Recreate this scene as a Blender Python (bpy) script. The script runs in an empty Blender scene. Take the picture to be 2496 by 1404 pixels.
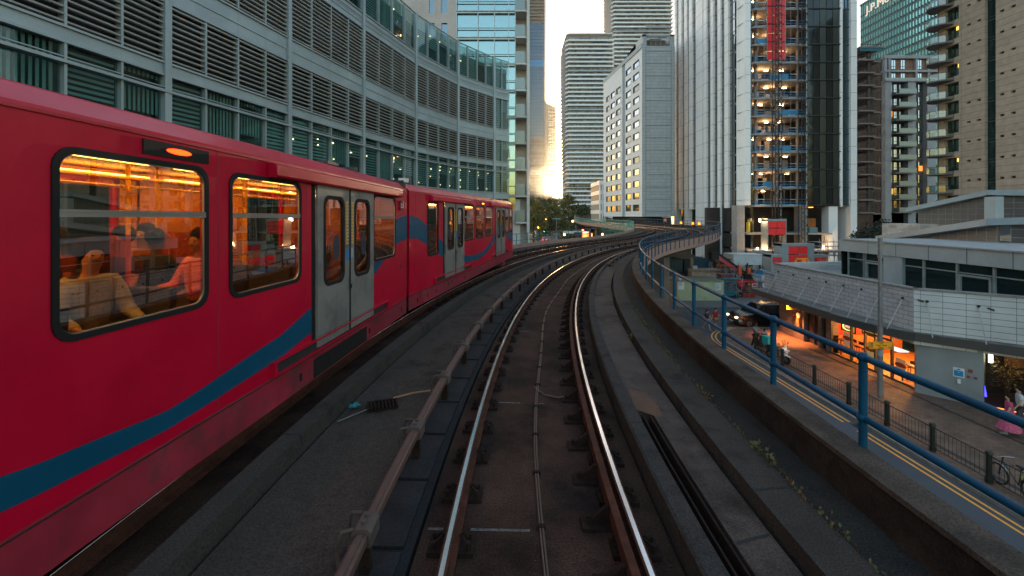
import bpy, bmesh, math, random
from mathutils import Vector, Matrix
R = math.radians
random.seed(7)
S = bpy.context.scene
C = S.collection

# ---------------------------------------------------------------- camera
F = 1050.0            # focal length in photo pixels (2496 wide)
CZ = 2.56             # eye height above the rail heads
HY = 525.0            # horizon row of the photograph
cd = bpy.data.cameras.new('camera'); cam = bpy.data.objects.new('camera', cd); C.objects.link(cam)
cd.sensor_width = 36.0; cd.lens = 36.0*F/2496.0
cd.shift_y = -(702.0-HY)/2496.0
cd.clip_start = 0.05; cd.clip_end = 6000
cam.location = (0, 0, CZ); cam.rotation_euler = (R(90), 0, 0)
S.camera = cam
# ---------------------------------------------------------------- light
SUN_AZ = R(6.8); SUN_EL = R(2.2)
w = bpy.data.worlds.new("World"); S.world = w; w.use_nodes = True
nt = w.node_tree; nt.nodes.clear()
out = nt.nodes.new('ShaderNodeOutputWorld'); bg = nt.nodes.new('ShaderNodeBackground')
sky = nt.nodes.new('ShaderNodeTexSky'); sky.sky_type = 'NISHITA'; sky.sun_disc = False
sky.sun_elevation = SUN_EL; sky.sun_rotation = SUN_AZ
sky.air_density = 1.0; sky.dust_density = 1.8; sky.ozone_density = 1.3; sky.altitude = 10
bg.inputs['Strength'].default_value = 0.15
nt.links.new(sky.outputs[0], bg.inputs[0]); nt.links.new(bg.outputs[0], out.inputs[0])
sl = bpy.data.lights.new('sun', 'SUN'); sl.energy = 2.6; sl.angle = R(0.5); sl.color = (1.0, 0.78, 0.5)
so = bpy.data.objects.new('sun', sl); C.objects.link(so)
sd = Vector((math.sin(SUN_AZ)*math.cos(SUN_EL), math.cos(SUN_AZ)*math.cos(SUN_EL), math.sin(SUN_EL)))
so.rotation_euler = (-sd).to_track_quat('-Z', 'Y').to_euler()
so.location = sd*50+Vector((0, 0, 60))
S.view_settings.view_transform = 'Standard'; S.view_settings.look = 'None'
S.view_settings.gamma = 1; S.view_settings.exposure = 3.2
GZ = -6.8

# ---------------------------------------------------------------- materials
MATS = {}
def _new(name):
    m = bpy.data.materials.new(name); m.use_nodes = True; n = m.node_tree; n.nodes.clear(); MATS[name] = m
    o = n.nodes.new('ShaderNodeOutputMaterial'); return m, n, o
def mat(name, col, rough=0.7, metal=0.0, var=0.25, scale=2.0, bump=0.0, coat=0.0, spec=0.5, bscale=None, dirt=None, dscale=0.6, stretch=None, grain=0.0):
    if name in MATS: return MATS[name]
    m, n, o = _new(name); L = n.links.new
    p = n.nodes.new('ShaderNodeBsdfPrincipled'); L(p.outputs[0], o.inputs[0])
    p.inputs['Roughness'].default_value = rough; p.inputs['Metallic'].default_value = metal
    p.inputs['Coat Weight'].default_value = coat; p.inputs['Coat Roughness'].default_value = 0.08
    p.inputs['Specular IOR Level'].default_value = spec
    tc = n.nodes.new('ShaderNodeNewGeometry')
    src = tc.outputs['Position']
    if stretch:
        mp = n.nodes.new('ShaderNodeMapping'); mp.inputs['Scale'].default_value = stretch; L(src, mp.inputs[0]); src = mp.outputs[0]
    no = n.nodes.new('ShaderNodeTexNoise'); no.inputs['Scale'].default_value = scale; no.inputs['Detail'].default_value = 6
    no.inputs['Roughness'].default_value = 0.6
    L(src, no.inputs['Vector'])
    cr = n.nodes.new('ShaderNodeValToRGB'); e = cr.color_ramp.elements
    e[0].position = 0.28; e[1].position = 0.72
    e[0].color = tuple(c*(1-var) for c in col)+(1,); e[1].color = tuple(min(1, c*(1+var)) for c in col)+(1,)
    L(no.outputs['Fac'], cr.inputs[0]); colout = cr.outputs[0]
    if dirt:
        n2 = n.nodes.new('ShaderNodeTexNoise'); n2.inputs['Scale'].default_value = dscale; n2.inputs['Detail'].default_value = 8
        n2.inputs['Roughness'].default_value = 0.7
        L(src, n2.inputs['Vector'])
        r2 = n.nodes.new('ShaderNodeValToRGB'); r2.color_ramp.elements[0].position = 0.48; r2.color_ramp.elements[1].position = 0.68
        L(n2.outputs['Fac'], r2.inputs[0])
        mx = n.nodes.new('ShaderNodeMixRGB'); L(r2.outputs[0], mx.inputs[0]); L(colout, mx.inputs[1]); mx.inputs[2].default_value = tuple(dirt)+(1,)
        colout = mx.outputs[0]
    if grain:
        n3 = n.nodes.new('ShaderNodeTexNoise'); n3.inputs['Scale'].default_value = 60; n3.inputs['Detail'].default_value = 3
        L(tc.outputs['Position'], n3.inputs['Vector'])
        mm = n.nodes.new('ShaderNodeMapRange'); mm.inputs[1].default_value = .3; mm.inputs[2].default_value = .7
        mm.inputs[3].default_value = 1-grain; mm.inputs[4].default_value = 1+grain; L(n3.outputs['Fac'], mm.inputs[0])
        vm = n.nodes.new('ShaderNodeMixRGB'); vm.blend_type = 'MULTIPLY'; vm.inputs[0].default_value = 1; L(colout, vm.inputs[1]); L(mm.outputs[0], vm.inputs[2]); colout = vm.outputs[0]
    L(colout, p.inputs['Base Color'])
    if bump:
        b = n.nodes.new('ShaderNodeBump'); b.inputs['Strength'].default_value = bump; b.inputs['Distance'].default_value = 0.02
        nb = n.nodes.new('ShaderNodeTexNoise'); nb.inputs['Scale'].default_value = bscale or scale*8; nb.inputs['Detail'].default_value = 8
        L(src, nb.inputs['Vector']); L(nb.outputs['Fac'], b.inputs['Height']); L(b.outputs[0], p.inputs['Normal'])
    # roughness breakup
    mr = n.nodes.new('ShaderNodeMapRange'); mr.inputs[1].default_value = .3; mr.inputs[2].default_value = .7
    mr.inputs[3].default_value = max(0.02, rough-.08); mr.inputs[4].default_value = min(1, rough+.08)
    L(no.outputs['Fac'], mr.inputs[0]); L(mr.outputs[0], p.inputs['Roughness'])
    return m
def brick(name, col, mortar, bw, bh, msize=0.012, rough=0.8, mode='v', offset=0.5, bump=0.3, var=0.3):
    """block pattern: mode 'v' for walls (runs along x+y, rows along z), 'h' for paving"""
    if name in MATS: return MATS[name]
    m, n, o = _new(name); L = n.links.new
    p = n.nodes.new('ShaderNodeBsdfPrincipled'); L(p.outputs[0], o.inputs[0]); p.inputs['Roughness'].default_value = rough
    g = n.nodes.new('ShaderNodeNewGeometry'); sx = n.nodes.new('ShaderNodeSeparateXYZ'); L(g.outputs['Position'], sx.inputs[0])
    cx = n.nodes.new('ShaderNodeCombineXYZ')
    if mode == 'v':
        ad = n.nodes.new('ShaderNodeMath'); ad.operation = 'ADD'; L(sx.outputs[0], ad.inputs[0]); L(sx.outputs[1], ad.inputs[1])
        L(ad.outputs[0], cx.inputs[0]); L(sx.outputs[2], cx.inputs[1])
    elif mode == 'd':
        ad = n.nodes.new('ShaderNodeMath'); ad.operation = 'SUBTRACT'; L(sx.outputs[0], ad.inputs[0]); L(sx.outputs[1], ad.inputs[1])
        L(ad.outputs[0], cx.inputs[0]); L(sx.outputs[2], cx.inputs[1])
    else:
        L(sx.outputs[0], cx.inputs[0]); L(sx.outputs[1], cx.inputs[1])
    b = n.nodes.new('ShaderNodeTexBrick'); L(cx.outputs[0], b.inputs['Vector'])
    b.offset = offset; b.inputs['Scale'].default_value = 1; b.inputs['Brick Width'].default_value = bw; b.inputs['Row Height'].default_value = bh
    b.inputs['Mortar Size'].default_value = msize; b.inputs['Mortar Smooth'].default_value = 0.2
    b.inputs['Color1'].default_value = tuple(c*(1-var*.5) for c in col)+(1,); b.inputs['Color2'].default_value = tuple(c*(1+var*.5) for c in col)+(1,)
    b.inputs['Mortar'].default_value = tuple(mortar)+(1,)
    no = n.nodes.new('ShaderNodeTexNoise'); no.inputs['Scale'].default_value = 1.2; no.inputs['Detail'].default_value = 8; L(g.outputs['Position'], no.inputs['Vector'])
    mr = n.nodes.new('ShaderNodeMapRange'); mr.inputs[1].default_value = .3; mr.inputs[2].default_value = .7; mr.inputs[3].default_value = 1-var; mr.inputs[4].default_value = 1+var
    L(no.outputs['Fac'], mr.inputs[0])
    mx = n.nodes.new('ShaderNodeMixRGB'); mx.blend_type = 'MULTIPLY'; mx.inputs[0].default_value = 1; L(b.outputs['Color'], mx.inputs[1]); L(mr.outputs[0], mx.inputs[2])
    L(mx.outputs[0], p.inputs['Base Color'])
    bp = n.nodes.new('ShaderNodeBump'); bp.inputs['Strength'].default_value = bump; bp.inputs['Distance'].default_value = .01; bp.invert = True
    L(b.outputs['Fac'], bp.inputs['Height']); L(bp.outputs[0], p.inputs['Normal'])
    return m
def glass(name, tint, refl=1.0, rough=0.02, base=0.06):
    if name in MATS: return MATS[name]
    m, n, o = _new(name); L = n.links.new
    t = n.nodes.new('ShaderNodeBsdfTransparent'); t.inputs[0].default_value = tuple(tint)+(1,)
    g = n.nodes.new('ShaderNodeBsdfGlossy'); g.inputs['Roughness'].default_value = rough; g.inputs[0].default_value = (.95, .97, 1, 1)
    lw = n.nodes.new('ShaderNodeLayerWeight'); lw.inputs[0].default_value = 0.5
    pw = n.nodes.new('ShaderNodeMath'); pw.operation = 'POWER'; L(lw.outputs['Facing'], pw.inputs[0]); pw.inputs[1].default_value = 3
    mr = n.nodes.new('ShaderNodeMapRange'); mr.inputs[3].default_value = base*refl; mr.inputs[4].default_value = 0.75*refl
    L(pw.outputs[0], mr.inputs[0])
    # slight waviness of real panes
    no = n.nodes.new('ShaderNodeTexNoise'); no.inputs['Scale'].default_value = 0.7; gg = n.nodes.new('ShaderNodeNewGeometry'); L(gg.outputs['Position'], no.inputs['Vector'])
    b = n.nodes.new('ShaderNodeBump'); b.inputs['Strength'].default_value = .06; b.inputs['Distance'].default_value = .05; L(no.outputs['Fac'], b.inputs['Height']); L(b.outputs[0], g.inputs['Normal'])
    mx = n.nodes.new('ShaderNodeMixShader'); L(mr.outputs[0], mx.inputs[0]); L(t.outputs[0], mx.inputs[1]); L(g.outputs[0], mx.inputs[2])
    L(mx.outputs[0], o.inputs[0]); return m
def mirror_glass(name, col, rough=0.05, f0=0.25, wav=.15, body=(.02, .03, .035)):
    """opaque building glass: dark body under a tinted reflection"""
    if name in MATS: return MATS[name]
    m, n, o = _new(name); L = n.links.new
    d = n.nodes.new('ShaderNodeBsdfDiffuse'); d.inputs[0].default_value = tuple(body)+(1,)
    g = n.nodes.new('ShaderNodeBsdfGlossy'); g.inputs[0].default_value = tuple(col)+(1,); g.inputs['Roughness'].default_value = rough
    lw = n.nodes.new('ShaderNodeLayerWeight'); pw = n.nodes.new('ShaderNodeMath'); pw.operation = 'POWER'; L(lw.outputs['Facing'], pw.inputs[0]); pw.inputs[1].default_value = 3
    mr = n.nodes.new('ShaderNodeMapRange'); mr.inputs[3].default_value = f0; mr.inputs[4].default_value = .95; L(pw.outputs[0], mr.inputs[0])
    gg = n.nodes.new('ShaderNodeNewGeometry'); no = n.nodes.new('ShaderNodeTexNoise'); no.inputs['Scale'].default_value = .35; L(gg.outputs['Position'], no.inputs['Vector'])
    b = n.nodes.new('ShaderNodeBump'); b.inputs['Strength'].default_value = wav; b.inputs['Distance'].default_value = .1; L(no.outputs['Fac'], b.inputs['Height']); L(b.outputs[0], g.inputs['Normal'])
    mx = n.nodes.new('ShaderNodeMixShader'); L(mr.outputs[0], mx.inputs[0]); L(d.outputs[0], mx.inputs[1]); L(g.outputs[0], mx.inputs[2]); L(mx.outputs[0], o.inputs[0])
    return m
def emit(name, col, st):
    if name in MATS: return MATS[name]
    m, n, o = _new(name); e = n.nodes.new('ShaderNodeEmission'); e.inputs[0].default_value = tuple(col)+(1,); e.inputs[1].default_value = st*(.38 if st <= 3 else .55)
    n.links.new(e.outputs[0], o.inputs[0]); return m

# ---------------------------------------------------------------- mesh builder
OFF = {}
class MB:
    def __init__(s, o=(0, 0, 0), ang=None, flip=False, pitch=0.0):
        # local x runs along bearing 'ang' (0 = +Y, clockwise); local y is the outward normal to its right (or left with flip)
        s.v = []; s.f = []; s.m = []; s.frame(o, ang, flip, pitch)
    def frame(s, o=(0, 0, 0), ang=None, flip=False, pitch=0.0):
        s.o = Vector(o); s.pitch = pitch
        if ang is None: s.a = Vector((1, 0, 0)); s.b = Vector((0, 1, 0))
        else:
            s.a = Vector((math.sin(ang), math.cos(ang), 0)); s.b = Vector((math.cos(ang), -math.sin(ang), 0))
            if flip: s.b = -s.b
        return s
    def pt(s, x, y, z):
        p = s.o+s.a*x+s.b*y; return (p.x, p.y, p.z+z+s.pitch*x)
    def box(s, x0, x1, y0, y1, z0, z1, m=0):
        i = len(s.v)
        for z in (z0, z1):
            for x, y in ((x0, y0), (x1, y0), (x1, y1), (x0, y1)): s.v.append(s.pt(x, y, z))
        for f in ((0, 3, 2, 1), (4, 5, 6, 7), (0, 1, 5, 4), (1, 2, 6, 5), (2, 3, 7, 6), (3, 0, 4, 7)):
            s.f.append(tuple(i+k for k in f)); s.m.append(m)
        return s
    def quad(s, pts, m=0):
        i = len(s.v); s.v += [s.pt(*p) for p in pts]; s.f.append(tuple(range(i, i+len(pts)))); s.m.append(m); return s
    def prism(s, poly, a0, a1, axis='z', m=0):
        """extrude a 2D polygon. axis z: poly=(x,y); axis y: poly=(x,z); axis x: poly=(y,z)"""
        i = len(s.v); n = len(poly)
        for a in (a0, a1):
            for p, q in poly:
                s.v.append(s.pt(*((p, q, a) if axis == 'z' else (p, a, q) if axis == 'y' else (a, p, q))))
        s.f.append(tuple(range(i, i+n))[::-1]); s.m.append(m); s.f.append(tuple(range(i+n, i+2*n))); s.m.append(m)
        for k in range(n):
            k2 = (k+1) % n; s.f.append((i+k, i+k2, i+n+k2, i+n+k)); s.m.append(m)
        return s
    def loft(s, rings, m=0, cap=True):
        i = len(s.v); n = len(rings[0])
        for r in rings:
            for p in r: s.v.append(s.pt(*p))
        for k in range(len(rings)-1):
            for j in range(n):
                j2 = (j+1) % n; a = i+k*n; s.f.append((a+j, a+j2, a+n+j2, a+n+j)); s.m.append(m)
        if cap:
            s.f.append(tuple(range(i, i+n))[::-1]); s.m.append(m); e = i+(len(rings)-1)*n; s.f.append(tuple(range(e, e+n))); s.m.append(m)
        return s
    def tube(s, pts, r, n=8, m=0, r1=None):
        P = [Vector(p) for p in pts]; rings = []
        for k, p in enumerate(P):
            d = (P[min(k+1, len(P)-1)]-P[max(k-1, 0)]).normalized()
            up = Vector((0, 0, 1)) if abs(d.z) < .95 else Vector((1, 0, 0))
            u = d.cross(up).normalized(); v = u.cross(d)
            rr = r if r1 is None else r+(r1-r)*k/(len(P)-1)
            rings.append([tuple(p+u*rr*math.cos(2*math.pi*j/n)+v*rr*math.sin(2*math.pi*j/n)) for j in range(n)])
        return s.loft(rings, m)
    def cyl(s, c, r, z0, z1, n=12, m=0, r1=None):
        return s.loft([[(c[0]+rr*math.cos(2*math.pi*j/n), c[1]+rr*math.sin(2*math.pi*j/n), z) for j in range(n)] for z, rr in ((z0, r), (z1, r if r1 is None else r1))], m)
    def wheel(s, c, r, wd, n=18, m=0, ax='y'):
        rings = []
        for t in (-wd/2, wd/2):
            rings.append([((c[0]+r*math.cos(2*math.pi*j/n), c[1]+t, c[2]+r*math.sin(2*math.pi*j/n)) if ax == 'y' else (c[0]+t, c[1]+r*math.cos(2*math.pi*j/n), c[2]+r*math.sin(2*math.pi*j/n))) for j in range(n)])
        return s.loft(rings, m)
    def ball(s, c, r, n=10, m=0, sz=1.0):
        rings = []
        for k in range(1, n//2+1):
            t = math.pi*k/(n//2+1)
            rings.append([(c[0]+r*math.sin(t)*math.cos(2*math.pi*j/n), c[1]+r*math.sin(t)*math.sin(2*math.pi*j/n), c[2]-r*sz*math.cos(t)) for j in range(n)])
        return s.loft(rings, m)
    def holes(s, x0, x1, z0, z1, hs, y0, y1, m=0):
        """wall panel with rectangular holes (xa,xb,za,zb)"""
        xs = sorted({x0, x1}|{h[0] for h in hs}|{h[1] for h in hs}); xs = [x for x in xs if x0 <= x <= x1]
        for a, b in zip(xs, xs[1:]):
            if b-a < 1e-4: continue
            mid = (a+b)/2; cut = sorted((h[2], h[3]) for h in hs if h[0] < mid < h[1]); z = z0
            for c0, c1 in cut:
                if c0 > z: s.box(a, b, y0, y1, z, c0, m)
                z = max(z, c1)
            if z < z1: s.box(a, b, y0, y1, z, z1, m)
        return s
    def build(s, name, mats, parent=None, smooth=False, kind=None, label=None, bevel=0.0):
        if not isinstance(mats, (list, tuple)): mats = [mats]
        if parent is not None: off = OFF[parent.name]
        else:
            xs = [p[0] for p in s.v]; ys = [p[1] for p in s.v]; zs = [p[2] for p in s.v]
            off = Vector(((min(xs)+max(xs))/2, (min(ys)+max(ys))/2, min(zs)))
        me = bpy.data.meshes.new(name); me.from_pydata([(p[0]-off.x, p[1]-off.y, p[2]-off.z) for p in s.v], [], s.f)
        for q in mats: me.materials.append(q)
        me.polygons.foreach_set('material_index', s.m)
        if smooth: me.polygons.foreach_set('use_smooth', [True]*len(s.f))
        if len(s.f) < 60000:
            bm = bmesh.new(); bm.from_mesh(me); bmesh.ops.recalc_face_normals(bm, faces=bm.faces); bm.to_mesh(me); bm.free()
        me.update()
        ob = bpy.data.objects.new(name, me); C.objects.link(ob)
        if bevel:
            b = ob.modifiers.new('bevel', 'BEVEL'); b.width = bevel; b.segments = 2; b.limit_method = 'ANGLE'
        if smooth:
            try: me.set_sharp_from_angle(angle=R(40))
            except Exception: pass
        OFF[ob.name] = off.copy()
        if parent is not None: ob.parent = parent
        else: ob.location = off
        if kind: ob['kind'] = kind
        if label: ob['label'] = label
        return ob
def tag(o, label, cat, group=None, kind=None):
    o['label'] = label; o['category'] = cat
    if group: o['group'] = group
    if kind: o['kind'] = kind
    return o
def thing(name, label, cat, loc=(0, 0, 0), group=None):
    o = bpy.data.objects.new(name, None); C.objects.link(o); o.location = loc; o.empty_display_size = .3
    OFF[o.name] = Vector(loc); return tag(o, label, cat, group)
def many(name, specs, mats, parent, frame, limit=100, label=None):
    """specs: boxes (x0,x1,y0,y1,z0,z1[,mat index]); one part each up to the limit, the rest one stuff part"""
    specs = list(specs)
    for sp in specs[:limit]:
        m = MB(*frame); m.box(*sp[:6]); mi = sp[6] if len(sp) > 6 else 0
        m.build(name, mats[mi] if isinstance(mats, (list, tuple)) else mats, parent)
    if len(specs) > limit:
        m = MB(*frame)
        for sp in specs[limit:]: m.box(*sp)
        m.build(name, mats, parent, kind='stuff')
def dup(root, loc, rotz=0.0, label=None, group=None, scale=None):
    r = root.copy(); C.objects.link(r); r.location = loc; r.rotation_euler = (0, 0, rotz)
    if scale: r.scale = scale
    if label: r['label'] = label
    if group: r['group'] = group
    for ch in list(root.children):
        c = ch.copy(); C.objects.link(c); c.parent = r
        for g in list(ch.children):
            d = g.copy(); C.objects.link(d); d.parent = c
    return r
_dg = None
def text(body, size, loc, ax, up, m, parent, ext=0.004, name='lettering', align='CENTER', label=None):
    """flat lettering; ax = reading direction, up = up direction (world vectors)"""
    cu = bpy.data.curves.new('t', 'FONT'); cu.body = body; cu.size = size; cu.extrude = ext; cu.align_x = align; cu.align_y = 'CENTER'; cu.resolution_u = 3
    ob = bpy.data.objects.new('t', cu); C.objects.link(ob)
    bpy.context.view_layer.update()
    me = bpy.data.meshes.new_from_object(ob.evaluated_get(bpy.context.evaluated_depsgraph_get()))
    bpy.data.objects.remove(ob); bpy.data.curves.remove(cu)
    ax = Vector(ax).normalized(); up = Vector(up).normalized(); nn = ax.cross(up)
    off = OFF[parent.name]
    for v in me.vertices:
        c = v.co; p = Vector(loc)+ax*c.x+up*c.y+nn*c.z-off; v.co = p
    me.materials.clear(); me.materials.append(m)
    o = bpy.data.objects.new(name, me); C.objects.link(o); o.parent = parent; OFF[o.name] = off.copy()
    if label: o['label'] = label
    return o
def W(px, py, D):       # photo pixel at depth D -> world point
    return ((px-1248)/F*D, D, CZ-(py-HY)/F*D)
def X(px, D): return (px-1248)/F*D
def Z(py, D): return CZ-(py-HY)/F*D
def G(px, py, z=GZ):    # photo pixel on the level z
    D = (CZ-z)*F/(py-HY); return ((px-1248)/F*D, D)

# common materials
concrete = mat('concrete', (.10, .098, .095), .85, var=.35, scale=1.5, bump=.35, dirt=(.045, .042, .04), dscale=.9, grain=.25)
concrete_lt = mat('concrete light', (.36, .35, .33), .8, var=.15, scale=.8, bump=.15, dirt=(.27, .26, .24), dscale=.5, grain=.1)
white_panel = mat('white cladding', (.80, .80, .81), .5, var=.04, scale=.4, bump=.04, dirt=(.72, .72, .73), dscale=.2)
alu = mat('grey aluminium panel', (.30, .36, .38), .45, .25, var=.14, scale=.7, bump=.06, dirt=(.26, .31, .33), dscale=.5, grain=.08)
alu_dk = mat('grey aluminium mullion', (.28, .33, .345), .42, .3, var=.12, scale=1)
black = mat('black void', (.012, .012, .013), .8, var=.2)
dark_metal = mat('dark steel', (.035, .036, .04), .5, .4, var=.3, scale=4)
blue_paint = mat('blue paint', (.002, .062, .125), .5, var=.25, scale=6, bump=.06, coat=0, spec=.22, dirt=(.002, .036, .075), dscale=3)
rust = mat('rusty steel', (.075, .026, .016), .9, .0, spec=.15, var=.45, scale=7, bump=.3, dirt=(.05, .02, .014), dscale=2, grain=.25)
rust_dk = mat('dark rusty steel', (.022, .012, .009), .9, .0, spec=.15, var=.5, scale=9, bump=.3, grain=.3)
rail_top = mat('polished rail head', (.75, .76, .78), .22, 1.0, var=.08, scale=2, stretch=(6, .5, 1))
red_paint = mat('train red paint', (.44, .0016, .024), .36, var=.10, scale=1.2, coat=.12, spec=.22, dirt=(.35, .0012, .019), dscale=.8)
# ================================================================ the railway line
def build_path():
    pts = []; ds = .25
    C1 = (61.24, 2.3); R1 = 61.0; th = R(-2.16)
    x = C1[0]-R1*math.cos(th); y = C1[1]+R1*math.sin(th); h = th
    s = 0
    # step back from s = 0
    back = []; xb, yb, hb, sb = x, y, h, 0
    while sb > -10:
        hb -= ds/R1*.6; xb -= math.sin(hb)*ds; yb -= math.cos(hb)*ds; sb -= ds; back.append((sb, xb, yb, hb))
    pts = back[::-1]
    while s < 300:
        pts.append((s, x, y, h))
        if s < 45.6: k = 1/R1
        elif s < 47: k = 0
        elif s < 79.4: k = -1/45.6
        elif s < 131: k = 0
        elif s < 147: k = R(9)/16
        else: k = 0
        h += k*ds/2; x += math.sin(h)*ds; y += math.cos(h)*ds; h += k*ds/2; s += ds
    return pts
PATH = build_path()
def sm(a, b, t):
    t = max(0, min(1, (t-a)/(b-a))); return t*t*(3-2*t)
def rise(s):
    return .42*sm(40, 64, s)+.10*sm(70, 120, s)+(max(0, s-126)*.029)
def fr(s):
    i = (s+10)/.25; i = max(0, min(len(PATH)-1.001, i)); k = int(i); t = i-k
    a, b = PATH[k], PATH[k+1]
    return (a[1]+(b[1]-a[1])*t, a[2]+(b[2]-a[2])*t, a[3]+(b[3]-a[3])*t)
def at(s, o, z=0.0):
    x, y, h = fr(s); return (x+math.cos(h)*o, y-math.sin(h)*o, z+rise(s))
def srange(s0, s1, ds=1.0):
    n = max(1, int(round((s1-s0)/ds))); return [s0+(s1-s0)*k/n for k in range(n+1)]
def sweep(mb, prof, s0, s1, m=0, ds=1.0):
    """prof: closed (offset, z) polygon swept along the line"""
    if s1 > 100 and ds >= 1: ss = srange(s0, 90, ds)+srange(90, s1, 3.0)[1:] if s0 < 90 else srange(s0, s1, 3.0)
    else: ss = srange(s0, s1, ds)
    mb.loft([[at(s, o, z) for o, z in prof] for s in ss], m)
def rect(o0, o1, z0, z1): return [(o0, z0), (o1, z0), (o1, z1), (o0, z1)]
def W0(): 
    m = MB(); m.frame((0, 0, 0), None); return m

SE = 285
bed = mat('stained track bed', (.048, .025, .018), .95, spec=.12, var=.6, scale=1.6, bump=.25, bscale=45, dirt=(.013, .009, .008), dscale=1.3, grain=.5)
slabm = mat('deck walkway concrete', (.060, .049, .042), .92, spec=.12, var=.35, scale=1.1, bump=.18, bscale=50, dirt=(.022, .018, .0155), dscale=1.1, grain=.4)
slab_lt = mat('pale worn concrete', (.085, .062, .052), .9, spec=.12, var=.32, scale=1.3, bump=.25, bscale=40, dirt=(.026, .018, .015), dscale=.8, grain=.35)
fascia = mat('brown viaduct fascia', (.30, .185, .145), .85, var=.2, scale=1.0, bump=.3, dirt=(.21, .13, .105), dscale=.5, grain=.2)
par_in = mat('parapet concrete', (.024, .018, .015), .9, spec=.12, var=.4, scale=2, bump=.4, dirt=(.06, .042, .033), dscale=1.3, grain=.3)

via = thing('viaduct', 'curving concrete railway viaduct with brown edge beams carrying two tracks past the towers', 'viaduct', (0, 0, GZ))
m = W0(); sweep(m, [(-7.9, -.30), (2.85, -.30), (2.85, -.42), (1.2, -1.1), (-6.2, -1.1), (-7.9, -.42)], -9.5, SE)
m.build('deck', concrete, via)
m = W0(); sweep(m, rect(2.72, 2.90, -.46, .42), -9.5, SE); m.build('edge_beam', fascia, via)
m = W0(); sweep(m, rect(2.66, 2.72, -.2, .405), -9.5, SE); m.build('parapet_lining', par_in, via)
m = W0(); sweep(m, rect(2.64, 2.925, .42, .465), -9.5, SE); m.build('coping', mat('coping stained', (.085, .062, .05), .9, spec=.12, var=.4, scale=2.5, bump=.4, dirt=(.035, .028, .024), dscale=1.2, grain=.4), via)
m = W0(); sweep(m, rect(-7.95, -7.75, -.46, .22), -9.5, SE); m.build('edge_beam', fascia, via)
m = W0(); sweep(m, rect(-7.75, -6.55, -.3, -.06), -9.5, SE); m.build('walkway', slabm, via)
m = W0(); sweep(m, rect(-6.3, -6.1, -.3, .02), -9.5, SE); m.build('kerb', slabm, via)
m = W0(); sweep(m, rect(-2.98, -2.76, -.3, .0), -9.5, SE)
m.build('kerb', slabm, via)
m = W0(); sweep(m, rect(-2.72, -1.62, -.3, -.21), -9.5, SE); m.build('walkway', slabm, via)
m = W0(); sweep(m, rect(-1.60, -1.06, -.3, -.17), -9.5, SE); m.build('cable_trough', mat('trough lids', (.02, .02, .021), .85, spec=.12, var=.3, scale=3, bump=.3, grain=.3), via)
m = W0(); sweep(m, rect(-1.04, 1.08, -.3, -.20), -9.5, SE); m.build('track_bed', bed, via)
m = W0(); sweep(m, rect(-6.08, -3.0, -.3, -.20), -9.5, SE); m.build('track_bed', bed, via)
m = W0(); sweep(m, [(1.10, -.3), (1.28, -.3), (1.28, .04), (1.125, .04), (1.10, .02)], -9.5, 60); m.build('kerb', mat('kerb concrete', (.05, .043, .039), .9, spec=.12, var=.35, scale=1.6, bump=.5, dirt=(.02, .016, .015), dscale=1.6, grain=.4), via)
m = W0(); sweep(m, rect(1.50, 1.84, -.3, -.02), -9.5, 60); sweep(m, rect(1.28, 1.50, -.3, -.02), 5.75, 60); m.build('walkway', slab_lt, via)
m = W0(); sweep(m, rect(1.90, 2.28, -.3, .10), -9.5, SE); m.build('walkway', slabm, via)
m = W0(); sweep(m, rect(2.295, 2.68, -.3, .085), -9.5, SE); m.build('walkway', mat('outer walkway concrete', (.028, .026, .0245), .95, spec=.12, var=.4, scale=2, bump=.7, bscale=30, dirt=(.036, .032, .028), dscale=1.5, grain=.5), via)
# joints in the kerbs and walkways (thin raised dark sealant strips)
for s in (1.6, 3.9, 6.5, 9.1, 12, 15, 18, 21, 24, 28, 32):
    a, b = at(s, 1.905, .1035), at(s+.05, 2.275, .1035); c_, d = at(s+.022, 1.905, .1035), at(s+.075, 2.275, .1035)
    m = W0(); m.quad([a, b, d, c_]); m.build('joint', black, via)
for s in (2.2, 4.9, 7.6, 10.3, 13, 16, 19, 22):
    m = W0(); m.loft([[at(q, -2.978, -.1), at(q, -2.755, -.1), at(q, -2.755, .0035), at(q, -2.978, .0035)] for q in (s, s+.025)]); m.build('joint', black, via)
for s in (3.4, 8.2, 12.9, 17.8): m = W0(); m.quad([at(s, 1.51, -.0165), at(s+.1, 1.83, -.0165), at(s+.13, 1.83, -.0165), at(s+.03, 1.51, -.0165)]); m.build('joint', black, via)
# trough lids, one every 0.9 m
m = W0(); s = -1
while s < 34:
    m.loft([[at(q, o, z) for o, z in rect(-1.56, -1.14, -.17, -.145)] for q in (s, s+.42, s+.84)]); s += .9
m.build('trough_lid', mat('trough lid grey', (.024, .025, .027), .8, spec=.12, var=.35, scale=5, bump=.3, grain=.3), via, kind='stuff')
# piers
for s in (17, 32, 47, 62, 80, 100, 122, 146, 175, 205, 235, 265):
    x, y, h = fr(s); m = MB((x, y, 0), h); z1 = rise(s)-1.1
    m.box(-.75, .75, -4.6, -.4, GZ, z1-.55); m.prism([(-5.6, z1), (.8, z1), (-.2, z1-.6), (-4.8, z1-.6)], -.85, .85, 'x')
    m.build('pier', mat('pier concrete', (.17, .14, .12), .85, var=.25, scale=.8, bump=.2, grain=.2), via)

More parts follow.
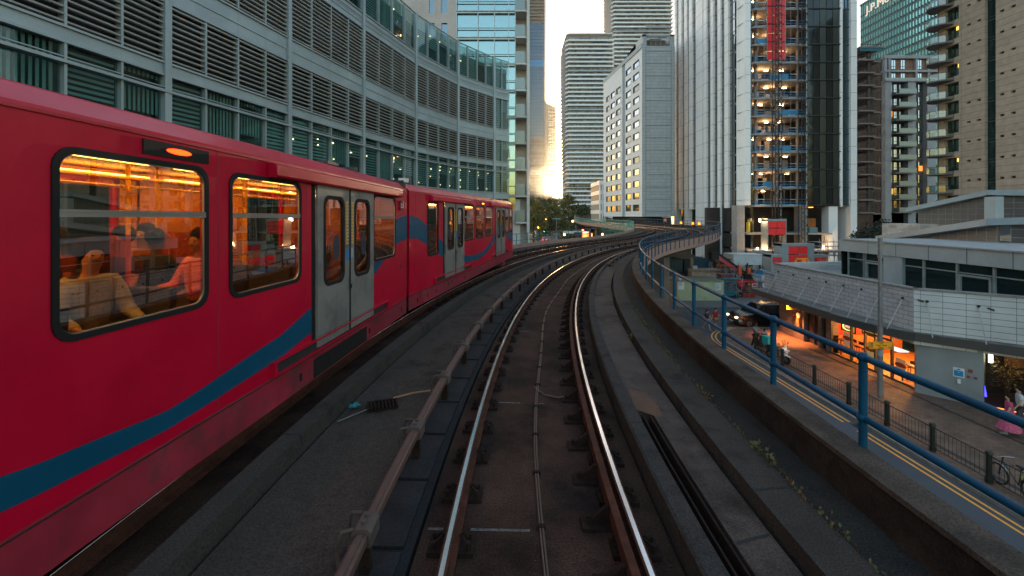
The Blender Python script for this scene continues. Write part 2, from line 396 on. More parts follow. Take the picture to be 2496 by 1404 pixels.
# ---- tracks
def rail_prof(c): return [(c-.065, -.155), (c+.065, -.155), (c+.065, -.14), (c+.009, -.115), (c+.009, -.045), (c+.034, -.032), (c+.034, -.004), (c-.034, -.004), (c-.034, -.032), (c-.009, -.045), (c-.009, -.115), (c-.065, -.14)]
def head_prof(c): return [(c-.021, -.0045), (c+.021, -.0045), (c+.018, .001), (c-.018, .001)]
def clip_mesh(s, c, far):
    """baseplate with a spring clip and bolts either side of the rail at offset c"""
    m = W0(); x, y, h = fr(s); z = rise(s); m.frame((x, y, z), h)
    m.box(-.10, .10, c-.19, c+.19, -.20, -.158)
    if far: 
        for sg in (-1, 1): m.box(-.03, .03, c+sg*.12-.03, c+sg*.12+.03, -.16, -.10)
        return m
    for sg in (-1, 1):
        m.cyl((-.055, c+sg*.145), .022, -.158, -.10, 6); m.cyl((.06, c+sg*.15), .018, -.158, -.115, 6)
        m.tube([m_ for m_ in [(-.05, c+sg*.15, -.15), (-.045, c+sg*.12, -.105), (0, c+sg*.085, -.10), (.045, c+sg*.07, -.12), (.05, c+sg*.10, -.105), (.03, c+sg*.14, -.13)]], .011, 6)
    return m
for ti, (tc, lab) in enumerate(((0.0, 'nearer railway track, two polished rails with a rusty check rail'), (-4.3, 'farther railway track that the red train runs on'))):
    t = thing('railway_track', lab, 'railway track', at(0, tc, -.2))
    for c in (tc-.7525, tc+.7525):
        m = W0(); sweep(m, rail_prof(c), -9.5, SE, ds=.8); r = m.build('rail', rust, t)
        m = W0(); sweep(m, head_prof(c), -9.5, SE, ds=.8); m.build('rail_head', rail_top, r)
    if ti == 0:
        m = W0(); sweep(m, [(.60, -.12), (.625, -.12), (.625, -.02), (.665, -.02), (.665, .018), (.60, .018)], -9.5, 62, ds=.8); m.build('check_rail', rust, t)
        s0, n = -1.0, 44
    else: s0, n = 12.0, 30
    for c in (tc-.7525, tc+.7525):
        for k in range(n):
            mm = clip_mesh(s0+k*.65, c, k > 26); mm.build('rail_fastening', rust_dk, t)
    m = W0()
    for c in (tc-.7525, tc+.7525):
        for k in range(n, 110):
            s = s0+k*.65; x, y, h = fr(s); m.frame((x, y, rise(s)), h); m.box(-.09, .09, c-.19, c+.19, -.2, -.12)
    m.build('rail_fastening', rust_dk, t, kind='stuff')
    if ti == 0:
        # check-rail chairs: sloped brackets along the inside of the right rail
        for k in range(40):
            m = W0(); s = -.7+k*.65; x, y, h = fr(s); m.frame((x, y, rise(s)), h)
            m.box(-.09, .09, .36, .60, -.2, -.172); m.prism([(.40, -.172), (.60, -.172), (.60, -.03), (.57, -.03)], -.02, .02, 'x')
            m.cyl((0, .42), .022, -.172, -.11, 6); m.cyl((.05, .5), .018, -.172, -.13, 6)
            m.build('check_rail_chair', rust_dk, t)
# cable lying between the rails
cabm = mat('brown cable', (.09, .05, .035), .6, var=.3, scale=8)
m = W0()
for o in (-.012, .012):
    pts = [at(s, -.02+.035*math.sin(s*.9)+.03*math.sin(s*.37)+o, -.188) for s in srange(-3, 60, .5)]
    m.tube(pts, .010, 6)
cb = m.build('track_cable', cabm); tag(cb, 'thin pair of brown cables lying along the middle of the nearer track', 'cable')
m = W0()
for k in range(26):
    x, y, h = fr(-1+k*.8); m.frame((x, y, 0), h); o = -.02+.035*math.sin((-1+k*.8)*.9)+.03*math.sin((-1+k*.8)*.37); m.box(-.02, .02, o-.04, o+.04, -.2, -.172)
m.build('cable_clip', rust_dk, cb)
m = W0(); m.tube([at(6.9, -.05, -.19), at(6.6, .1, -.185), at(6.5, .3, -.18), at(6.55, .56, -.16)], .012, 6)
tag(m.build('bond_cable', cabm), 'short cable looping from the track middle to the right rail', 'cable')
# painted chalk marks across the bed (measured positions)
m = W0()
for s, o0, o1 in ((3.75, -.62, -.1), (6.3, -.62, -.25), (6.3, .02, .1), (10.2, -.6, -.35), (3.75, -1.0, -.86)):
    m.quad([at(s, o0, -.196), at(s, o1, -.196), at(s+.03, o1, -.196), at(s+.03, o0, -.196)])
tag(m.build('bed_marking', mat('worn white paint', (.10, .09, .08), .9, var=.8, scale=25)), 'short worn white survey lines painted across the track bed', 'marking', kind='structure')

# ---- conductor rails
condm = mat('conductor rail', (.095, .045, .033), .75, .0, var=.35, scale=4, bump=.2, dirt=(.06, .03, .023), dscale=2, grain=.2)
bracket = mat('bracket grey', (.075, .052, .044), .75, .1, var=.35, scale=6)
def conductor(o, s0, s1, lab, ds, side, n0, posts=False, grp='conductor rails beside the tracks', zt=.21):
    t = thing('conductor_rail', lab, 'conductor rail', at(max(s0, 0), o, -.2), grp)
    m = W0(); sweep(m, [(o-.045, zt-.08), (o+.045, zt-.08), (o+.05, zt-.012), (o+.032, zt), (o-.032, zt), (o-.05, zt-.012)], s0, s1, ds=.8); m.build('rail', condm, t)
    m = W0(); sweep(m, rect(o-.022, o+.022, zt, zt+.008), s0, s1, ds=.8); m.build('insulating_cover', mat('conductor cover', (.085, .045, .035), .7, .0, var=.3, scale=6), t)
    k = 0; s = n0
    while s < s1-.5 and k < 62:
        x, y, h = fr(s); m = MB((x, y, rise(s)), h)
        if posts:
            m.box(-.05, .05, o-.06, o+.06, -.2, zt-.08); m.box(-.10, .10, o-.075, o+.075, zt-.11, zt-.08)
        else:
            big = k < 16
            e = .075 if big else .062; l = .10 if big else .05
            m.prism([(o-e, zt-.10), (o+e, zt-.10), (o+e, zt+.005), (o+.045, zt+.035), (o-.045, zt+.035), (o-e, zt+.005)], -l, l, 'x')
            m.box(-.03, .03, o-.04, o+.04, -.19, zt-.10, 1); m.box(-.08, .08, o-.09, o+.09, -.2, -.17)
            if big:
                for dx in (-.09, .09):
                    m.tube([(dx, o+side*.06, zt+.03), (dx*1.2, o+side*.14, zt+.02), (dx*1.3, o+side*.17, zt-.08), (dx, o+side*.16, -.17)], .014, 6)
                m.cyl((-.03, o), .02, zt+.035, zt+.055, 6); m.cyl((.05, o), .02, zt+.035, zt+.055, 6)
        m.build('bracket', [bracket, rust_dk] if not posts else dark_metal, t); k += 1; s += ds
conductor(-1.36, -6, 42, 'rusty conductor rail on clamped brackets just left of the nearer track', 1.5, -1, -2.75)
conductor(-2.35, 38, 90, 'conductor rail between the two tracks on the far bend of the viaduct', 1.5, 1, 38.5)
conductor(-5.85, 2, 48, 'low brown conductor rail beyond the red train along the outer side of its track', 1.3, -1, 2.5, True, zt=.16)
conductor(1.42, 22, 44, 'conductor rail behind the blue railing on the inside of the far bend', 1.6, 1, 22.5, zt=.2)

# ---- railings
def railing(name, o, s0, s1, ztop, zmid, foot, step, lab, mt, mesh=None, r=.026, postr=.035, cut=100, outer=1):
    t = thing(name, lab, 'railing', at(max(0, s0), o, GZ), 'railings along the viaduct edges')
    ss = srange(s0, s1, step)
    for z, nm in ((ztop, 'top_rail'), (zmid, 'middle_rail')):
        m = W0(); m.tube([at(s, o, z) for s in ss], r, 10); m.build(nm, mt, t, smooth=True)
    rest = None
    for k, s in enumerate(ss):
        near = k < 40
        p = at(s, o, foot); q = at(s, o, ztop+.0)
        m = W0() if k < cut else (rest or W0())
        m.tube([p, q], postr, 10 if near else 6)
        m.ball(at(s, o, ztop+.003), r*1.75, 10, sz=.85); m.ball(at(s, o, zmid), r*1.75, 10, sz=.85)
        x, y, h = fr(s); m.frame((x, y, rise(s)), h); m.box(-.05, .05, o-outer*.045, o+outer*.015, foot-.06, foot+.22); m.frame((0, 0, 0), None)
        if k < cut: m.build('post', mt, t, smooth=True)
        else: rest = m
    if rest: rest.build('post', mt, t, kind='stuff')
    if mesh:
        m = W0(); a0, a1 = mesh; sp = .18
        for s in srange(a0, a1, .42):
            m.tube([at(s, o, foot+.1), at(s, o, ztop)], .008, 3)
        for z in [foot+.1+.26*k for k in range(int((ztop-foot-.1)/.26)+1)]:
            m.tube([at(s, o, z) for s in srange(a0, a1, .8)], .007, 3)
        m.build('mesh_infill', mat('green mesh', (.10, .42, .33), .5, var=.2), t, kind='stuff')
    return t
railing('railing', 2.93, -3.56, 59.94, 1.27, .72, -.12, 1.5, 'bright blue tubular railing sweeping along the right edge of the viaduct', blue_paint, r=.030, postr=.035)
greyblue = mat('weathered blue green paint', (.045, .13, .15), .5, var=.25, scale=3)
railing('railing', 2.93, 60.9, 150, 1.27, .72, -.12, 1.9, 'thin blue railing on the far right edge of the viaduct in front of the hotel', blue_paint, r=.03, postr=.03)
railing('railing', 2.93, 151.9, 280, 1.27, .72, -.12, 2.4, 'distant blue railing on the climbing part of the viaduct', blue_paint, r=.05, postr=.04)
railing('railing', -7.85, -5, 46, 1.08, .55, -.1, 1.75, 'grey green railing beyond the red train above the road', greyblue, outer=-1)
railing('railing', -7.85, 47.75, 160, 1.25, .66, -.1, 1.9, 'green meshed railing round the outside of the far left bend', mat('green paint', (.06, .27, .22), .5, var=.2), mesh=(47, 140), outer=-1)
# pale troughs and orange lamps on the far bend, worker
m = W0(); sweep(m, rect(2.2, 2.55, .1, .62), 66, 74); tag(m.build('cable_trough', slab_lt), 'pale raised cable trough on the far bend before the worker', 'trough')
def s_of(px, o, s0, s1):
    return min((abs(at(s, o)[0]/at(s, o)[1]*F+1248-px), s) for s in srange(s0, s1, .1))[1]
for k, (qx, lab) in enumerate(((1660, 'left'), (1689, 'middle'), (1704, 'right'))):
    s = s_of(qx, 2.5, 60, 95); x, y, z = at(s, 2.5, .1); t = thing('warning_lamp', '%s one of the three orange warning lamps on the blue railed bend' % lab, 'lamp', (x, y, z), 'orange warning lamps on the bend')
    m = W0(); m.frame((x, y, z), None); m.box(-.05, .05, -.05, .05, 0, .55); m.build('stand', dark_metal, t)
    m = W0(); m.frame((x, y, z), None); m.cyl((0, 0), .19, .55, .95, 10, r1=.16); m.build('lens', emit('orange lamp', (1, .35, .03), .7), t)
# half-buried steel channel right of the near kerb
m = W0(); sweep(m, [(1.34, -.29), (1.46, -.29), (1.46, -.01), (1.44, -.01), (1.44, -.20), (1.36, -.20), (1.36, .0), (1.34, .0)], -9, 5.6)
tag(m.build('steel_channel', rust_dk), 'rusty steel channel lying in the slot right of the near kerb', 'steel channel')
m = W0()
m.quad([at(5.6, 1.51, -.014), at(5.6, 1.60, -.014), at(5.9, 1.63, -.014), at(6.35, 1.56, -.014), at(6.5, 1.34, -.014), at(5.8, 1.30, -.014)])
m.build('rust_stain', mat('orange rust stain', (.11, .05, .028), .9, var=.4, scale=5), via)

# debris on the deck
x, y, z = at(6.1, -2.25, -.21)
m = MB((x, y, z), R(70))
for k in range(9): m.box(-.2+k*.05, -.18+k*.05, -.16, .16, .02, .045)
for k in range(5): m.box(-.2, .22, -.16+k*.075, -.145+k*.075, .01, .03)
tag(m.build('drain_grate', rust_dk), 'dark loose drain grate lying beside the teal rag', 'grate')
m = W0(); m.tube([at(6.3, -2.15, -.17), at(6.45, -1.9, -.15), at(6.5, -1.6, -.12), at(6.5, -1.42, -.11)], .012, 6); 
tag(m.build('stick', mat('pale stick', (.30, .16, .09), .8)), 'pale broken stick pointing from the grate to the conductor rail', 'stick')
m = W0(); rr = random.Random(4); bx, by, bz = at(6.0, -2.62, -.2)
for k in range(26):
    a = rr.random()*6.28; q = rr.random()*.09; p = Vector((bx+math.cos(a)*q, by+math.sin(a)*q, bz+.01+rr.random()*.05))
    e = [Vector((rr.uniform(-.05, .05), rr.uniform(-.05, .05), rr.uniform(-.015, .03))) for _ in range(3)]
    m.quad([tuple(p+v) for v in e])
tag(m.build('rag', mat('teal rag', (.02, .28, .30), .8)), 'crumpled teal rag against the kerb by the grate', 'rag')
m = W0(); m.tube([at(5.6, -2.66, -.19), at(5.8, -2.5, -.18), at(6.0, -2.38, -.19)], .01, 5)
tag(m.build('twig', mat('grey twig', (.14, .12, .1), .9)), 'short grey twig below the teal rag', 'twig')
# weeds in the walkway joint
leafm = mat('weed leaf', (.085, .08, .018), .7, var=.5, scale=20)
strawm = mat('dry stalk', (.17, .09, .035), .8, var=.4, scale=20)
m = W0(); m2 = W0()
def weed(s, o, z, big, mm, rr):
    for k in range(int(6+16*big)):
        a = rr.random()*6.28; q = rr.random()*.03*(1+2.0*big); p = Vector(at(s+rr.uniform(-.08, .08)*(1+big), o, z))+Vector((math.cos(a)*q*.6, math.sin(a)*q, rr.random()*.03*(1+1.6*big)))
        d = Vector((rr.uniform(-1, 1), rr.uniform(-1, 1), rr.uniform(.2, 1.2))).normalized()*rr.uniform(.012, .03)*(1+.6*big); e = d.cross(Vector((rr.uniform(-1, 1), rr.uniform(-1, 1), .3))).normalized()*.008*(1+big)
        mm.quad([tuple(p), tuple(p+d*.6+e), tuple(p+d*1.3), tuple(p+d*.6-e)])
rr = random.Random(9); s = -1.5
while s < 18:
    big = rr.random(); big = big*.7 if big > .88 else big*.2
    weed(s, 2.287+rr.uniform(-.012, .012), .09, big, m if rr.random() < .35 else m2, rr); s += rr.uniform(.05, .17)
for s, b in ((4.45, 1.6), (6.2, .5), (3.4, .6), (2.8, .6), (7.4, .4)): weed(s, 2.29, .09, b, m, rr)
for s, b in ((9.2, 1.2), (10.5, .7), (14, .8)): weed(s, 1.87, -.02, b, m, rr)
tag(m.build('weeds', leafm), 'small green weeds growing in the joint of the right walkway', 'weeds', kind='stuff')
tag(m2.build('dry_weeds', strawm), 'brown dried weeds among the green ones in the walkway joint', 'weeds', kind='stuff')
m = W0()
for k in range(2600):
    s = rr.uniform(0, 22); o = rr.choice([rr.uniform(-.7, .55), rr.uniform(.82, 1.05), rr.uniform(1.0, 1.1), rr.uniform(1.8, 1.9), rr.uniform(-1.05, -.85), rr.uniform(2.3, 2.6)])
    zz = -.2 if o < 1.1 else (-.02 if o < 1.9 else .085); p = Vector(at(s, o, zz)); r_ = rr.uniform(.003, .011)
    m.quad([tuple(p+Vector((r_, 0, 0))), tuple(p+Vector((0, r_, 0))), tuple(p+Vector((-r_, 0, r_*.3))), tuple(p+Vector((0, -r_, r_)))])
tag(m.build('grit', mat('grit', (.10, .085, .075), .9, var=.7, scale=30)), 'scattered grit and crumbs on the track bed', 'grit', kind='stuff')
# ================================================================ the red train
blue_wave = mat('train blue wave', (.003, .060, .115), .4, var=.08, scale=1.5, coat=.05, spec=.2)
door_paint = mat('train door grey', (.23, .22, .21), .42, .3, var=.12, scale=2, dirt=(.11, .1, .095), dscale=1.5)
rubber = mat('window rubber', (.009, .008, .008), .75, var=.2, spec=.25)
win_alu = mat('window frame metal', (.30, .29, .28), .35, .7, var=.1)
tglass = glass('train window glass', (.66, .54, .38), 1.0, .01, .15)
warm_wall = mat('train lining orange', (.36, .13, .015), .6, var=.15)
warm_pole = mat('yellow pole', (.75, .42, .02), .4)
seat_m = mat('train seat', (.035, .04, .09), .8, var=.4, scale=15)
tube_em = emit('train ceiling tube', (1.0, .66, .18), 12.0)
under = mat('underframe', (.018, .016, .015), .85, var=.4, scale=5)
dirty_red = mat('grimy red skirt', (.25, .012, .03), .5, var=.4, scale=1.6, coat=.1, dirt=(.05, .03, .03), dscale=1.1)
train = thing('train', 'red light rail train with grey doors and a blue wave stripe passing on the left', 'train', (-4.0, 10.5, -.2))

def rrect(u0, u1, z0, z1, r, n=5):
    P = []
    for cx, cz, a in ((u1-r, z1-r, 0), (u0+r, z1-r, 90), (u0+r, z0+r, 180), (u1-r, z0+r, 270)):
        for k in range(n+1):
            t = R(a+90*k/n); P.append((cx+r*math.cos(t), cz+r*math.sin(t)))
    return P
def ring(mb, oi, ii, y0, y1, m=0):
    n = len(oi); i = len(mb.v)
    for P, y in ((oi, y0), (oi, y1), (ii, y1), (ii, y0)):
        for p in P: mb.v.append(mb.pt(p[0], y, p[1]))
    for a in range(4):
        b = (a+1) % 4
        for k in range(n):
            k2 = (k+1) % n; mb.f.append((i+a*n+k, i+a*n+k2, i+b*n+k2, i+b*n+k)); mb.m.append(m)
ZW0, ZW1, ZD0, ZD1, ZR, ZSEAM = 1.67, 2.93, .66, 2.98, 3.13, .57
WD = 2.65
def sashwin(fr_, a, b, z0=ZW0, z1=ZW1, bar=True, r=.12, y=0.0):
    m = MB(*fr_); ring(m, rrect(a-.022, b+.022, z0-.022, z1+.022, r+.022), rrect(a+.022, b-.022, z0+.022, z1-.022, r), y-.03, y+.012)
    w_ = m.build('window', rubber, train, smooth=False)
    m = MB(*fr_); m.prism(rrect(a+.004, b-.004, z0+.004, z1-.004, r*.8), y-.012, y-.004, 'y'); m.build('pane', tglass, w_)
    if bar:
        zb = z0+(z1-z0)*.66
        m = MB(*fr_); m.box(a+.02, b-.02, y-.02, y+.014, zb-.02, zb+.03); ring(m, rrect(a+.02, b-.02, z0+.02, z1-.02, r), rrect(a+.030, b-.030, z0+.030, z1-.030, r*.9), y-.02, y+.002)
        m.box(a+.03, b-.03, y+.001, y+.02, zb+.012, zb+.03)
        m.build('window_bar', win_alu, w_)
def doors(fr_, a, b, first):
    mid = (a+b)/2
    for (p, q, s) in ((a, mid-.008, 1), (mid+.008, b, -1)):
        m = MB(*fr_); wl, wr = p+.22*(q-p), q-.20*(q-p)
        m.holes(p, q, ZD0, ZD1, [(wl, wr, 1.52, 2.78)], .008, .04)
        d = m.build('door', door_paint, train)
        m = MB(*fr_); ring(m, rrect(wl-.04, wr+.04, 1.48, 2.82, .16), rrect(wl+.015, wr-.015, 1.535, 2.765, .13), .0, .048); m.build('window_rubber', rubber, d)
        m = MB(*fr_); m.prism(rrect(wl, wr, 1.525, 2.775, .1), .014, .02, 'y'); m.build('pane', tglass, d)
        # warning zigzag beside the joint
        m = MB(*fr_); x0 = q-.125 if s > 0 else p+.125; n = 13
        for k in range(n):
            z = 2.05+k*.055; m.quad([(x0, .043, z), (x0+s*.085, .043, z+.0275), (x0, .043, z+.055)])
        m.build('zigzag_sticker', mat('yellow sticker', (.80, .42, .02), .5, var=.05), d)
        m = MB(*fr_)
        if s < 0:
            m.box(p+.03, p+.12, .041, .045, 1.80, 1.98); m.build('blue_sticker', mat('blue sticker', (.01, .16, .45), .5, var=.05), d)
        else:
            m.box(q-.11, q-.03, .041, .045, 1.83, 1.99); m.build('white_sticker', mat('grey sticker', (.3, .33, .36), .5, var=.05), d)
        m = MB(*fr_); m.prism([(p+(q-p)*.42+.11*math.cos(t*.5236), 2.03+.2*math.sin(t*.5236)) for t in range(12)], .021, .024, 'y'); m.build('round_notice', mat('dark notice', (.02, .025, .04), .6), d)
        m = MB(*fr_); m.box(p+.01, q-.01, .04, .043, .80, .806); m.build('kick_line', dark_metal, d)
    m = MB(*fr_); m.box(mid-.016, mid+.016, .0, .052, ZD0, ZD1); m.box(mid-.03, mid+.03, .05, .065, 1.33, 1.40); m.build('door_seal', rubber, train)
def header(fr_, a, b):
    m = MB(*fr_); m.prism([(.0, 2.945), (.11, 2.955), (.125, 2.98), (.115, 3.10), (.07, 3.125), (0, 3.13)], a, b, 'x'); m.build('door_header', red_paint, train, bevel=.008)
def sill(fr_, a, b):
    m = MB(*fr_); m.box(a, b, 0, .055, .615, .635); m.box(a, b, 0, .055, .765, .785); m.box(a, a+.07, 0, .06, .635, .765); m.box(b-.05, b, 0, .06, .635, .765)
    m.build('door_sill', red_paint, train); m = MB(*fr_); m.box(a+.07, b-.05, .002, .02, .635, .765); m.build('door_track', black, train)
def stripe(fr_, fn, u0, u1, hs):
    m = MB(*fr_); n = int((u1-u0)/.05)
    for k in range(n):
        a, b = u0+(u1-u0)*k/n, u0+(u1-u0)*(k+1)/n; la, ha = fn(a); lb, hb = fn(b)
        mid = (a+b)/2; segs = [(0, 1)]
        lo, hi = (la+lb)/2, (ha+hb)/2
        for h in hs:
            if h[0] < mid < h[1]:
                ns = []
                for s0, s1 in segs:
                    z0, z1 = lo+(hi-lo)*s0, lo+(hi-lo)*s1
                    if h[3] <= z0 or h[2] >= z1: ns.append((s0, s1)); continue
                    if h[2] > z0: ns.append((s0, (h[2]-lo)/(hi-lo)))
                    if h[3] < z1: ns.append(((h[3]-lo)/(hi-lo), s1))
                segs = ns
        for s0, s1 in segs:
            if s1-s0 < .01: continue
            m.quad([(a, .0035, la+(ha-la)*s0), (b, .0035, lb+(hb-lb)*s0), (b, .0035, lb+(hb-lb)*s1), (a, .0035, la+(ha-la)*s1)])
    m.build('blue_stripe', blue_wave, train)
def interp(tab):
    def f(u):
        if u <= tab[0][0]: return tab[0][1:]
        for p, q in zip(tab, tab[1:]):
            if u <= q[0]:
                t = (u-p[0])/(q[0]-p[0]); t2 = t*t*(3-2*t)*.35+t*.65; return (p[1]+(q[1]-p[1])*t2, p[2]+(q[2]-p[2])*t2)
        return tab[-1][1:]
    return f
def body(fr_, L, hs, g0=.06, nose=False):
    m = MB(*fr_)
    hs_ = [h if h[2] == ZD0 else (h[0]+.021, h[1]-.021, h[2]+.021, h[3]-.021) for h in hs]
    m.holes(g0, L, ZSEAM+.015, ZR, hs_, -.045, 0)                      # near side
    b = m.build('side_panel', red_paint, train)
    m = MB(*fr_)
    hf = [(h[0], h[1], ZW0, ZW1) for h in hs]
    m.holes(g0, L, ZSEAM+.015, ZR, hf, -WD, -WD+.045); m.build('side_panel', red_paint, train)
    m = MB(*fr_)                                                     # roof with its chamfered cornice
    pr = [(0, ZR), (-.012, ZR+.05), (-.2, 3.33), (-.26, 3.355), (-.8, 3.42), (-WD/2, 3.44), (-WD+.8, 3.42), (-WD+.26, 3.355), (-WD+.2, 3.33), (-WD+.012, ZR+.05), (-WD, ZR)]
    inn = [(-WD+.05, ZR), (-WD+.3, 3.22), (-WD/2, 3.26), (-.3, 3.22), (-.05, ZR)]
    m.prism(pr+inn, g0, L, 'x'); m.build('roof', red_paint, train)
    m = MB(*fr_); m.box(g0, L, -.02, .012, ZR+.0, ZR+.022); m.build('gutter', mat('train red edge', (.33, .003, .02), .35, var=.1), train)
    m = MB(*fr_); m.box(g0, L, -.03, -.008, .22, ZSEAM-.01); m.box(g0, L, -WD+.008, -WD+.03, .22, ZSEAM-.01)
    m.box(g0, L, -.01, .003, ZSEAM+.012, ZSEAM+.03)
    m.build('skirt', dirty_red, train)
    m = MB(*fr_); m.box(g0, L, -WD+.06, -.05, .66, .78); m.box(g0, L, -.025, -.012, ZSEAM-.012, ZSEAM+.015); m.box(g0, L, -WD+.05, -.05, .30, .5); m.build('underframe', under, train)
    m = MB(*fr_); m.box(g0, L, -WD+.05, -.05, 1.0, 1.03); m.build('cabin_floor', mat('train floor', (.06, .05, .045), .6), train)
    for u in (1.5, L-3.0):                                              # bogies
        m = MB(*fr_); m.box(u-.9, u+.9, -2.2, -.45, .25, .45)
        for du in (-.8, .8):
            for y in (-.57, -2.08): m.wheel((u+du, y, .33), .33, .1, 16)
        m.build('bogie', under, train)
def interior(fr_, L, g0=.1):
    m = MB(*fr_)
    m.quad([(g0, -.06, 3.10), (L, -.06, 3.10), (L, -WD+.06, 3.10), (g0, -WD+.06, 3.10)])
    m.box(g0, L, -.35, -.06, 3.02, 3.09); m.box(g0, L, -WD+.06, -WD+.35, 3.02, 3.09)
    m.quad([(g0+.02, -.06, .8), (g0+.02, -WD+.06, .8), (g0+.02, -WD+.06, 3.1), (g0+.02, -.06, 3.1)])
    m.quad([(L-.02, -.06, .8), (L-.02, -WD+.06, .8), (L-.02, -WD+.06, 3.1), (L-.02, -.06, 3.1)])
    m.build('cabin_lining', warm_wall, train)
    u = g0+.4
    while u < L-1.4:
        for y in (-.62, -WD+.62):
            m = MB(*fr_); m.box(u, u+1.15, y-.035, y+.035, 2.985, 3.015); m.build('ceiling_light', tube_em, train)
        u += 1.45
    m = MB(*fr_)
    for y in (-.78, -WD+.78): m.tube([(g0+.1, y, 2.86), (L-.1, y, 2.86)], .018, 8)
    u = g0+1.0
    while u < L-.5:
        m.tube([(u, -.95, .8), (u, -.95, 3.1)], .02, 8)
        if int(u*2) % 2: m.tube([(u+.5, -1.75, .8), (u+.5, -1.75, 3.1)], .02, 8)
        u += 1.7
    m.build('grab_pole', warm_pole, train, smooth=True)
def seats(fr_, us, facing=1):
    for u in us:
        for y in (-.55, -2.1):
            m = MB(*fr_); m.box(u, u+.45, y-.42, y+.42, 1.33, 1.46); m.prism([(u-.02*facing if facing > 0 else u+.45, 1.4), (u+.08 if facing > 0 else u+.37, 1.4), (u+.02 if facing > 0 else u+.43, 1.86), (u-.06 if facing > 0 else u+.51, 1.86)], y-.42, y+.42, 'y')
            m.box(u+.1, u+.35, y-.3, y+.3, 1.0, 1.33); m.build('seat', seat_m, train, bevel=.02)

A1 = R(180+3.1); O1 = (-2.53, 10.42, 0)
FR1 = (O1, A1, True, .009)
A2 = R(10.5); O2 = (-2.53, 10.5, 0)
FR2 = (O2, A2, False, 0.0)
# half nearer the camera (x runs towards the camera)
d1 = (2.28, 4.38); w3 = (.93, 2.2); w2 = (4.76, 6.06); w1 = (6.38, 7.66)
H1 = [(w3[0], w3[1], ZW0, ZW1), (d1[0], d1[1], ZD0, ZD1), (w2[0], w2[1], ZW0, ZW1), (w1[0], w1[1], ZW0, ZW1), (8.3, 9.5, ZW0, ZW1), (9.9, 11.9, ZD0, ZD1)]
body(FR1, 14.0, H1); interior(FR1, 13.9)
for a, b in (w3, w2, w1, (8.3, 9.5)): sashwin(FR1, a, b)
doors(FR1, *d1, True); header(FR1, .75, 5.45); sill(FR1, 1.45, 5.4)
doors(FR1, 9.9, 11.9, False); header(FR1, 9.3, 13); sill(FR1, 9.3, 13)
m = MB(*FR1); m.box(4.38, 4.47, -.04, .006, ZD0-.02, ZD1+.02); m.build('door_reveal', rubber, train); m = MB(*FR1); m.box(2.2, 2.28, -.04, .006, ZD0-.02, ZD1+.02); m.build('door_reveal', rubber, train)
stripe(FR1, interp([(0, 1.99, 2.57), (.5, 1.97, 2.53), (.95, 1.88, 2.43), (1.5, 1.66, 2.2), (2.2, 1.39, 1.88), (3.0, 1.12, 1.55), (4.4, .91, 1.26), (5.3, .78, 1.04), (6.8, .70, .86), (7.7, .75, .94), (9.5, .95, 1.3), (13.9, 1.9, 2.5)]), .06, 14, [(w3[0]-.03, w3[1]+.03, ZW0-.03, ZW1+.03), (d1[0]-.07, d1[1]+.08, .5, 3), (9.9, 11.9, .5, 3)])
seats(FR1, (4.75, 5.6, 6.6, 7.5, 8.3, 9.0, .5, 1.2))
# destination display above the first window
m = MB(*FR1); m.box(6.36, 7.04, -.01, .012, 2.985, 3.105); dsp = m.build('destination_display', rubber, train)
m = MB(*FR1); m.prism([(6.7+.13*math.cos(t*.4488), 3.045+.024*math.sin(t*.4488)) for t in range(14)], .012, .016, 'y'); m.build('display_glow', emit('display red', (1, .035, .004), 2.4), dsp)
# number beside the gap
nrm = Vector((math.cos(R(3.1)), -math.sin(R(3.1)), 0)); fwd = Vector((math.sin(R(3.1)), math.cos(R(3.1)), 0))
whitep = mat('white marking paint', (.62, .6, .58), .5, var=.05)
p0 = Vector(O1)-fwd*.42+nrm*.008; text('53', .24, (p0.x, p0.y, 2.80), fwd, (0, 0, 1), whitep, train, name='number')
m = MB(*FR1); m.box(.10, .19, 0, .006, 2.72, 2.86); m.build('orange_sticker', mat('orange sticker', (.75, .16, .03), .5), train)
m = MB(*FR1); m.cyl((.62, .035), .045, 2.67, 2.72, 8); m.cyl((.62, .035), .045, 2.84, 2.89, 8); m.box(.59, .65, 0, .03, 2.7, 2.86); m.build('handle', mat('dull red', (.2, .02, .03), .5), train)
m = MB(*FR1); m.prism([(.50+.05*math.cos(t*.628), 1.40+.07*math.sin(t*.628)) for t in range(10)], -.0, .006, 'y'); m.build('lock', mat('dull red dark', (.12, .012, .02), .5), train)
m = MB(*FR1); m.box(3.6, 3.95, -.03, .0, .28, .42); m.box(2.5, 4.4, -.008, -.004, .24, .5); m.build('step_recess', rubber, train)
# panel seams
for fr_, us_ in ((FR1, (.3, 2.24, 4.6, 6.22, 7.95, 9.7)), (FR2, (.45, 1.17, 4.66, 9.2, 12.95))):
    for u in us_: m = MB(*fr_); m.box(u, u+.007, -.001, .0022, ZSEAM+.03, ZR-.01); m.build('panel_seam', dirty_red, train)
    for u in us_[:3]: m = MB(*fr_); m.box(u+.1, u+.16, -.028, -.004, .33, .43); m.build('jacking_point', rubber, train)
# articulation
m = MB(*FR2); m.box(-.14, .06, -WD+.15, -.16, .5, 3.25); 
for k in range(4): m.box(-.13+k*.05, -.11+k*.05, -WD+.1, -.09, .45, 3.3)
m.build('gangway_bellows', black, train)
m = MB(*FR1); m.holes(.0, .06, .45, 3.33, [], -.25, -.03); m.build('end_frame', dark_metal, train)
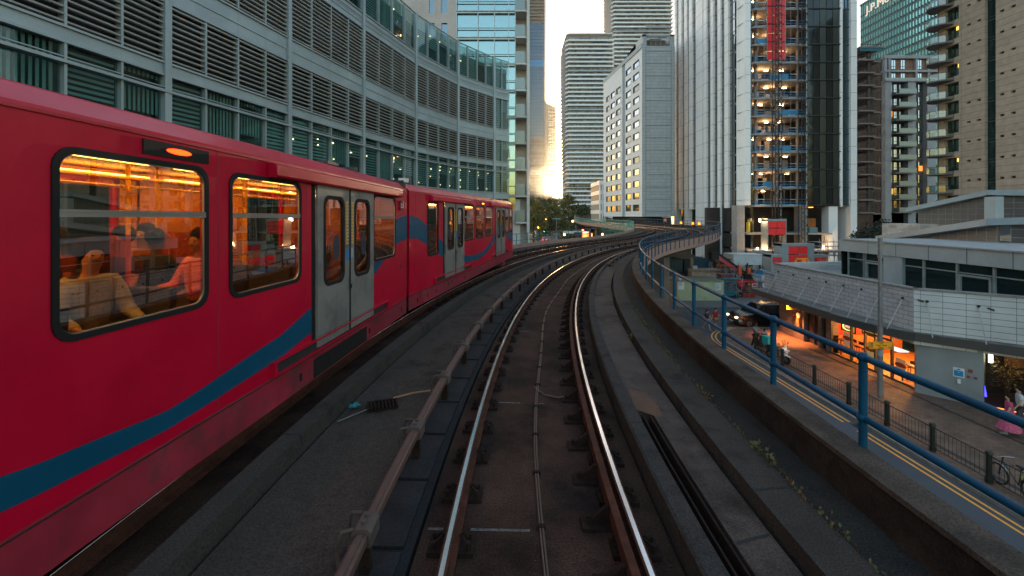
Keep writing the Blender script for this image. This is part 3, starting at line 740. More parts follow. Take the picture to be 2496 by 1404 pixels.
# farther half
d2a = (2.62, 4.58); d2b = (9.75, 11.72)
ww = [(1.26, 2.08, 1.45, ZW1), (4.72, 5.95, ZW0, ZW1), (6.22, 7.5, ZW0, ZW1), (7.78, 8.98, ZW0, ZW1), (11.95, 12.85, ZW0, ZW1), (13.15, 13.9, ZW0, ZW1)]
H2 = ww+[(d2a[0], d2a[1], ZD0, ZD1), (d2b[0], d2b[1], ZD0, ZD1)]
body(FR2, 14.1, H2); interior(FR2, 13.9)
for k, (a, b, z0, z1) in enumerate(ww): sashwin(FR2, a, b, z0, z1, bar=(k not in (0, 5)))
for a, b in (d2a, d2b): doors(FR2, a, b, False); header(FR2, a-1.25, b+.9); sill(FR2, a-.9, b+.9)
m = MB(*FR2); m.box(2.5, 2.62, -.04, .006, ZD0, ZD1); m.build('door_reveal', rubber, train); m = MB(*FR2); m.box(9.65, 9.75, -.04, .006, ZD0, ZD1); m.build('door_reveal', rubber, train)
stripe(FR2, interp([(0, 1.99, 2.57), (.5, 1.97, 2.52), (1.3, 1.74, 2.27), (2.5, 1.30, 1.75), (3.8, 1.00, 1.34), (5.4, .86, 1.07), (6.8, .84, 1.05), (8.0, .98, 1.18), (9.7, 1.42, 1.72), (11.7, 1.75, 2.1), (12.4, 1.48, 1.78), (13.2, 1.2, 1.72), (14.1, 1.08, 1.72)]), .06, 14.1, [(h[0]-.03, h[1]+.03, h[2]-.03, h[3]+.03) for h in H2])
seats(FR2, (1.3, 5.0, 5.7, 6.6, 7.3, 8.1, 12.1, 12.8))
m = MB(*FR2); m.box(6.95, 7.6, -.01, .012, 2.985, 3.10); dsp2 = m.build('destination_display', rubber, train)
m = MB(*FR2); m.box(7.15, 7.45, .012, .016, 3.02, 3.06); m.build('display_glow', emit('display amber', (1, .3, .03), 3), dsp2)
m = MB(*FR2)                                                            # nose and end wall
m.loft([[(14.1, 0, ZSEAM), (14.1, -WD, ZSEAM), (14.1, -WD, 3.2), (14.1, -WD+.3, 3.38), (14.1, -.3, 3.38), (14.1, 0, 3.2)], [(14.5, -.12, .5), (14.5, -WD+.12, .5), (14.25, -WD+.1, 3.15), (14.2, -WD+.35, 3.33), (14.2, -.35, 3.33), (14.25, -.1, 3.15)]])
m.build('train_end', red_paint, train)
m = MB(*FR2)
for u, z in ((3.0, .42), (3.35, .43), (1.9, .4), (10.2, .46)): m.cyl((0, 0), .001, 0, .001, 4) if False else m.prism([(u+.05*math.cos(t*.785), z+.05*math.sin(t*.785)) for t in range(8)], -.012, -.004, 'y')
m.build('skirt_opening', black, train)
m = MB(*FR2); m.box(.9, 1.35, -1.3, -.55, 3.40, 3.50); m.box(.4, .9, -.9, -.6, 3.4, 3.46); m.build('roof_equipment', dark_metal, train)
m = MB(*FR2); m.box(.95, 1.15, -.7, -.5, 3.45, 3.56); m.build('roof_fitting', whitep, train)
m = MB(*FR1); m.box(3.0, 3.4, -.5, -.3, 3.38, 3.43); m.box(2.2, 2.35, -.6, -.3, 3.38, 3.45); m.build('roof_equipment', dark_metal, train)
# couplers and current collector under the far end
m = MB(*FR2); m.box(11.6, 11.9, -.35, -.02, .0, .35); m.build('shoe_gear', dirty_red, train)

# ================================================================ people
def skinobj(name, joints, edges, m, parent, off):
    me = bpy.data.meshes.new(name); ks = list(joints)
    me.from_pydata([tuple(Vector(joints[k][0])) for k in ks], [(ks.index(a), ks.index(b)) for a, b in edges], [])
    ob = bpy.data.objects.new(name, me); C.objects.link(ob); ob.parent = parent; OFF[ob.name] = OFF[parent.name].copy()
    md = ob.modifiers.new('skin', 'SKIN'); md.use_smooth_shade = True
    for i, k in enumerate(ks):
        r = joints[k][1]; r = r if isinstance(r, tuple) else (r, r); me.skin_vertices[0].data[i].radius = r; me.skin_vertices[0].data[i].use_root = (i == 0)
    sb = ob.modifiers.new('sub', 'SUBSURF'); sb.levels = 1; sb.render_levels = 1
    me.materials.append(m); return ob
SK = {}
def skin_tone(t):
    return mat('skin %d' % t, ((.46, .26, .18), (.10, .05, .032), (.30, .16, .10))[t], .6, var=.08, scale=8)
def person(loc, rot, h, label, top, bottom, tone=0, hair=(.02, .014, .01), pose='stand', arms=(0, 0), legs=(0, 0), longhair=False, skirt=False, short=False, group=None, cat='person', sleeves=True, lean=0.0, shorts=False, beard=False):
    """body built facing +Y of its own frame; arms/legs = swing angles (deg) of left,right; pose stand|sit"""
    t = thing('person', label, cat, loc, group); k = h/1.75; OFF[t.name] = Vector((0, 0, 0))
    sk = skin_tone(tone); hipz = .93*k if pose == 'stand' else .0
    J = {}; E = []
    def put(n, p, r): J[n] = ((p[0]*k, p[1]*k, p[2]*k+0), (r if isinstance(r, tuple) else (r, r)) if False else (r[0]*k, r[1]*k) if isinstance(r, tuple) else (r*k, r*k))
    hz = .93 if pose == 'stand' else .14
    ly = lean
    put('pelvis', (0, 0, hz), (.15, .11)); put('waist', (0, .02*0+ly*.25, hz+.17), (.125, .095)); put('chest', (0, ly*.7, hz+.37), (.15, .11)); put('neck0', (0, ly, hz+.51), (.07, .065))
    put('neck', (0, ly+.01, hz+.57), .05); put('head0', (0, ly+.03, hz+.64), (.068, .08)); put('head1', (0, ly+.02, hz+.71), (.078, .095)); put('head2', (0, ly+.01, hz+.78), (.06, .075))
    put('nose', (0, ly+.13, hz+.68), .012)
    E += [('pelvis', 'waist'), ('waist', 'chest'), ('chest', 'neck0'), ('neck0', 'neck'), ('neck', 'head0'), ('head0', 'head1'), ('head1', 'head2'), ('head1', 'nose')]
    for s, n in ((-1, 'l'), (1, 'r')):
        a = arms[0 if s < 0 else 1]; al, be = (a if isinstance(a, tuple) else (a, a*.4+8))
        sh = (s*.175, ly*.9, hz+.47); put(n+'sh', sh, .055)
        ex = s*.05
        el = (sh[0]+ex, sh[1]+.27*math.sin(R(al)), sh[2]-.27*math.cos(R(al))); put(n+'el', el, .04)
        wr = (el[0]-s*.01, el[1]+.25*math.sin(R(al+be)), el[2]-.25*math.cos(R(al+be))); put(n+'wr', wr, .027)
        hd = (wr[0], wr[1]+.07*math.sin(R(al+be)), wr[2]-.07*math.cos(R(al+be))); put(n+'hd', hd, (.036, .018))
        E += [('chest', n+'sh'), (n+'sh', n+'el'), (n+'el', n+'wr'), (n+'wr', n+'hd')]
        dv = Vector((0, math.sin(R(al+be)), -math.cos(R(al+be)))); 
        for q, ff in enumerate((.068, .08, .074, .058)):
            b = Vector(hd)+Vector((0, 1, 0)).lerp(Vector((0, math.cos(R(al+be)), math.sin(R(al+be)))), 1)*(q-1.5)*.02
            p1 = b+dv*ff*.6; p2 = p1+dv*ff*.4+Vector((-s*.018, 0, 0))
            put(n+'f%d' % q, tuple(p1), .010); put(n+'g%d' % q, tuple(p2), .0085); E += [(n+'hd', n+'f%d' % q), (n+'f%d' % q, n+'g%d' % q)]
        th = Vector(hd)+Vector((-s*.02, .035, .0)); put(n+'th', tuple(th), .011); E.append((n+'wr', n+'th'))
        if pose == 'stand':
            g = legs[0 if s < 0 else 1]; ga, gb = g if isinstance(g, tuple) else (g, -abs(g)*.35-4)
            hp = (s*.09, 0, hz-.04); kn = (hp[0], hp[1]+.42*math.sin(R(ga)), hp[2]-.42*math.cos(R(ga))); an = (kn[0], kn[1]+.40*math.sin(R(ga+gb)), kn[2]-.40*math.cos(R(ga+gb)))
        else:
            hp = (s*.09, .03, hz-.02); kn = (s*.11, .44, hz+.02); an = (s*.11, .46, hz-.38)
        put(n+'hp', hp, .085); put(n+'kn', kn, .055); put(n+'cf', tuple(Vector(kn).lerp(Vector(an), .35)), .055); put(n+'an', an, .036); put(n+'ft', (an[0], an[1]+.15, an[2]-.045), (.04, .028))
        E += [('pelvis', n+'hp'), (n+'hp', n+'kn'), (n+'kn', n+'cf'), (n+'cf', n+'an'), (n+'an', n+'ft')]
    body_ = skinobj('body', J, E, sk, t, None)
    def sub(keys, grow, z=None): return {q: (J[q][0], (J[q][1][0]+grow*k, J[q][1][1]+grow*k)) for q in keys}
    ks = ['chest', 'pelvis', 'waist', 'neck0', 'lsh', 'rsh']; ee = [('pelvis', 'waist'), ('waist', 'chest'), ('chest', 'neck0'), ('chest', 'lsh'), ('chest', 'rsh')]
    d = sub(ks, .02)
    for n in 'lr':
        p = Vector(J[n+'sh'][0]).lerp(Vector(J[n+'el'][0]), .62 if not sleeves == 'long' else 1.0); d[n+'sl'] = (tuple(p), (.062*k, .062*k)); ee.append((n+'sh', n+'sl'))
        if sleeves == 'long':
            p = Vector(J[n+'el'][0]).lerp(Vector(J[n+'wr'][0]), .95); d[n+'cu'] = (tuple(p), (.045*k, .045*k)); ee.append((n+'sl', n+'cu'))
    skinobj('top', d, ee, mat('cloth %.2f %.2f %.2f' % top, top, .85, var=.2, scale=12), t, None)
    if skirt:
        m = MB(); n = 12; rings = []
        for z, r in ((hz+.12, .15), (hz-.1, .21), (hz-.45, .30), (.22, .40)): rings.append([(r*k*math.cos(6.283*j/n)*(1+.06*(j % 2)), r*k*math.sin(6.283*j/n)*(1+.06*(j % 2)), z*k) for j in range(n)])
        m.loft(rings); m.build('skirt', mat('cloth %.2f %.2f %.2f' % bottom, bottom, .85, var=.4, scale=14), t, smooth=True)
    else:
        d = sub(['pelvis', 'lhp', 'rhp'], .018); ee = [('pelvis', 'lhp'), ('pelvis', 'rhp')]
        for n in 'lr':
            d[n+'kn'] = (J[n+'kn'][0], (.075*k, .075*k)); ee.append((n+'hp', n+'kn'))
            if not shorts: d[n+'an'] = (tuple(Vector(J[n+'kn'][0]).lerp(Vector(J[n+'an'][0]), .92)), (.055*k, .055*k)); ee.append((n+'kn', n+'an'))
        skinobj('trousers', d, ee, mat('cloth %.2f %.2f %.2f' % bottom, bottom, .85, var=.2, scale=12), t, None)
    m = MB(); hc = J['head1'][0]; m.ball((hc[0], hc[1]-.028*k, hc[2]+.05*k), .104*k, 12, sz=1.05)
    if longhair: m.loft([[(hc[0]+r*k*math.cos(6.283*j/8), hc[1]-.06*k+r*.6*k*math.sin(6.283*j/8), z) for j in range(8)] for z, r in ((hc[2]+.05*k, .08), (hc[2]-.1*k, .10), (hc[2]-.25*k, .06))])
    hair_ = m.build('hair', mat('hair %.2f' % hair[0], hair, .9, spec=.1, var=.3, scale=30), t, smooth=True)
    m = MB()
    for s in (-1, 1): m.ball((hc[0]+s*.032*k, hc[1]+.083*k, hc[2]-.0*k), .011*k, 6)
    m.box(hc[0]-.025*k, hc[0]+.025*k, hc[1]+.078*k, hc[1]+.088*k, hc[2]-.062*k, hc[2]-.052*k)
    m.build('face', mat('face dark', (.03, .015, .012), .5), t)
    if pose == 'stand':
        m = MB()
        for n in 'lr':
            a = J[n+'an'][0]; m.prism([(a[1]-.07*k, a[2]-.075*k), (a[1]+.2*k, a[2]-.075*k), (a[1]+.19*k, a[2]-.03*k), (a[1]+.04*k, a[2]+.02*k), (a[1]-.06*k, a[2]+.02*k)], a[0]-.045*k, a[0]+.045*k, 'x')
        m.build('shoes', mat('shoe', (.25, .24, .23), .7), t, bevel=.01)
    t.rotation_euler = (0, 0, rot); return t
def local(fr_, u, y, z):
    m = MB(*fr_); return m.pt(u, y, z)
# passengers
person(local(FR1, 5.92, -.42, 1.42), R(165), 1.70, 'dark haired passenger in an orange top behind the nearest train window', (.70, .16, .03), (.03, .03, .05), 2, pose='sit', arms=((25, 60), (25, 60)), group=None, sleeves='long')
person(local(FR1, 6.9, -.62, 1.34), R(250), 1.72, 'pale dressed passenger leaning at the left end of the nearest train window', (.30, .34, .36), (.05, .05, .05), 0, pose='sit', arms=((20, 50), (15, 60)), lean=.05, sleeves='long')
person(local(FR1, 5.9, -1.3, 1.42), R(170), 1.72, 'passenger in dark clothes seated across the aisle of the nearest window', (.06, .03, .03), (.03, .03, .05), 0, pose='sit', arms=((20, 60), (20, 60)))
person(local(FR1, 1.45, -.5, 1.36), R(178), 1.72, 'passenger in black seated behind the last window before the train gap', (.015, .015, .018), (.03, .03, .05), 1, pose='sit', arms=((30, 50), (30, 50)))
person(local(FR1, 5.3, -1.5, 1.38), R(0), 1.72, 'dark clothed passenger seated beyond the second train window', (.03, .03, .035), (.03, .03, .05), 1, pose='sit', arms=((30, 50), (30, 50)))
person(local(FR1, 5.0, -1.9, 1.42), R(178), 1.76, 'passenger in a rust coloured jacket far across the aisle in the nearest window', (.34, .12, .03), (.03, .03, .05), 2, pose='sit', arms=((25, 60), (25, 60)))
person(local(FR1, 5.85, -2.15, 1.42), R(185), 1.7, 'passenger in brown by the door side of the nearest window', (.16, .07, .03), (.03, .03, .05), 0, pose='sit', arms=((25, 60), (25, 60)))
m = MB(*FR1)
for a, b in ((2.25, 4.4), (4.45, 4.7), (6.12, 6.3), (7.75, 8.2), (.1, .85)):
    m.box(a, b, -WD+.07, -WD+.09, 1.03, 3.0)
m.build('far_side_lining', warm_wall, train)
m = MB(*FR1)
for u in (5.0, 6.25, 7.9): m.box(u-.03, u+.03, -1.9, -.9, 1.03, 2.3)
m.build('draught_screen', glass('screen glass orange', (.9, .6, .25), .6, .05, .08), train)
person(at(s_of(1621, 1.9, 60, 100), 1.9, -.02), R(180), 1.78, 'track worker in an orange jacket standing by the far blue railing', (.75, .30, .12), (.03, .04, .07), 0, arms=(5, -5), sleeves='long')
# ================================================================ ground, roads
gm = mat('ground tarmac', (.075, .075, .078), .9, var=.3, scale=.35, bump=.2, grain=.25)
m = MB(); m.quad([(-900, -60, GZ-.02), (900, -60, GZ-.02), (900, 2500, GZ-.02), (-900, 2500, GZ-.02)])
m.build('ground', gm, kind='structure')
roadm = mat('road asphalt', (.062, .070, .083), .85, var=.18, scale=.6, bump=.25, bscale=40, dirt=(.050, .055, .064), dscale=.25, grain=.3)
KX = 15.75
def kerb_line(off=0.0, y0=-20, yc=31.3, r=4.2):
    """kerb of the retail pavement: straight then turning right round the corner"""
    P = [(KX+off, y) for y in (y0, 0, 10, 18, 24, 28)]
    rr_ = r-off
    for k in range(0, 10): a = R(10*k); P.append((KX+r-rr_*math.cos(a), yc+rr_*math.sin(a)))
    P.append((40, yc+rr_)); return P
m = MB(); ko = kerb_line(); m.quad([(3.0, -20, GZ), (KX+.2, -20, GZ), (KX+.2, 40, GZ), (3.0, 40, GZ)]); m.quad([(KX+.2, 30, GZ), (60, 30, GZ), (60, 41, GZ), (KX+.2, 41, GZ)])
m.build('road', roadm, kind='structure')
def ribbon(mb, A, B, z, m_=0, skip=lambda p: False):
    for k in range(len(A)-1):
        if skip(A[k]): continue
        mb.quad([(A[k][0], A[k][1], z), (B[k][0], B[k][1], z), (B[k+1][0], B[k+1][1], z), (A[k+1][0], A[k+1][1], z)], m_)
m = MB()
def dens(P, st=.5):
    Q = []
    for a, b in zip(P, P[1:]):
        n = max(1, int(math.dist(a, b)/st)); Q += [(a[0]+(b[0]-a[0])*k/n, a[1]+(b[1]-a[1])*k/n) for k in range(n)]
    return Q+[P[-1]]
for o in (-.52, -.80):
    A = dens(kerb_line(o), .5); B = dens(kerb_line(o+.10), .5)
    A = kerb_line(o); B = kerb_line(o+.10)
    for k in range(len(A)-1):
        if A[k][1] == 18: # gap by a gully
            a = (A[k][0], 18); 
            m.quad([(A[k][0], 18, GZ+.006), (B[k][0], 18, GZ+.006), (B[k][0], 18.7, GZ+.006), (A[k][0], 18.7, GZ+.006)])
            m.quad([(A[k][0], 19.5, GZ+.006), (B[k][0], 19.5, GZ+.006), (B[k+1][0], 24, GZ+.006), (A[k+1][0], 24, GZ+.006)])
        elif k < len(A)-2: m.quad([(A[k][0], A[k][1], GZ+.006), (B[k][0], B[k][1], GZ+.006), (B[k+1][0], B[k+1][1], GZ+.006), (A[k+1][0], A[k+1][1], GZ+.006)])
m.build('road_marking', mat('double yellow paint', (.90, .37, .045), .75, var=.12, scale=5, grain=.15), kind='structure')
m = MB(); a = kerb_line(); m.prism(a+[(40, -20)], GZ-.01, GZ+.115, 'z'); 
m.build('pavement', brick('brick paving', (.16, .095, .064), (.07, .046, .034), .22, .11, .008, .75, 'h', bump=.2, var=.35), kind='structure')  # warm glow from the shops is put into the brick colour
m = MB(); 
for k in range(len(a)-1):
    b = kerb_line(-.14)
    m.prism([b[k], a[k], a[k+1], b[k+1]], GZ, GZ+.13, 'z')
m.build('kerb', mat('granite kerb', (.20, .185, .17), .8, var=.3, scale=3, bump=.2, grain=.3), kind='structure')
m = MB(); m.prism([(17.0, -20), (17.2, -20), (17.2, 30), (17.0, 30)], GZ+.116, GZ+.121); m.prism([(20.6, 0), (20.75, 0), (20.75, 30), (20.6, 30)], GZ+.116, GZ+.121)
m.build('paving_band', mat('paving band', (.035, .03, .028), .8), kind='structure')
m = MB(); m.box(KX-.55, KX-.2, 18.85, 19.35, GZ+.004, GZ+.012); 
for k in range(5): m.box(KX-.53+k*.065, KX-.50+k*.065, 18.88, 19.32, GZ+.012, GZ+.02)
tag(m.build('drain_cover', dark_metal), 'iron drain cover in the gap of the double yellow lines', 'drain cover')
# road beyond the viaduct at left
m = MB(); m.prism([(3, 80), (16, 80), (60, 700), (34, 700)], GZ-.01, GZ+.0); m.build('road', mat('far road', (.11, .11, .11), .8, var=.2, scale=.1), kind='structure')
m = MB()
for k in range(26):
    y = 95+k*12; t = (y-80)/620; x = 9.5+37.5*t; m.box(x-.08, x+.08, y, y+5, GZ+.004, GZ+.01)
m.prism([(13.6, 80), (13.8, 80), (56.4, 700), (56, 700)], GZ+.004, GZ+.01); m.prism([(4.6, 80), (4.8, 80), (36.9, 700), (36.5, 700)], GZ+.004, GZ+.01)
m.build('road_marking', mat('white road paint', (.6, .6, .58), .7), kind='structure')

# ================================================================ louvred glass office block at left
teal_glass = glass('teal glass', (.74, .86, .85), .55, .03, .05)
blind = mat('teal blinds', (.23, .335, .32), .8, var=.16, scale=.8)
blind_dk = mat('dark room', (.04, .065, .062), .9)
louv = mat('louvre blade', (.46, .48, .46), .45, .25, var=.12, scale=1)
off_b = thing('office_building', 'long curved office block of grey panels, dark louvres and green glass behind the train', 'building', (-12, 15, GZ))
bays = [(-14.2, -2.9), (-13.85, 3.1), (-13.0, 9.1), (-12.0, 15.0), (-10.7, 20.7), (-9.16, 26.6), (-7.3, 32.8), (-4.75, 38.1), (-1.72, 42.0), (-.29, 43.2)]
T0 = 17.9
rb = random.Random(3)
def bayfr(a, b):
    d = math.hypot(b[0]-a[0], b[1]-a[1]); ang = math.atan2(b[0]-a[0], b[1]-a[1]); return ((a[0], a[1], 0), ang, False), d
back = MB(); sp = MB(); 
pane_n = 0; stuff_p = None
for bi in range(len(bays)-1):
    f_, d = bayfr(bays[bi], bays[bi+1]); last = bi == len(bays)-2; n = 2 if last else 4; pw = d/n
    far = bi < 2
    # backing wall
    m = MB(*f_); m.box(0, d, -6, -.45, GZ, 17.2); m.box(0, d, -.45, -.28, GZ, 3.4); m.build('wall', blind_dk, off_b)
    m = MB(*f_)                                                         # spandrels
    for z0, z1 in ((GZ, 1.0), (4.2, 4.81), (7.40, 7.87), (9.95, 11.09), (14.06, 15.06)):
        m = MB(*f_); m.box(0, d, -.28, -.02, z0, z1); m.build('spandrel_panel', alu, off_b)
    m = MB(*f_)                                                         # fine lines and ledges
    for z in (4.79, 7.42, 7.85, 9.96, 11.07, 14.08, 15.04, 17.9): m = MB(*f_); m.box(0, d, -.05, .05, z-.035, z+.035); m.build('ledge', alu_dk, off_b)
    m = MB(*f_); m.box(0, d, -.04, .11, 6.81, 6.90); m.build('transom', alu_dk, off_b); m = MB(*f_); m.box(0, d, -.03, .03, 6.98, 7.01); m.build('transom', alu_dk, off_b)
    for z in (14.4, 14.75, 10.5): m = MB(*f_); m.box(0, d, -.03, .01, z-.012, z+.012); m.build('panel_joint', alu_dk, off_b)
    m = MB(*f_); m.tube([(0, .06, 14.62), (d, .06, 14.62)], .02, 5); m.build('safety_rail', alu_dk, off_b)
    m = MB(*f_)                                                         # mullions
    for k in range(1, n):
        x = k*pw
        for z0, z1 in ((4.81, 7.4), (7.87, 9.95), (11.09, 14.06), (15.06, 17.9), (1.0, 4.2)): m.box(x-.035, x+.035, -.2, .025, z0, z1)
        m.box(x-.006, x+.006, -.03, -.016, 10, 11.05); m.box(x-.006, x+.006, -.03, -.016, 14.1, 15.02); m.box(x-.006, x+.006, -.03, -.016, 7.43, 7.84)
    m.build('mullion', alu_dk, off_b)
    m = MB(*f_); m.box(-.14, .0, -.2, .09, GZ, 18.0); m.box(-.0+.02, .12, -.2, .06, GZ, 18.0); m.build('column', alu, off_b)
    if not last:
        for nm, z0, z1 in (('louvre_screen', 7.87, 9.95), ('louvre_screen', 11.09, 14.06)):
            m = MB(*f_); z = z0+.16
            while z < z1-.05:
                m.prism([(-.16, z-.035), (.0, z-.06), (.02, z-.015), (-.14, z+.02)], .12, d-.14, 'x'); z += .205
            m.build(nm, louv, off_b)
            m = MB(*f_); m.box(0, d, -.44, -.3, z0, z1); m.build('louvre_void', black, off_b)
    # panes with blinds
    strips = [(4.81, 6.81), (6.98, 7.40), (15.1, 17.86)]+([(7.9, 9.93), (11.1, 14.05)] if last else [])
    if bi >= 3: strips.append((1.05, 4.15))
    for k in range(n):
        drop = rb.choice([0, 0, 0, .35, .6]); vert = rb.random() < .4; x0, x1 = k*pw+.035, (k+1)*pw-.035
        m = MB(*f_); 
        for z0, z1 in strips:
            if vert:
                q = x0+.06
                while q < x1-.04: m.box(q, q+.075, -.27, -.25, z0+drop*(z1-z0), z1); q += .15
            else:
                z = z0+.04+drop*(z1-z0)
                while z < z1-.04: m.box(x0, x1, -.27, -.25, z, min(z1, z+.085)); z += .17
        m.build('blind', blind, off_b)
        for z0, z1 in strips:
            m = MB(*f_); m.box(x0, x1, -.13, -.12, z0, z1); m.build('window_pane', teal_glass, off_b)
# office ceiling lights glimpsed
m = MB()
for k in range(60):
    bi = rb.choice([4, 5, 6, 7]); f_, d = bayfr(bays[bi], bays[bi+1]); m.frame(*f_); u = rb.choice([.5, 2.1, 3.4, 5.0])*d/6+rb.uniform(-.1, .1); z = rb.choice([5.1, 5.7, 6.3, 6.6, 16.4, 17.0]); m.box(u, u+.05, -.22, -.18, z, z+.03)
m.build('ceiling_light', emit('office light', (1, .72, .35), 2.6), off_b, kind='stuff')

# ================================================================ apartment block behind it
apt = thing('apartment_building', 'beige apartment block with glass bays and stacked balconies beyond the curved office', 'building', (-3, 49, GZ))
D = 49.0
beige = mat('beige render', (.50, .44, .41), .8, var=.08, scale=.5, bump=.05, dirt=(.42, .37, .35), dscale=.4)
cream = mat('cream render', (.58, .56, .53), .8, var=.07, scale=.5, dirt=(.5, .48, .45), dscale=.3)
pale_glass = mirror_glass('pale teal glass', (.62, .86, .86), .06, .38, .2, (.05, .10, .10))
screen_glass = mirror_glass('frosted balcony glass', (.62, .70, .70), .3, .16, .1, (.15, .19, .185))
fr0 = ((0, D, 0), R(90), False)     # x = world X, y = towards the camera
m = MB(*fr0); m.holes(-16, X(1113, D), GZ, 60, [(X(a, D), X(b, D), Z(525, D)+5+3*k, Z(525, D)+6.9+3*k) for a, b in ((1046, 1059), (1076, 1090)) for k in range(15)], -12, -.0)
m.build('wall', beige, apt)
m = MB(*fr0); m.box(X(1256, D), X(1291, D), -12, -1.6, GZ, 60); m.box(X(1284, D), X(1291, D), -1.6, 0, GZ, 60); m.box(X(1113, D), X(1256, D), -12, -.6, GZ, 60)
m.box(X(1256, D), X(1268, D), -1.6, -.3, GZ, Z(486, D)); m.box(X(1225, D), X(1256, D), -.6, 0, GZ, Z(510, D)); m.build('wall', cream, apt)
for k in range(-1, 17):
    z = Z(476, D)+3*k; m = MB(*fr0)
    m.box(X(1113, D), X(1256, D), -.55, -.05, z-.25, z+.1); m.box(X(1113, D), X(1258, D), -.1, .06, z+1.02, z+1.08); m.box(X(1113, D), X(1258, D), -.1, .08, z-.05, z+.03)
    for q in (1113, 1165, 1205, 1240, 1256): m.box(X(q, D)-.04, X(q, D)+.04, -.1, .03, z+.1, z+2.75)
    m.build('window_frame', mat('pale metal', (.42, .48, .48), .4, .3), apt)
    m = MB(*fr0); m.box(X(1113, D), X(1256, D), -.4, -.35, z+.1, z+2.75); m.build('window', pale_glass, apt)
    m = MB(*fr0); m.prism([(X(1256, D), .3), (X(1281, D), .3), (X(1284, D), -.1), (X(1284, D), -1.6), (X(1256, D), -1.6)], z-.22, z-.02, 'z')
    bl = m.build('balcony', cream, apt); m = MB(*fr0); m.box(X(1257, D), X(1279, D), .27, .30, z, z+1.28); m.build('balcony_screen', screen_glass, bl)
for a, b in ((1046, 1059), (1076, 1090)):
    many('window', [(X(a, D), X(b, D), -.25, -.2, Z(525, D)+5+3*k, Z(525, D)+6.9+3*k) for k in range(15)], mirror_glass('bluish window glass', (.55, .68, .75), .05, .3), apt, fr0)

# ================================================================ generic tower
def tower(name, label, px0, px1, D, pytop, zb=GZ, depth=None, wall=None, loc=None):
    return thing(name, label, 'tower', (X((px0+px1)/2, D), D+5, zb))
glass_blue = mirror_glass('blue curtain glass', (.30, .55, .80), .08, .08, .3, (.08, .15, .21))
glass_dk = mirror_glass('dark tower glass', (.42, .50, .52), .05, .12, .25, (.012, .018, .02))
slab_w = mat('pale balcony slab', (.78, .78, .77), .7, var=.06, scale=.2)
# far striped residential towers
def striped(label, px0, px1, D, ztop, pitch, chamfer, wallm, glassm, z0, crown=True, depth=34):
    t = tower('tower', label, px0, px1, D, 0); x0, x1 = X(px0, D), X(px1, D); f_ = ((0, D, 0), R(90), False)
    m = MB(*f_); m.prism([(x0+chamfer, -.0), (x1, -0.), (x1, -depth), (x0+.5, -depth), (x0+.5, -chamfer)], GZ, ztop-2, 'z'); m.build('core', wallm, t)
    n = int((ztop-z0)/pitch); k = 0; extra = None
    for k in range(n):
        z = z0+k*pitch; m = MB(*f_) if k < 100 else extra
        m.prism([(x0+chamfer*.8, 2.0), (x1+1, 2.0), (x1+1, -depth-1), (x0-1.2, -depth-1), (x0-1.2, -chamfer)], z, z+.32, 'z')
        m.build('balcony_slab', slab_w, t)
        m = MB(*f_); m.prism([(x0+chamfer*.8, 1.85), (x1+.9, 1.85), (x1+.9, 1.80), (x0+chamfer*.8+.05, 1.80), (x0-1.0, -chamfer), (x0-1.1, -chamfer)], z+.32, z+1.15, 'z'); m.build('balustrade', slab_w if k % 9 else glassm, t)
    rr_ = random.Random(px0); m = MB(*f_); mm = MB(*f_)
    for k in range(n):
        z = z0+k*pitch; x = x0+chamfer+.5
        while x < x1-1:
            w_ = rr_.uniform(.8, 2.6)
            (m if rr_.random() < .5 else mm).box(x, min(x1, x+w_), .0, .05, z+.35, z+pitch-.1); x += w_+rr_.uniform(.3, 1.6)
    m.build('window', glassm, t, kind='stuff'); mm.build('window', mat('pale infill', (.34, .33, .32), .7), t, kind='stuff')
    m = MB(*f_); m.prism([(x0+chamfer*.8+.5, 1.2), (x1+.5, 1.2), (x1+.5, -depth), (x0-.5, -depth), (x0-.5, -chamfer)], ztop-.6, ztop, 'z'); m.build('roof', slab_w, t)
    return t
glass_str = mirror_glass('striped tower glass', (.55, .62, .66), .08, .10, .25, (.11, .115, .115))
wdk = mat('tower infill', (.20, .195, .185), .6, var=.3, scale=.3)
striped('tall tower striped with white balconies in the middle, flat topped, beside the bright sunset gap', 1382, 1492, 309, Z(82, 309), 3.08, 1.0, wdk, glass_str, Z(525, 309)-8)
striped('taller striped tower rising out of the top of the picture behind the white hotel', 1493, 1636, 345, 300, 3.3, 1.0, wdk, glass_str, 60, depth=30)
# top of the first one: glazed crown
D = 309; f_ = ((0, D, 0), R(90), False)
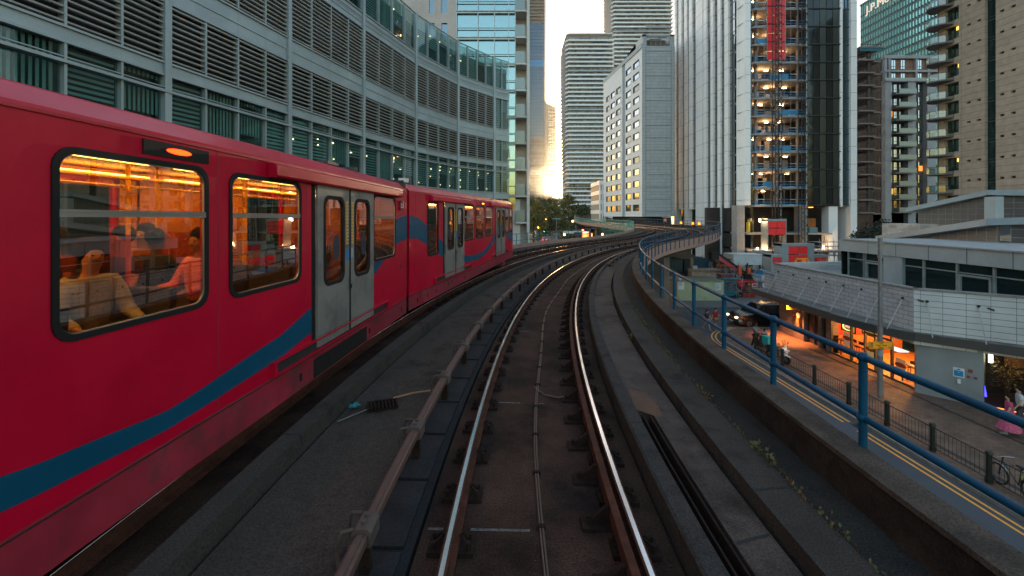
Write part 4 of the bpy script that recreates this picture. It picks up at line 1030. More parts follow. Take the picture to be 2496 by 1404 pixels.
# construction tower with blue glass
D = 400; t = tower('tower', 'very tall blue glass tower under construction with bare concrete top floors', 1286, 1328, D, 0); f_ = ((0, D, 0), R(90), False)
x0, x1 = X(1270, D), X(1327, D)
m = MB(*f_); m.box(x0, x1, -30, 0, GZ, 262); m.build('core', mat('raw tower concrete', (.20, .19, .18), .8, var=.2, scale=.2), t)
for k in range(86):
    z = -2+k*3.1; py = HY-(z-CZ)*F/D
    if py < 62:
        m = MB(*f_)
        for q in range(4):
            a = x0+(x1-x0)*q/4; b = x0+(x1-x0)*(q+1)/4; m.prism([(a, 0), (b, 0), (b, 1.0), ((a+b)/2, 1.8), (a, 1.0)], z, z+.5, 'z')
        m.build('floor_slab', mat('slab concrete', (.30, .27, .25), .8), t)
    else:
        mt = glass_blue if py < 340 else mat('tower netting', (.13, .16, .185), .8, var=.25, scale=.4)
        if 148 < py < 164: mt = mat('blue band', (.03, .25, .55), .5)
        m = MB(*f_)
        for q in range(10):
            a = x0+(x1-x0)*q/10; b = x0+(x1-x0)*(q+1)/10; o = .5 if q % 2 else 1.0; m.box(a+.12, b-.12, 0, o, z+.3, z+2.9)
        m.build('glazing_band', mt, t)
        if py >= 340:
            m = MB(*f_); m.box(x0, x1+.3, 0, 1.6, z, z+.35); 
            for q in range(12): m.box(x0+(x1-x0)*q/12, x0+(x1-x0)*q/12+.2, 1.2, 1.5, z, z+3.1)
            m.build('scaffold_lift', mat('scaffold pale', (.22, .25, .28), .7), t)
for sx in (x1, x1+1.2):
    m = MB(*f_); m.box(sx, sx+.6, -4, .4, 0, 250); m.build('hoist_rail', mat('rail grey', (.3, .3, .3), .6), t)
# slim tower beside the sun
D = 420; t = tower('tower', 'slim pale tower with a sloping top left of the sunset gap', 1329, 1356, D, 255); f_ = ((0, D, 0), R(90), False); x0, x1 = X(1322, D), X(1355.5, D)
m = MB(*f_); m.prism([(x0, GZ), (x1, GZ), (x1, Z(262, D)), (x0+5, Z(252, D)), (x0, Z(240, D))], -30, 0, 'y'); m.build('core', mat('hazy concrete', (.42, .40, .37), .8, var=.1, scale=.1), t)
for k in range(34):
    z = GZ+4+k*3.3; m = MB(*f_); m.box(x0+6, x1-.4, 0, .25, z, z+1.5); m.build('window_band', mirror_glass('far window band', (.6, .6, .55), .1, .3), t)
for q in range(4): m = MB(*f_); m.box(x0+6+q*2, x0+6.4+q*2, 0, .5, 0, Z(265, D)); m.build('fin', slab_w, t)
# low block in the gap
D = 380; t = thing('building', 'low block with pale floor bands in the bright gap under the sun', 'building', (X(1370, D), D, GZ)); f_ = ((0, D, 0), R(90), False)
m = MB(*f_); m.box(X(1361, D), X(1376, D), -20, 0, GZ, Z(480, D)); m.build('core', wdk, t)
for k in range(8): m = MB(*f_); m.box(X(1360.5, D), X(1377, D), -20, .8, GZ+2+k*3.1, GZ+2.9+k*3.1); m.build('floor_band', slab_w, t)

# ================================================================ white hotel
ho = thing('hotel', 'white panelled hotel slab with rows of square windows beyond the viaduct', 'building', (33, 110, GZ))
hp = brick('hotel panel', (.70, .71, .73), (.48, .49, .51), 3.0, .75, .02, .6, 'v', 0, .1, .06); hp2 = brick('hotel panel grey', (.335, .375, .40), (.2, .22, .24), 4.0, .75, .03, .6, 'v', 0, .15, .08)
P0 = (X(1645, 103), 103); P1 = (X(1565, 103), 103); P2 = (X(1523, 113), 113); P3 = (X(1472, 131), 131)
zt = Z(112, 103); zb = 2.25
ang = math.atan2(P3[0]-P1[0], P3[1]-P1[1]); f1 = ((P1[0], P1[1], 0), ang, True); L1 = math.dist(P1, P3)
hwin = mirror_glass('hotel window', (.80, .86, 1.0), .06, .27, .12, (.05, .06, .06)); hwin2 = mirror_glass('curtained hotel window', (.6, .65, .7), .2, .08, .3, (.16, .15, .14)); hfr = mat('hotel window frame', (.07, .09, .10), .5)
hs = []
def u_of(px):
    q = (px-1248)/F; dx, dy = (P3[0]-P1[0])/L1, (P3[1]-P1[1])/L1
    return (P1[0]-q*P1[1])/(q*dy-dx)
us = [(u_of(b), u_of(a)) for a, b in ((1543, 1558), (1525.5, 1538), (1503, 1514), (1490, 1500), (1479, 1487))]
for k in range(13):
    for u, v in us:
        if k == 12 and u > 10: continue
        hs.append((u, v, 3.6+2.95*k, 5.25+2.95*k))
m = MB(*f1); UR0, UR1 = u_of(1524), u_of(1517); m.holes(0, UR0, zb, zt-.5, [h for h in hs if h[1] < UR0], -1.0, 0); m.holes(UR1, L1, zb, zt-.2, [h for h in hs if h[0] > UR1], -1.0, .15); m.build('wall', hp, ho)
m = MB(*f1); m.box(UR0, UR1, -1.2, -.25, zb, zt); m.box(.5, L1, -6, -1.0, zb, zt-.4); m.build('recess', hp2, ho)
for h in hs:
    o = .15 if h[0] > UR1 else 0
    m = MB(*f1); m.holes(h[0]-.0, h[1]+.0, h[2], h[3], [(h[0]+.12, h[1]-.12, h[2]+.1, h[3]-.1)], o-.35, o+.04)
    if len([1 for q in ho.children]) < 200: wq = m.build('window', hfr, ho)
    m = MB(*f1); m.box(h[0]+.12, (h[0]+h[1])/2-.04, o-.22, o-.2, h[2]+.1, h[3]-.1); m.box((h[0]+h[1])/2+.04, h[1]-.12, o-.22, o-.2, h[2]+.1, h[3]-.1); m.build('pane', hwin if rb.random() < .75 else hwin2, wq)
f2 = ((P1[0], P1[1], 0), R(90), False)
WX = P0[0]-P1[0]
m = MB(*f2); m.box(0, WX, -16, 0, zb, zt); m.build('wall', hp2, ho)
m = MB(*f2)
for k in range(16): m.box(.9, WX-.9, 0, .06, zb+1.2+k*2.95-.08, zb+1.2+k*2.95+.08)
for x in (.9, WX-.9): m.box(x-.05, x+.05, 0, .08, zb, zt)
m.build('joint_trim', mat('hotel trim', (.2, .22, .24), .6), ho)
m = MB(*f2); m.box(.2, 1.2, -14, -.3, zt, zt+2.9); m.box(.2, WX, -.8, -.3, zt+2.4, zt+2.9); m.box(WX-1.0, WX, -14, -.3, zt, zt+2.9); m.box(.2, WX, -14, -6, zt, zt+2.9)
for k in range(5): m.box(1+k*1.2, 1.06+k*1.2, -.5, -.42, zt, zt+2.4)
m.build('plant_screen', hp2, ho)
m = MB(*f2); m.box(1.5, WX-1.5, -5.5, -1.5, zt, zt+1.8); m.tube([(2.2, -1, zt), (2.2, -1, zt+2), (5, -1, zt+2.1)], .15, 6); m.build('roof_plant', mat('plant brown', (.13, .11, .10), .7), ho)
m = MB(*f1); m.box(0, L1, -1.0, .2, zt-.45, zt+.6); m.build('parapet', hp2, ho)
m = MB(*f1); m.box(2, L1-2, -6, -2, GZ, zb); m.build('undercroft', mat('dark undercroft', (.05, .055, .06), .8), ho)
m = MB(*f2); m.box(.5, WX-.5, -14, -1, GZ, zb-.3); m.build('undercroft_glazing', mirror_glass('undercroft glass', (.4, .55, .6), .1, .15), ho)
# lower white block beside it
t = thing('building', 'small white block of open balconies at the left foot of the hotel', 'building', (28, 133, GZ)); f_ = ((0, 133, 0), R(90), False)
m = MB(*f_); m.box(X(1461, 133), X(1475, 133), -14, 0, GZ, Z(444, 133)); m.build('core', wdk, t)
for k in range(7): m = MB(*f_); m.box(X(1460, 133), X(1476, 133), -14, .5, Z(450, 133)-k*3, Z(450, 133)-k*3+1.2); m.build('floor_band', white_panel, t)
for q in (1460.5, 1466, 1472): m = MB(*f_); m.box(X(q, 133), X(q, 133)+.4, 0, .55, GZ, Z(450, 133)); m.build('pier', white_panel, t)
# ================================================================ white finned tower with its open construction bay
tw = thing('tower', 'white finned tower still under construction with open lit floors, hoists and a dark glass bay', 'tower', (48, 85, GZ))
XF = 42.3; DF = 78.0
def DP(px): return XF*F/(px-1248)                    # depth on the left face for a pixel column
ff = ((XF, 0, 0), 0.0, True)                          # x = depth, y = outwards to the left
pk = [1640+q/3.51 for q in (20, 40, 60, 85, 105, 130, 150, 175, 205, 265, 272, 300, 335, 360, 390, 420, 455, 490, 530)]
ZT = 78; zk0 = 4.42; PIT = 3.24
finsets = [(20, 40, 1), (60, 85, 0), (105, 130, 1), (150, 175, 0), (205, 265, 1), (272, 300, 1), (335, 360, 0), (392, 420, 1), (455, 490, 0)]
m = MB(*ff); m.box(DF+.6, 114, -1.5, -.9, 9.0, ZT); m.build('core', glass_dk, tw)
m = MB(*ff); m.box(DF+11, 113.5, -18, -1.6, GZ, ZT); m.build('core', glass_dk, tw)
jm = mat('panel joint', (.16, .16, .17), .8)
for a, b, full in finsets:
    D1, D0 = DP(1640+a/3.51), DP(1640+b/3.51); zb_ = GZ if full else 4.0
    pm = white_panel
    m = MB(*ff); m.box(D0, D1, -1.0, .36 if not full else .28, zb_, ZT); m.build('fin', pm, tw)
    m = MB(*ff)
    for k in range(-2, 23):
        z = zk0+.9+k*PIT
        if z > zb_: m.box(D0-.01, D1+.01, -.95, (.36 if not full else .28)+.012, z, z+.05)
    m.build('panel_joint', jm, tw, kind='stuff')
refl = mirror_glass('bright tower glass', (.95, .97, 1.0), .04, .17, .12, (.03, .04, .045))
segs = [(40, 60), (85, 105), (130, 150), (175, 205), (300, 335), (360, 392), (420, 455), (490, 530)]
for a, b in segs:
    D1, D0 = DP(1640+a/3.51), DP(1640+b/3.51)
    m = MB(*ff); m.box(D0, D1, -.5, -.02, 4.4, ZT); wn = m.build('glazing_strip', refl, tw)
    m = MB(*ff)
    for k in range(0, 23):
        z = zk0+k*PIT; m.box(D0, D1, -.02, .05, z-.05, z+.05); m.box(D0, D1, -.02, .05, z+.75, z+.80)
        if a in (130, 175, 360): m.box(D0+.1, D0+.9, -.02, .08, z+1.0, z+2.3)
    m.box((D0+D1)/2-.04, (D0+D1)/2+.04, -.02, .05, 4.4, ZT)
    m.build('glazing_bar', mat('dark mullion', (.04, .045, .05), .5), wn)
m = MB(*ff); m.box(DF+1, 113, -1.9, -1.5, GZ, 9.0); m.build('lobby_glazing', glass_dk, tw)
many('plywood_board', [(DP(1640+b/3.51), DP(1640+a/3.51), -1.4, -1.3, GZ, GZ+6.5) for a, b in ((178, 205), (345, 390), (466, 525))], mat('orange plywood', (.50, .19, .06), .8, var=.25, scale=2), tw, ff)
# corner chamfer + frontal pier
fg = ((0, DF, 0), R(90), False)
xa, xb = X(1796, DF), X(1816, DF)
m = MB(*fg); m.prism([(XF-.35, -2.5), (XF+.9, 0), (xb, 0), (xb, -3), (XF, -3)], zk0, ZT, 'z'); m.build('corner_fin', white_panel, tw)
m = MB(*fg)
for k in range(0, 23): m.prism([(XF-.36, -2.5), (XF+.9, .012), (xb+.01, .012), (xb+.01, -3), (XF, -3)], zk0+.9+k*PIT, zk0+.95+k*PIT, 'z')
m.build('panel_joint', jm, tw, kind='stuff')
m = MB(*fg); m.box(X(1797, DF), X(1816, DF), -2, -.1, GZ, zk0-.02); m.build('column', mat('raw concrete', (.30, .27, .25), .85, var=.2, scale=1.2), tw)
xc0, xc1 = X(1818, DF), X(1967, DF)
rawc = mat('slab edge concrete', (.33, .30, .28), .8, var=.15, scale=1); darkint = mat('dark interior', (.035, .03, .028), .9, var=.4, scale=.5)
edge_blue = mat('edge protection blue', (.02, .22, .45), .5, var=.2); wtag = mat('white board', (.5, .55, .6), .6)
m = MB(*fg); m.box(xc0, xc1, -10, -5.5, GZ, 52); m.build('core_wall', darkint, tw)
wl = emit('work light', (1, .62, .30), 11); rc = random.Random(11)
for k in range(0, 14):
    z = zk0+k*PIT
    m = MB(*fg); m.prism([(xc0, -2.2), (xc0+1.6, 0), (xc1, 0), (xc1, -10), (xc0, -10)], z-.26, z, 'z'); m.build('floor_slab', rawc, tw)
    m = MB(*fg)
    for q in (xc0+2.3, xc0+6.2, xc1-1): m.box(q, q+.35, -1.6, -1.2, z, z+PIT-.26)
    for q in range(5): x = rc.uniform(xc0+.5, xc1-1); m.box(x, x+rc.uniform(.5, 1.8), -5.2, -5.0, z, z+rc.uniform(1.6, 2.9))
    m.build('column', mat('column concrete', (.25, .23, .22), .85, var=.2), tw)
    m = MB(*fg)
    for h in (.12, .55, 1.05):
        m.box(xc0+1.6, xc1, -.04, .0, z+h-.05, z+h+.03, 0)
        m.quad([(xc0, -2.2, z+h-.04), (xc0+1.6, -.02, z+h-.04), (xc0+1.6, -.02, z+h+.04), (xc0, -2.2, z+h+.04)])
    m.box(xc0+1.7, xc1, -.03, -.01, z+.02, z+.2)
    if k % 2: x = rc.uniform(xc0+1.7, xc1-4); m.box(x, x+rc.uniform(1.5, 3.5), -.06, -.045, z+.1, z+1.0)
    m.build('edge_protection', edge_blue, tw)
    m = MB(*fg)
    for q in range(3): x = xc0+1.9+q*2.9+rc.uniform(0, .5); m.box(x, x+rc.uniform(.9, 1.5), .003, .02, z+.98, z+1.08)
    for q in range(3): x = xc0+2.5+q*2.6+rc.uniform(0, .5); m.box(x, x+rc.uniform(.8, 1.4), .003, .02, z+.05, z+.14)
    m.build('edge_tag', wtag, tw)
    m = MB(*fg)
    for q in range(9): x = xc0+.9+q*1.2; m.tube([(x, .05 if q else -1, z), (x, .05 if q else -1, z+PIT)], .03, 5)
    for q in range(7): x = rc.uniform(xc0+1, xc1-1); m.tube([(x, -2.5, z+2.6), (x+rc.uniform(-1.5, 1.5), -3, z+2.8)], .05, 4)
    m.build('scaffold_pole', mat('galvanised pole', (.24, .27, .29), .5, .5, var=.2), tw)
    m = MB(*fg); nl = 3 if k < 9 else 2
    for q in range(nl):
        x = xc0+1+q*(xc1-xc0-2)/nl+rc.uniform(0, 2); m.box(x, x+.7, -3.2, -3.1, z+2.64, z+2.72)
    lm = m.build('work_light', wl, tw)
    ld = bpy.data.lights.new('work light', 'POINT'); ld.energy = 17; ld.color = (1, .55, .22); ld.shadow_soft_size = .3
    lo = bpy.data.objects.new('work_light_glow', ld); C.objects.link(lo); lo.parent = lm; lo.location = Vector((xc0+2.5+(k*37 % 60)/10, DF+3.1, z+2.3))-OFF[lm.name]
# red hoist gates high up, hoist masts and white pipes
redp = mat('hoist red panel', (.85, .022, .028), .5, var=.12, scale=2)
for k in range(4, 15):
    if k < 11 : continue
for k in range(8):
    z = Z(147, DF)+k*1.62
    m = MB(*fg); m.box(X(1868, DF), X(1890, DF), .15, .25, z+.08, z+1.5); m.box(X(1892, DF), X(1911, DF), .15, .25, z+.08, z+1.5); m.build('hoist_gate', redp, tw)
m = MB(*fg); m.box(X(1867, DF), X(1868, DF), .1, .3, Z(147, DF), 52); m.box(X(1911, DF), X(1912.5, DF), .1, .3, Z(147, DF), 52); m.build('hoist_gate_frame', mat('galv frame', (.25, .28, .3), .5, .4), tw)
for a, b, lab in ((1876, 1891, 'left lattice hoist mast in front of the red gates of the open bay'), (1939, 1953, 'right lattice hoist mast climbing the open bay beside the dark glass')):
    t = thing('hoist_mast', lab, 'hoist mast', (X((a+b)/2, DF-1.5), DF-1.5, GZ), 'hoist masts'); m = MB(*fg)
    x0, x1 = X(a, DF), X(b, DF)
    for x in (x0, x1):
        for y in (.8, 1.7): m.tube([(x, y, GZ+1.5), (x, y, 52)], .075, 5)
    m.build('chord', dark_metal, t); m = MB(*fg); z = GZ+1.6; s_ = 0
    while z < 52:
        m.tube([(x0, 1.7, z), (x1, 1.7, z)], .045, 4); m.tube([(x0 if s_ else x1, 1.7, z), (x1 if s_ else x0, 1.7, z+.75)], .045, 4); m.tube([(x0, .8 if s_ else 1.7, z), (x0, 1.7 if s_ else .8, z+.75)], .022, 4); m.tube([(x1, .8 if s_ else 1.7, z), (x1, 1.7 if s_ else .8, z+.75)], .022, 4)
        z += .75; s_ = 1-s_
    m.build('bracing', dark_metal, t)
    m = MB(*fg); m.box(x0-.3, x1+.3, .6, 1.9, GZ+.2, GZ+1.6); m.build('base', mat('hoist base grey', (.2, .23, .25), .6), t)
for a in (1894, 1955):
    m = MB(*fg); m.tube([(X(a, DF), 1.2, GZ), (X(a, DF), 1.2, 52)], .09, 8)
    tag(m.build('hoist_pipe', mat('pale pipe', (.45, .5, .52), .5)), ('white riser pipe beside the left hoist mast' if a < 1900 else 'white riser pipe beside the right hoist mast'), 'pipe', 'riser pipes')
# dark glass bay and right fins
xd0, xd1 = X(1967, DF), X(2047, DF)
m = MB(*fg); m.box(xd0, xd1, -12, -.3, zk0-.2, 60); m.build('core_wall', black, tw)
dkp = mirror_glass('dark bay glass', (.45, .50, .52), .08, .07, .4, (.014, .018, .018)); dkp2 = mirror_glass('grey bay panel', (.5, .54, .52), .25, .08, .3, (.024, .029, .028))
for k in range(0, 15):
    z = zk0+k*PIT
    for q in range(5):
        a = xd0+(xd1-xd0)*q/5; b = xd0+(xd1-xd0)*(q+1)/5
        m = MB(*fg); m.box(a+.04, b-.04, -.3, -.08-(.04 if (q+k) % 2 else 0), z+.14, z+PIT-.12); m.build('bay_pane', dkp2 if q in (2, 4) else dkp, tw)
m = MB(*fg)
for k in range(0, 16): z = zk0+k*PIT; m.box(xd0, xd1+.1, -.3, .12, z-.1, z+.08)
m.build('bay_transom', mat('bay frame', (.03, .034, .036), .5, .3), tw)
xe = [X(q, DF) for q in (2047, 2053, 2073, 2088)]
for a, b, zb_ in ((xe[0], xe[1], zk0-.3), (xe[2], xe[3], GZ)):
    m = MB(*fg); m.box(a, b, -6, .1, zb_, 60); m.build('fin', white_panel, tw)
    m = MB(*fg)
    for k in range(0, 17): m.box(a-.01, b+.01, -6, .112, zk0+.9+k*PIT, zk0+.95+k*PIT)
    m.build('panel_joint', jm, tw, kind='stuff')
m = MB(*fg); m.box(xe[1], xe[2], -5, -.4, zk0, 60); wn = m.build('glazing_strip', mirror_glass('blue strip glass', (.45, .65, .78), .06, .22, .3, (.015, .03, .04)), tw)
m = MB(*fg); m.box((xe[1]+xe[2])/2-.05, (xe[1]+xe[2])/2+.05, -.4, -.3, zk0, 60)
for k in range(0, 17): m.box(xe[1], xe[2], -.4, -.3, zk0+k*PIT-.08, zk0+k*PIT+.08)
m.build('glazing_bar', mat('dark mullion', (.04, .045, .05), .5), wn)
for a, b in ((2022, 2044), (1953, 1966)):
    m = MB(*fg); m.box(X(a, DF), X(b, DF), -2, -.2, GZ, zk0-.22); m.build('column', white_panel if a > 2000 else MATS['raw concrete'], tw)
# lower open floors
for z in (-.6, -3.6):
    m = MB(*fg); m.box(xc0, X(2025, DF), -9, .4, z-.3, z); m.build('floor_slab', rawc, tw)
m = MB(*fg); m.box(xc0-3, X(2040, DF)+9, -10, -9, GZ, zk0-.3); m.build('core_wall', darkint, tw)
m = MB(*fg); m.box(X(1992, DF), X(2016, DF), -3.0, -2.9, -.6, 2.0); m.build('plywood_board', mat('orange board', (.40, .13, .03), .8, var=.3, scale=1.5), tw)
m = MB(*fg); m.box(X(1976, DF), X(1996, DF), -1.5, -.3, -.58, .35); tag(m.build('skip', mat('teal grey skip', (.13, .22, .25), .6)), 'grey skip on the open floor before the orange board', 'skip')
m = MB(*fg); m.box(X(1834, DF), X(1845, DF), -2, -1.2, -.58, 1.3); m.box(X(1836, DF), X(1846, DF), -1.9, -1.3, 1.3, 1.8); tag(m.build('barrow_stack', mat('yellow plastic', (.70, .48, .02), .5)), 'stack of yellow bins on the open lower floor', 'bins')
for px_, py_, lab in ((1852, 537, 'bright work lamp on the lower open floor'), (1846, 608, 'white work lamp near the site container'), (1866, 603, 'orange work lamp right of the white one'), (2007, 602, 'work lamp under the scaffold on the right')):
    x, y, z = W(px_, py_, DF-.5); m = MB(); m.frame((x, y, z), None); m.box(-.12, .12, -.06, .06, -.28, .28)
    o = m.build('work_lamp', emit('site lamp', (1, .68, .36), 7)); tag(o, lab, 'lamp', 'site work lamps')
    ld = bpy.data.lights.new('site lamp', 'POINT'); ld.energy = 35; ld.color = (1, .6, .28); ld.shadow_soft_size = .3
    lo = bpy.data.objects.new('work_lamp_glow', ld); C.objects.link(lo); lo.parent = o; lo.location = Vector((x, y-.5, z+.2))-OFF[o.name]

# red panelled hoist enclosures at the foot
def gate(px0, px1, y0, y1, D, lab, n=2, frame=.35):
    t = thing('hoist_enclosure', lab, 'enclosure', (X((px0+px1)/2, D), D, GZ)); f_ = ((0, D, 0), R(90), False)
    a, b, z0, z1 = X(px0, D), X(px1, D), Z(y1, D), Z(y0, D)
    m = MB(*f_); m.box(a-frame, a, -2, .1, GZ, z1+.4); m.box(b, b+frame, -2, .1, GZ, z1+.4); m.box(a-frame, b+frame, -2, .12, z1, z1+.35); m.build('frame', mat('galvanised frame', (.26, .31, .33), .5, .3, var=.15), t)
    for i in range(n):
        for j in range(2):
            m = MB(*f_); w_ = (b-a)/n; h = (z1-z0)/2; m.box(a+i*w_+.05, a+(i+1)*w_-.05, 0, .08, z0+j*h+.05, z0+(j+1)*h-.05)
            for s in range(4): m.box(a+i*w_+.2+s*w_/5, a+i*w_+.25+s*w_/5, .08, .11, z0+j*h+.1, z0+(j+1)*h-.1)
            m.build('red_panel', redp, t)
gate(1921, 1968, 600, 640, 66, 'large red double gate in a grey frame at the foot of the hoists', 2, 1.0)
gate(1872, 1915, 539, 573, 76, 'red double gate one level up behind the left hoist mast', 2, .1)
gate(1882, 1905, 627, 642, 64, 'small red panel left of the large red gate', 1, .2)
gate(1984, 2014, 627, 641, 67, 'low red panel right of the large red gate', 2, .2)
m = MB(); m.frame(W(1954, 640, 62), None); 
for x in (-.95, .8): m.box(x, x+.18, -.1, .1, 0, .6)
m.box(-.95, .98, -.1, .1, .45, .62); m.box(0, .5, -.12, .12, .1, .45); m.box(-.95, .98, -.5, .1, -.1, 0)
tag(m.build('barrier', mat('orange plastic', (.85, .32, .02), .5)), 'orange safety barrier before the large red gate', 'barrier')
# scaffold deck at right of the gates
t = thing('scaffold', 'pale scaffold platform with many tubes right of the large red gate', 'scaffold', (X(2030, 70), 70, GZ)); f_ = ((0, 70, 0), R(90), False); rc = random.Random(5)
m = MB(*f_); a, b = X(1990, 70), X(2076, 70)
for k in range(26): x = a+(b-a)*k/25; m.tube([(x, rc.uniform(-1, 1), GZ), (x, rc.uniform(-1, 1), Z(rc.uniform(575, 610), 70))], .035, 4)
for z in (Z(600, 70), Z(612, 70), Z(622, 70), Z(590, 70)):
    for y in (-1, 0, 1): m.tube([(a-.5, y, z), (b+.5, y, z+rc.uniform(-.1, .1))], .035, 4)
m.build('tube', mat('pale tube', (.33, .32, .31), .5, .4), t)
m = MB(*f_); m.box(a, b, -1.5, 1.2, Z(612, 70)-.15, Z(612, 70)); 
for k in range(8): m.box(a+k*.7, a+.6+k*.7, 1.0, 1.4, Z(612, 70), Z(612, 70)+.12)
m.build('board', mat('scaffold board', (.30, .24, .19), .8, var=.3), t)

# ================================================================ concrete frame block, brick block, glass office with the sign
D = 90; t = thing('building', 'dark unfinished concrete frame block between the finned tower and the brick flats', 'building', (X(2123, D), D, GZ)); f_ = ((0, D, 0), R(90), False)
x0, x1 = X(2096, D), X(2152, D); pit = 31.1/F*D
fdk = mat('frame concrete dark', (.13, .105, .10), .85, var=.25, scale=.6)
m = MB(*f_); m.box(x0, x1, -14, -8, GZ, Z(125, D)); m.build('core', black, t)
for k in range(14):
    z = Z(517, D)+k*pit; m = MB(*f_); m.box(x0, x1-(1.6 if k < 13 else -.4), -8, 0, z-.28, z); m.box(x1-1.6, x1, -8, -.4, z-.5, z-.2); m.build('floor_slab', mat('frame slab', (.30, .25, .23), .85, var=.15), t)
    if k < 13:
        m = MB(*f_); m.box(x0+2.3, x0+2.8, -1.2, -.7, z, z+pit-.28); m.box(x0+.3, x0+.6, -2, -1.6, z, z+pit); m.box(x1-.5, x1-.2, -3, -2.6, z, z+pit-.5); m.build('column', fdk, t)
        m = MB(*f_)
        for q in range(8): x = x0+.2+q*.7; m.tube([(x, -.1, z), (x, -.1, z+1.1)], .03, 4)
        for h in (.5, 1.1): m.tube([(x0, -.1, z+h), (x1-2, -.1, z+h)], .03, 4)
        for q in range(5): x = x0+3+q*.5; m.tube([(x, -1.6, z-.2), (x+rc.uniform(-.2, .2), -1.6, z+pit*.6)], .04, 4)
        m.build('guard_rail', dark_metal, t)
m = MB(*f_); z = Z(125, D); 
for x in (x0, x0+1.8, x0+3.6, x1-.2): m.tube([(x, -.2, z), (x, -.2, z+1.6)], .05, 4)
m.tube([(x0, -.2, z+1.5), (x1, -.2, z+1.5)], .05, 4); m.build('guard_rail', MATS['dark steel'], t)
m = MB(*f_); m.box(x0, x1, -.15, -.1, z+.1, z+.7); m.build('teal_sheeting', mat('teal sheeting', (.02, .15, .2), .6), t)

D = 98; t = thing('apartment_building', 'grey framed brick flats with glass balconies below the office with the sign', 'building', (X(2220, D), D, GZ)); f_ = ((0, D, 0), R(90), False)
x0, x1 = X(2155, D), X(2290, D); z1 = Z(135, D); pit = 31.8/F*D
bk = brick('dark brick', (.14, .10, .085), (.09, .07, .06), .3, .1, .02, .85, 'v', .5, .1); bk2 = brick('brown brick', (.27, .14, .09), (.18, .11, .08), .3, .1, .02, .85, 'v', .5, .1)
gp = mat('grey pier cladding', (.34, .35, .37), .7, var=.1, scale=.4, dirt=(.25, .25, .26), dscale=.3); jwin = mirror_glass('flat window glass', (.8, .9, 1.0), .06, .5, .3, (.03, .04, .05))
m = MB(*f_); m.box(x0, x1, -14, -.9, GZ, z1-.5); m.build('core', bk, t)
m = MB(*f_); m.box(x0+1.0, x1, -.9, -.5, Z(197, D), z1-.6); m.build('brick_panel', bk2, t)
for a, b in ((2156, 2171), (2211, 2230), (2258, 2279)):
    m = MB(*f_); m.box(X(a, D), X(b, D), -.9, .25, GZ if a < 2200 else GZ, Z(200, D)); m.build('pier', gp, t)
for a in (2157, 2166, 2232, 2262): m = MB(*f_); m.box(X(a, D), X(a, D)+.5, -.9, .0, Z(197, D), z1); m.build('pier', gp, t)
m = MB(*f_); m.box(x0, x1, -1, .1, z1-.7, z1); m.box(x0, x1, -1, .1, Z(173, D)-.25, Z(173, D)+.2); m.box(x0, x1, -1, .5, Z(200, D), Z(200, D)+.35); m.build('cornice', gp, t)
m = MB(*f_); m.box(x0, x1, .42, .46, Z(199, D), Z(191, D)); m.build('roof_balustrade', screen_glass, t)
wins = []
for k in range(10):
    z = Z(217, D)-k*pit
    for a, b in ((2230, 2237), (2246, 2254), (2200, 2209), (2173, 2181), (2186, 2192)): wins.append((X(a, D), X(b, D), -.88, -.75, z-.5, z+1.3))
for a, b in ((2177, 2186), (2200, 2209), (2241, 2250)): wins += [(X(a, D), X(b, D), -.48, -.42, Z(172, D)+.5, Z(145, D)), (X(a, D), X(b, D), -.48, -.42, Z(196, D), Z(178, D))]
many('window', wins, jwin, t, f_)
m = MB(*f_)
for wv in wins: m.box(wv[0], wv[1], wv[3], wv[3]+.05, wv[4]+.5, wv[4]+.58); m.box((wv[0]+wv[1])/2-.03, (wv[0]+wv[1])/2+.03, wv[3], wv[3]+.05, wv[4], wv[5])
m.build('glazing_bar', dark_metal, t, kind='stuff')
for k in range(10):
    z = Z(231, D)-k*pit; m = MB(*f_); m.box(X(2171, D), X(2222, D), -.9, 1.3, z-.2, z); b_ = m.build('balcony', mat('balcony grey', (.2, .21, .21), .7), t)
    m = MB(*f_); m.box(X(2180, D), X(2222, D), 1.22, 1.27, z+.05, z+1.05); m.build('balcony_screen', screen_glass, b_)
for px_, py_ in ((2178, 466), (2176, 276), (2250, 410), (2174, 434)):
    x, y, z = W(px_, py_, D-.05); m = MB(*f_); m.box(x-.4, x+.4, -.6, -.5, z-.6, z+.6); m.build('lit_window', emit('warm window', (1, .32, .06), .5), t)
m = MB(*f_); m.box(x0, x1, -3, -.9, GZ, Z(520, D)); m.build('base', MATS['brown brick'], t)

XK = 188.0; t = thing('office_tower', 'teal glass office tower carrying a pale name sign at the top right', 'tower', (XK+10, 215, GZ))
def DK(px): return XK*F/(px-1248)
fk = ((XK, 0, 0), 0.0, True); zt = Z(15, DK(2097))
m = MB(*fk); m.box(150, DK(2097), -40, -.5, GZ, zt); m.build('core', mat('office core', (.03, .07, .075), .7), t)
kg = mirror_glass('teal office glass', (.60, .92, .92), .10, .40, .25, (.32, .70, .70))
for k in range(30):
    z = zt-9.5-k*3.9
    if z < 0: break
    m = MB(*fk); m.box(150, DK(2097), -.5, -.3, z+.9, z+3.9); m.build('window_band', kg, t)
m = MB(*fk); m.box(150, DK(2097), -.5, -.3, zt-5.5, zt); m.build('window_band', kg, t)
m = MB(*fk); d = 150.0; j = 0
while d < DK(2097): m.box(d, d+.16, -.5, .15, GZ, zt); d += 1.55; j += 1
m.build('mullion', mat('teal mullion', (.14, .24, .25), .5, .3), t, kind='stuff')
m = MB(*fk)
for k in range(30): z = zt-6.0-k*3.9; m.box(150, DK(2097), -.5, .06, z, z+.5)
m.build('floor_band', mat('floor band', (.09, .14, .15), .5), t)
m = MB(*fk); m.box(150, DK(2097)+.3, -2, .3, zt, zt+.8); m.build('parapet', MATS['teal mullion'], t)
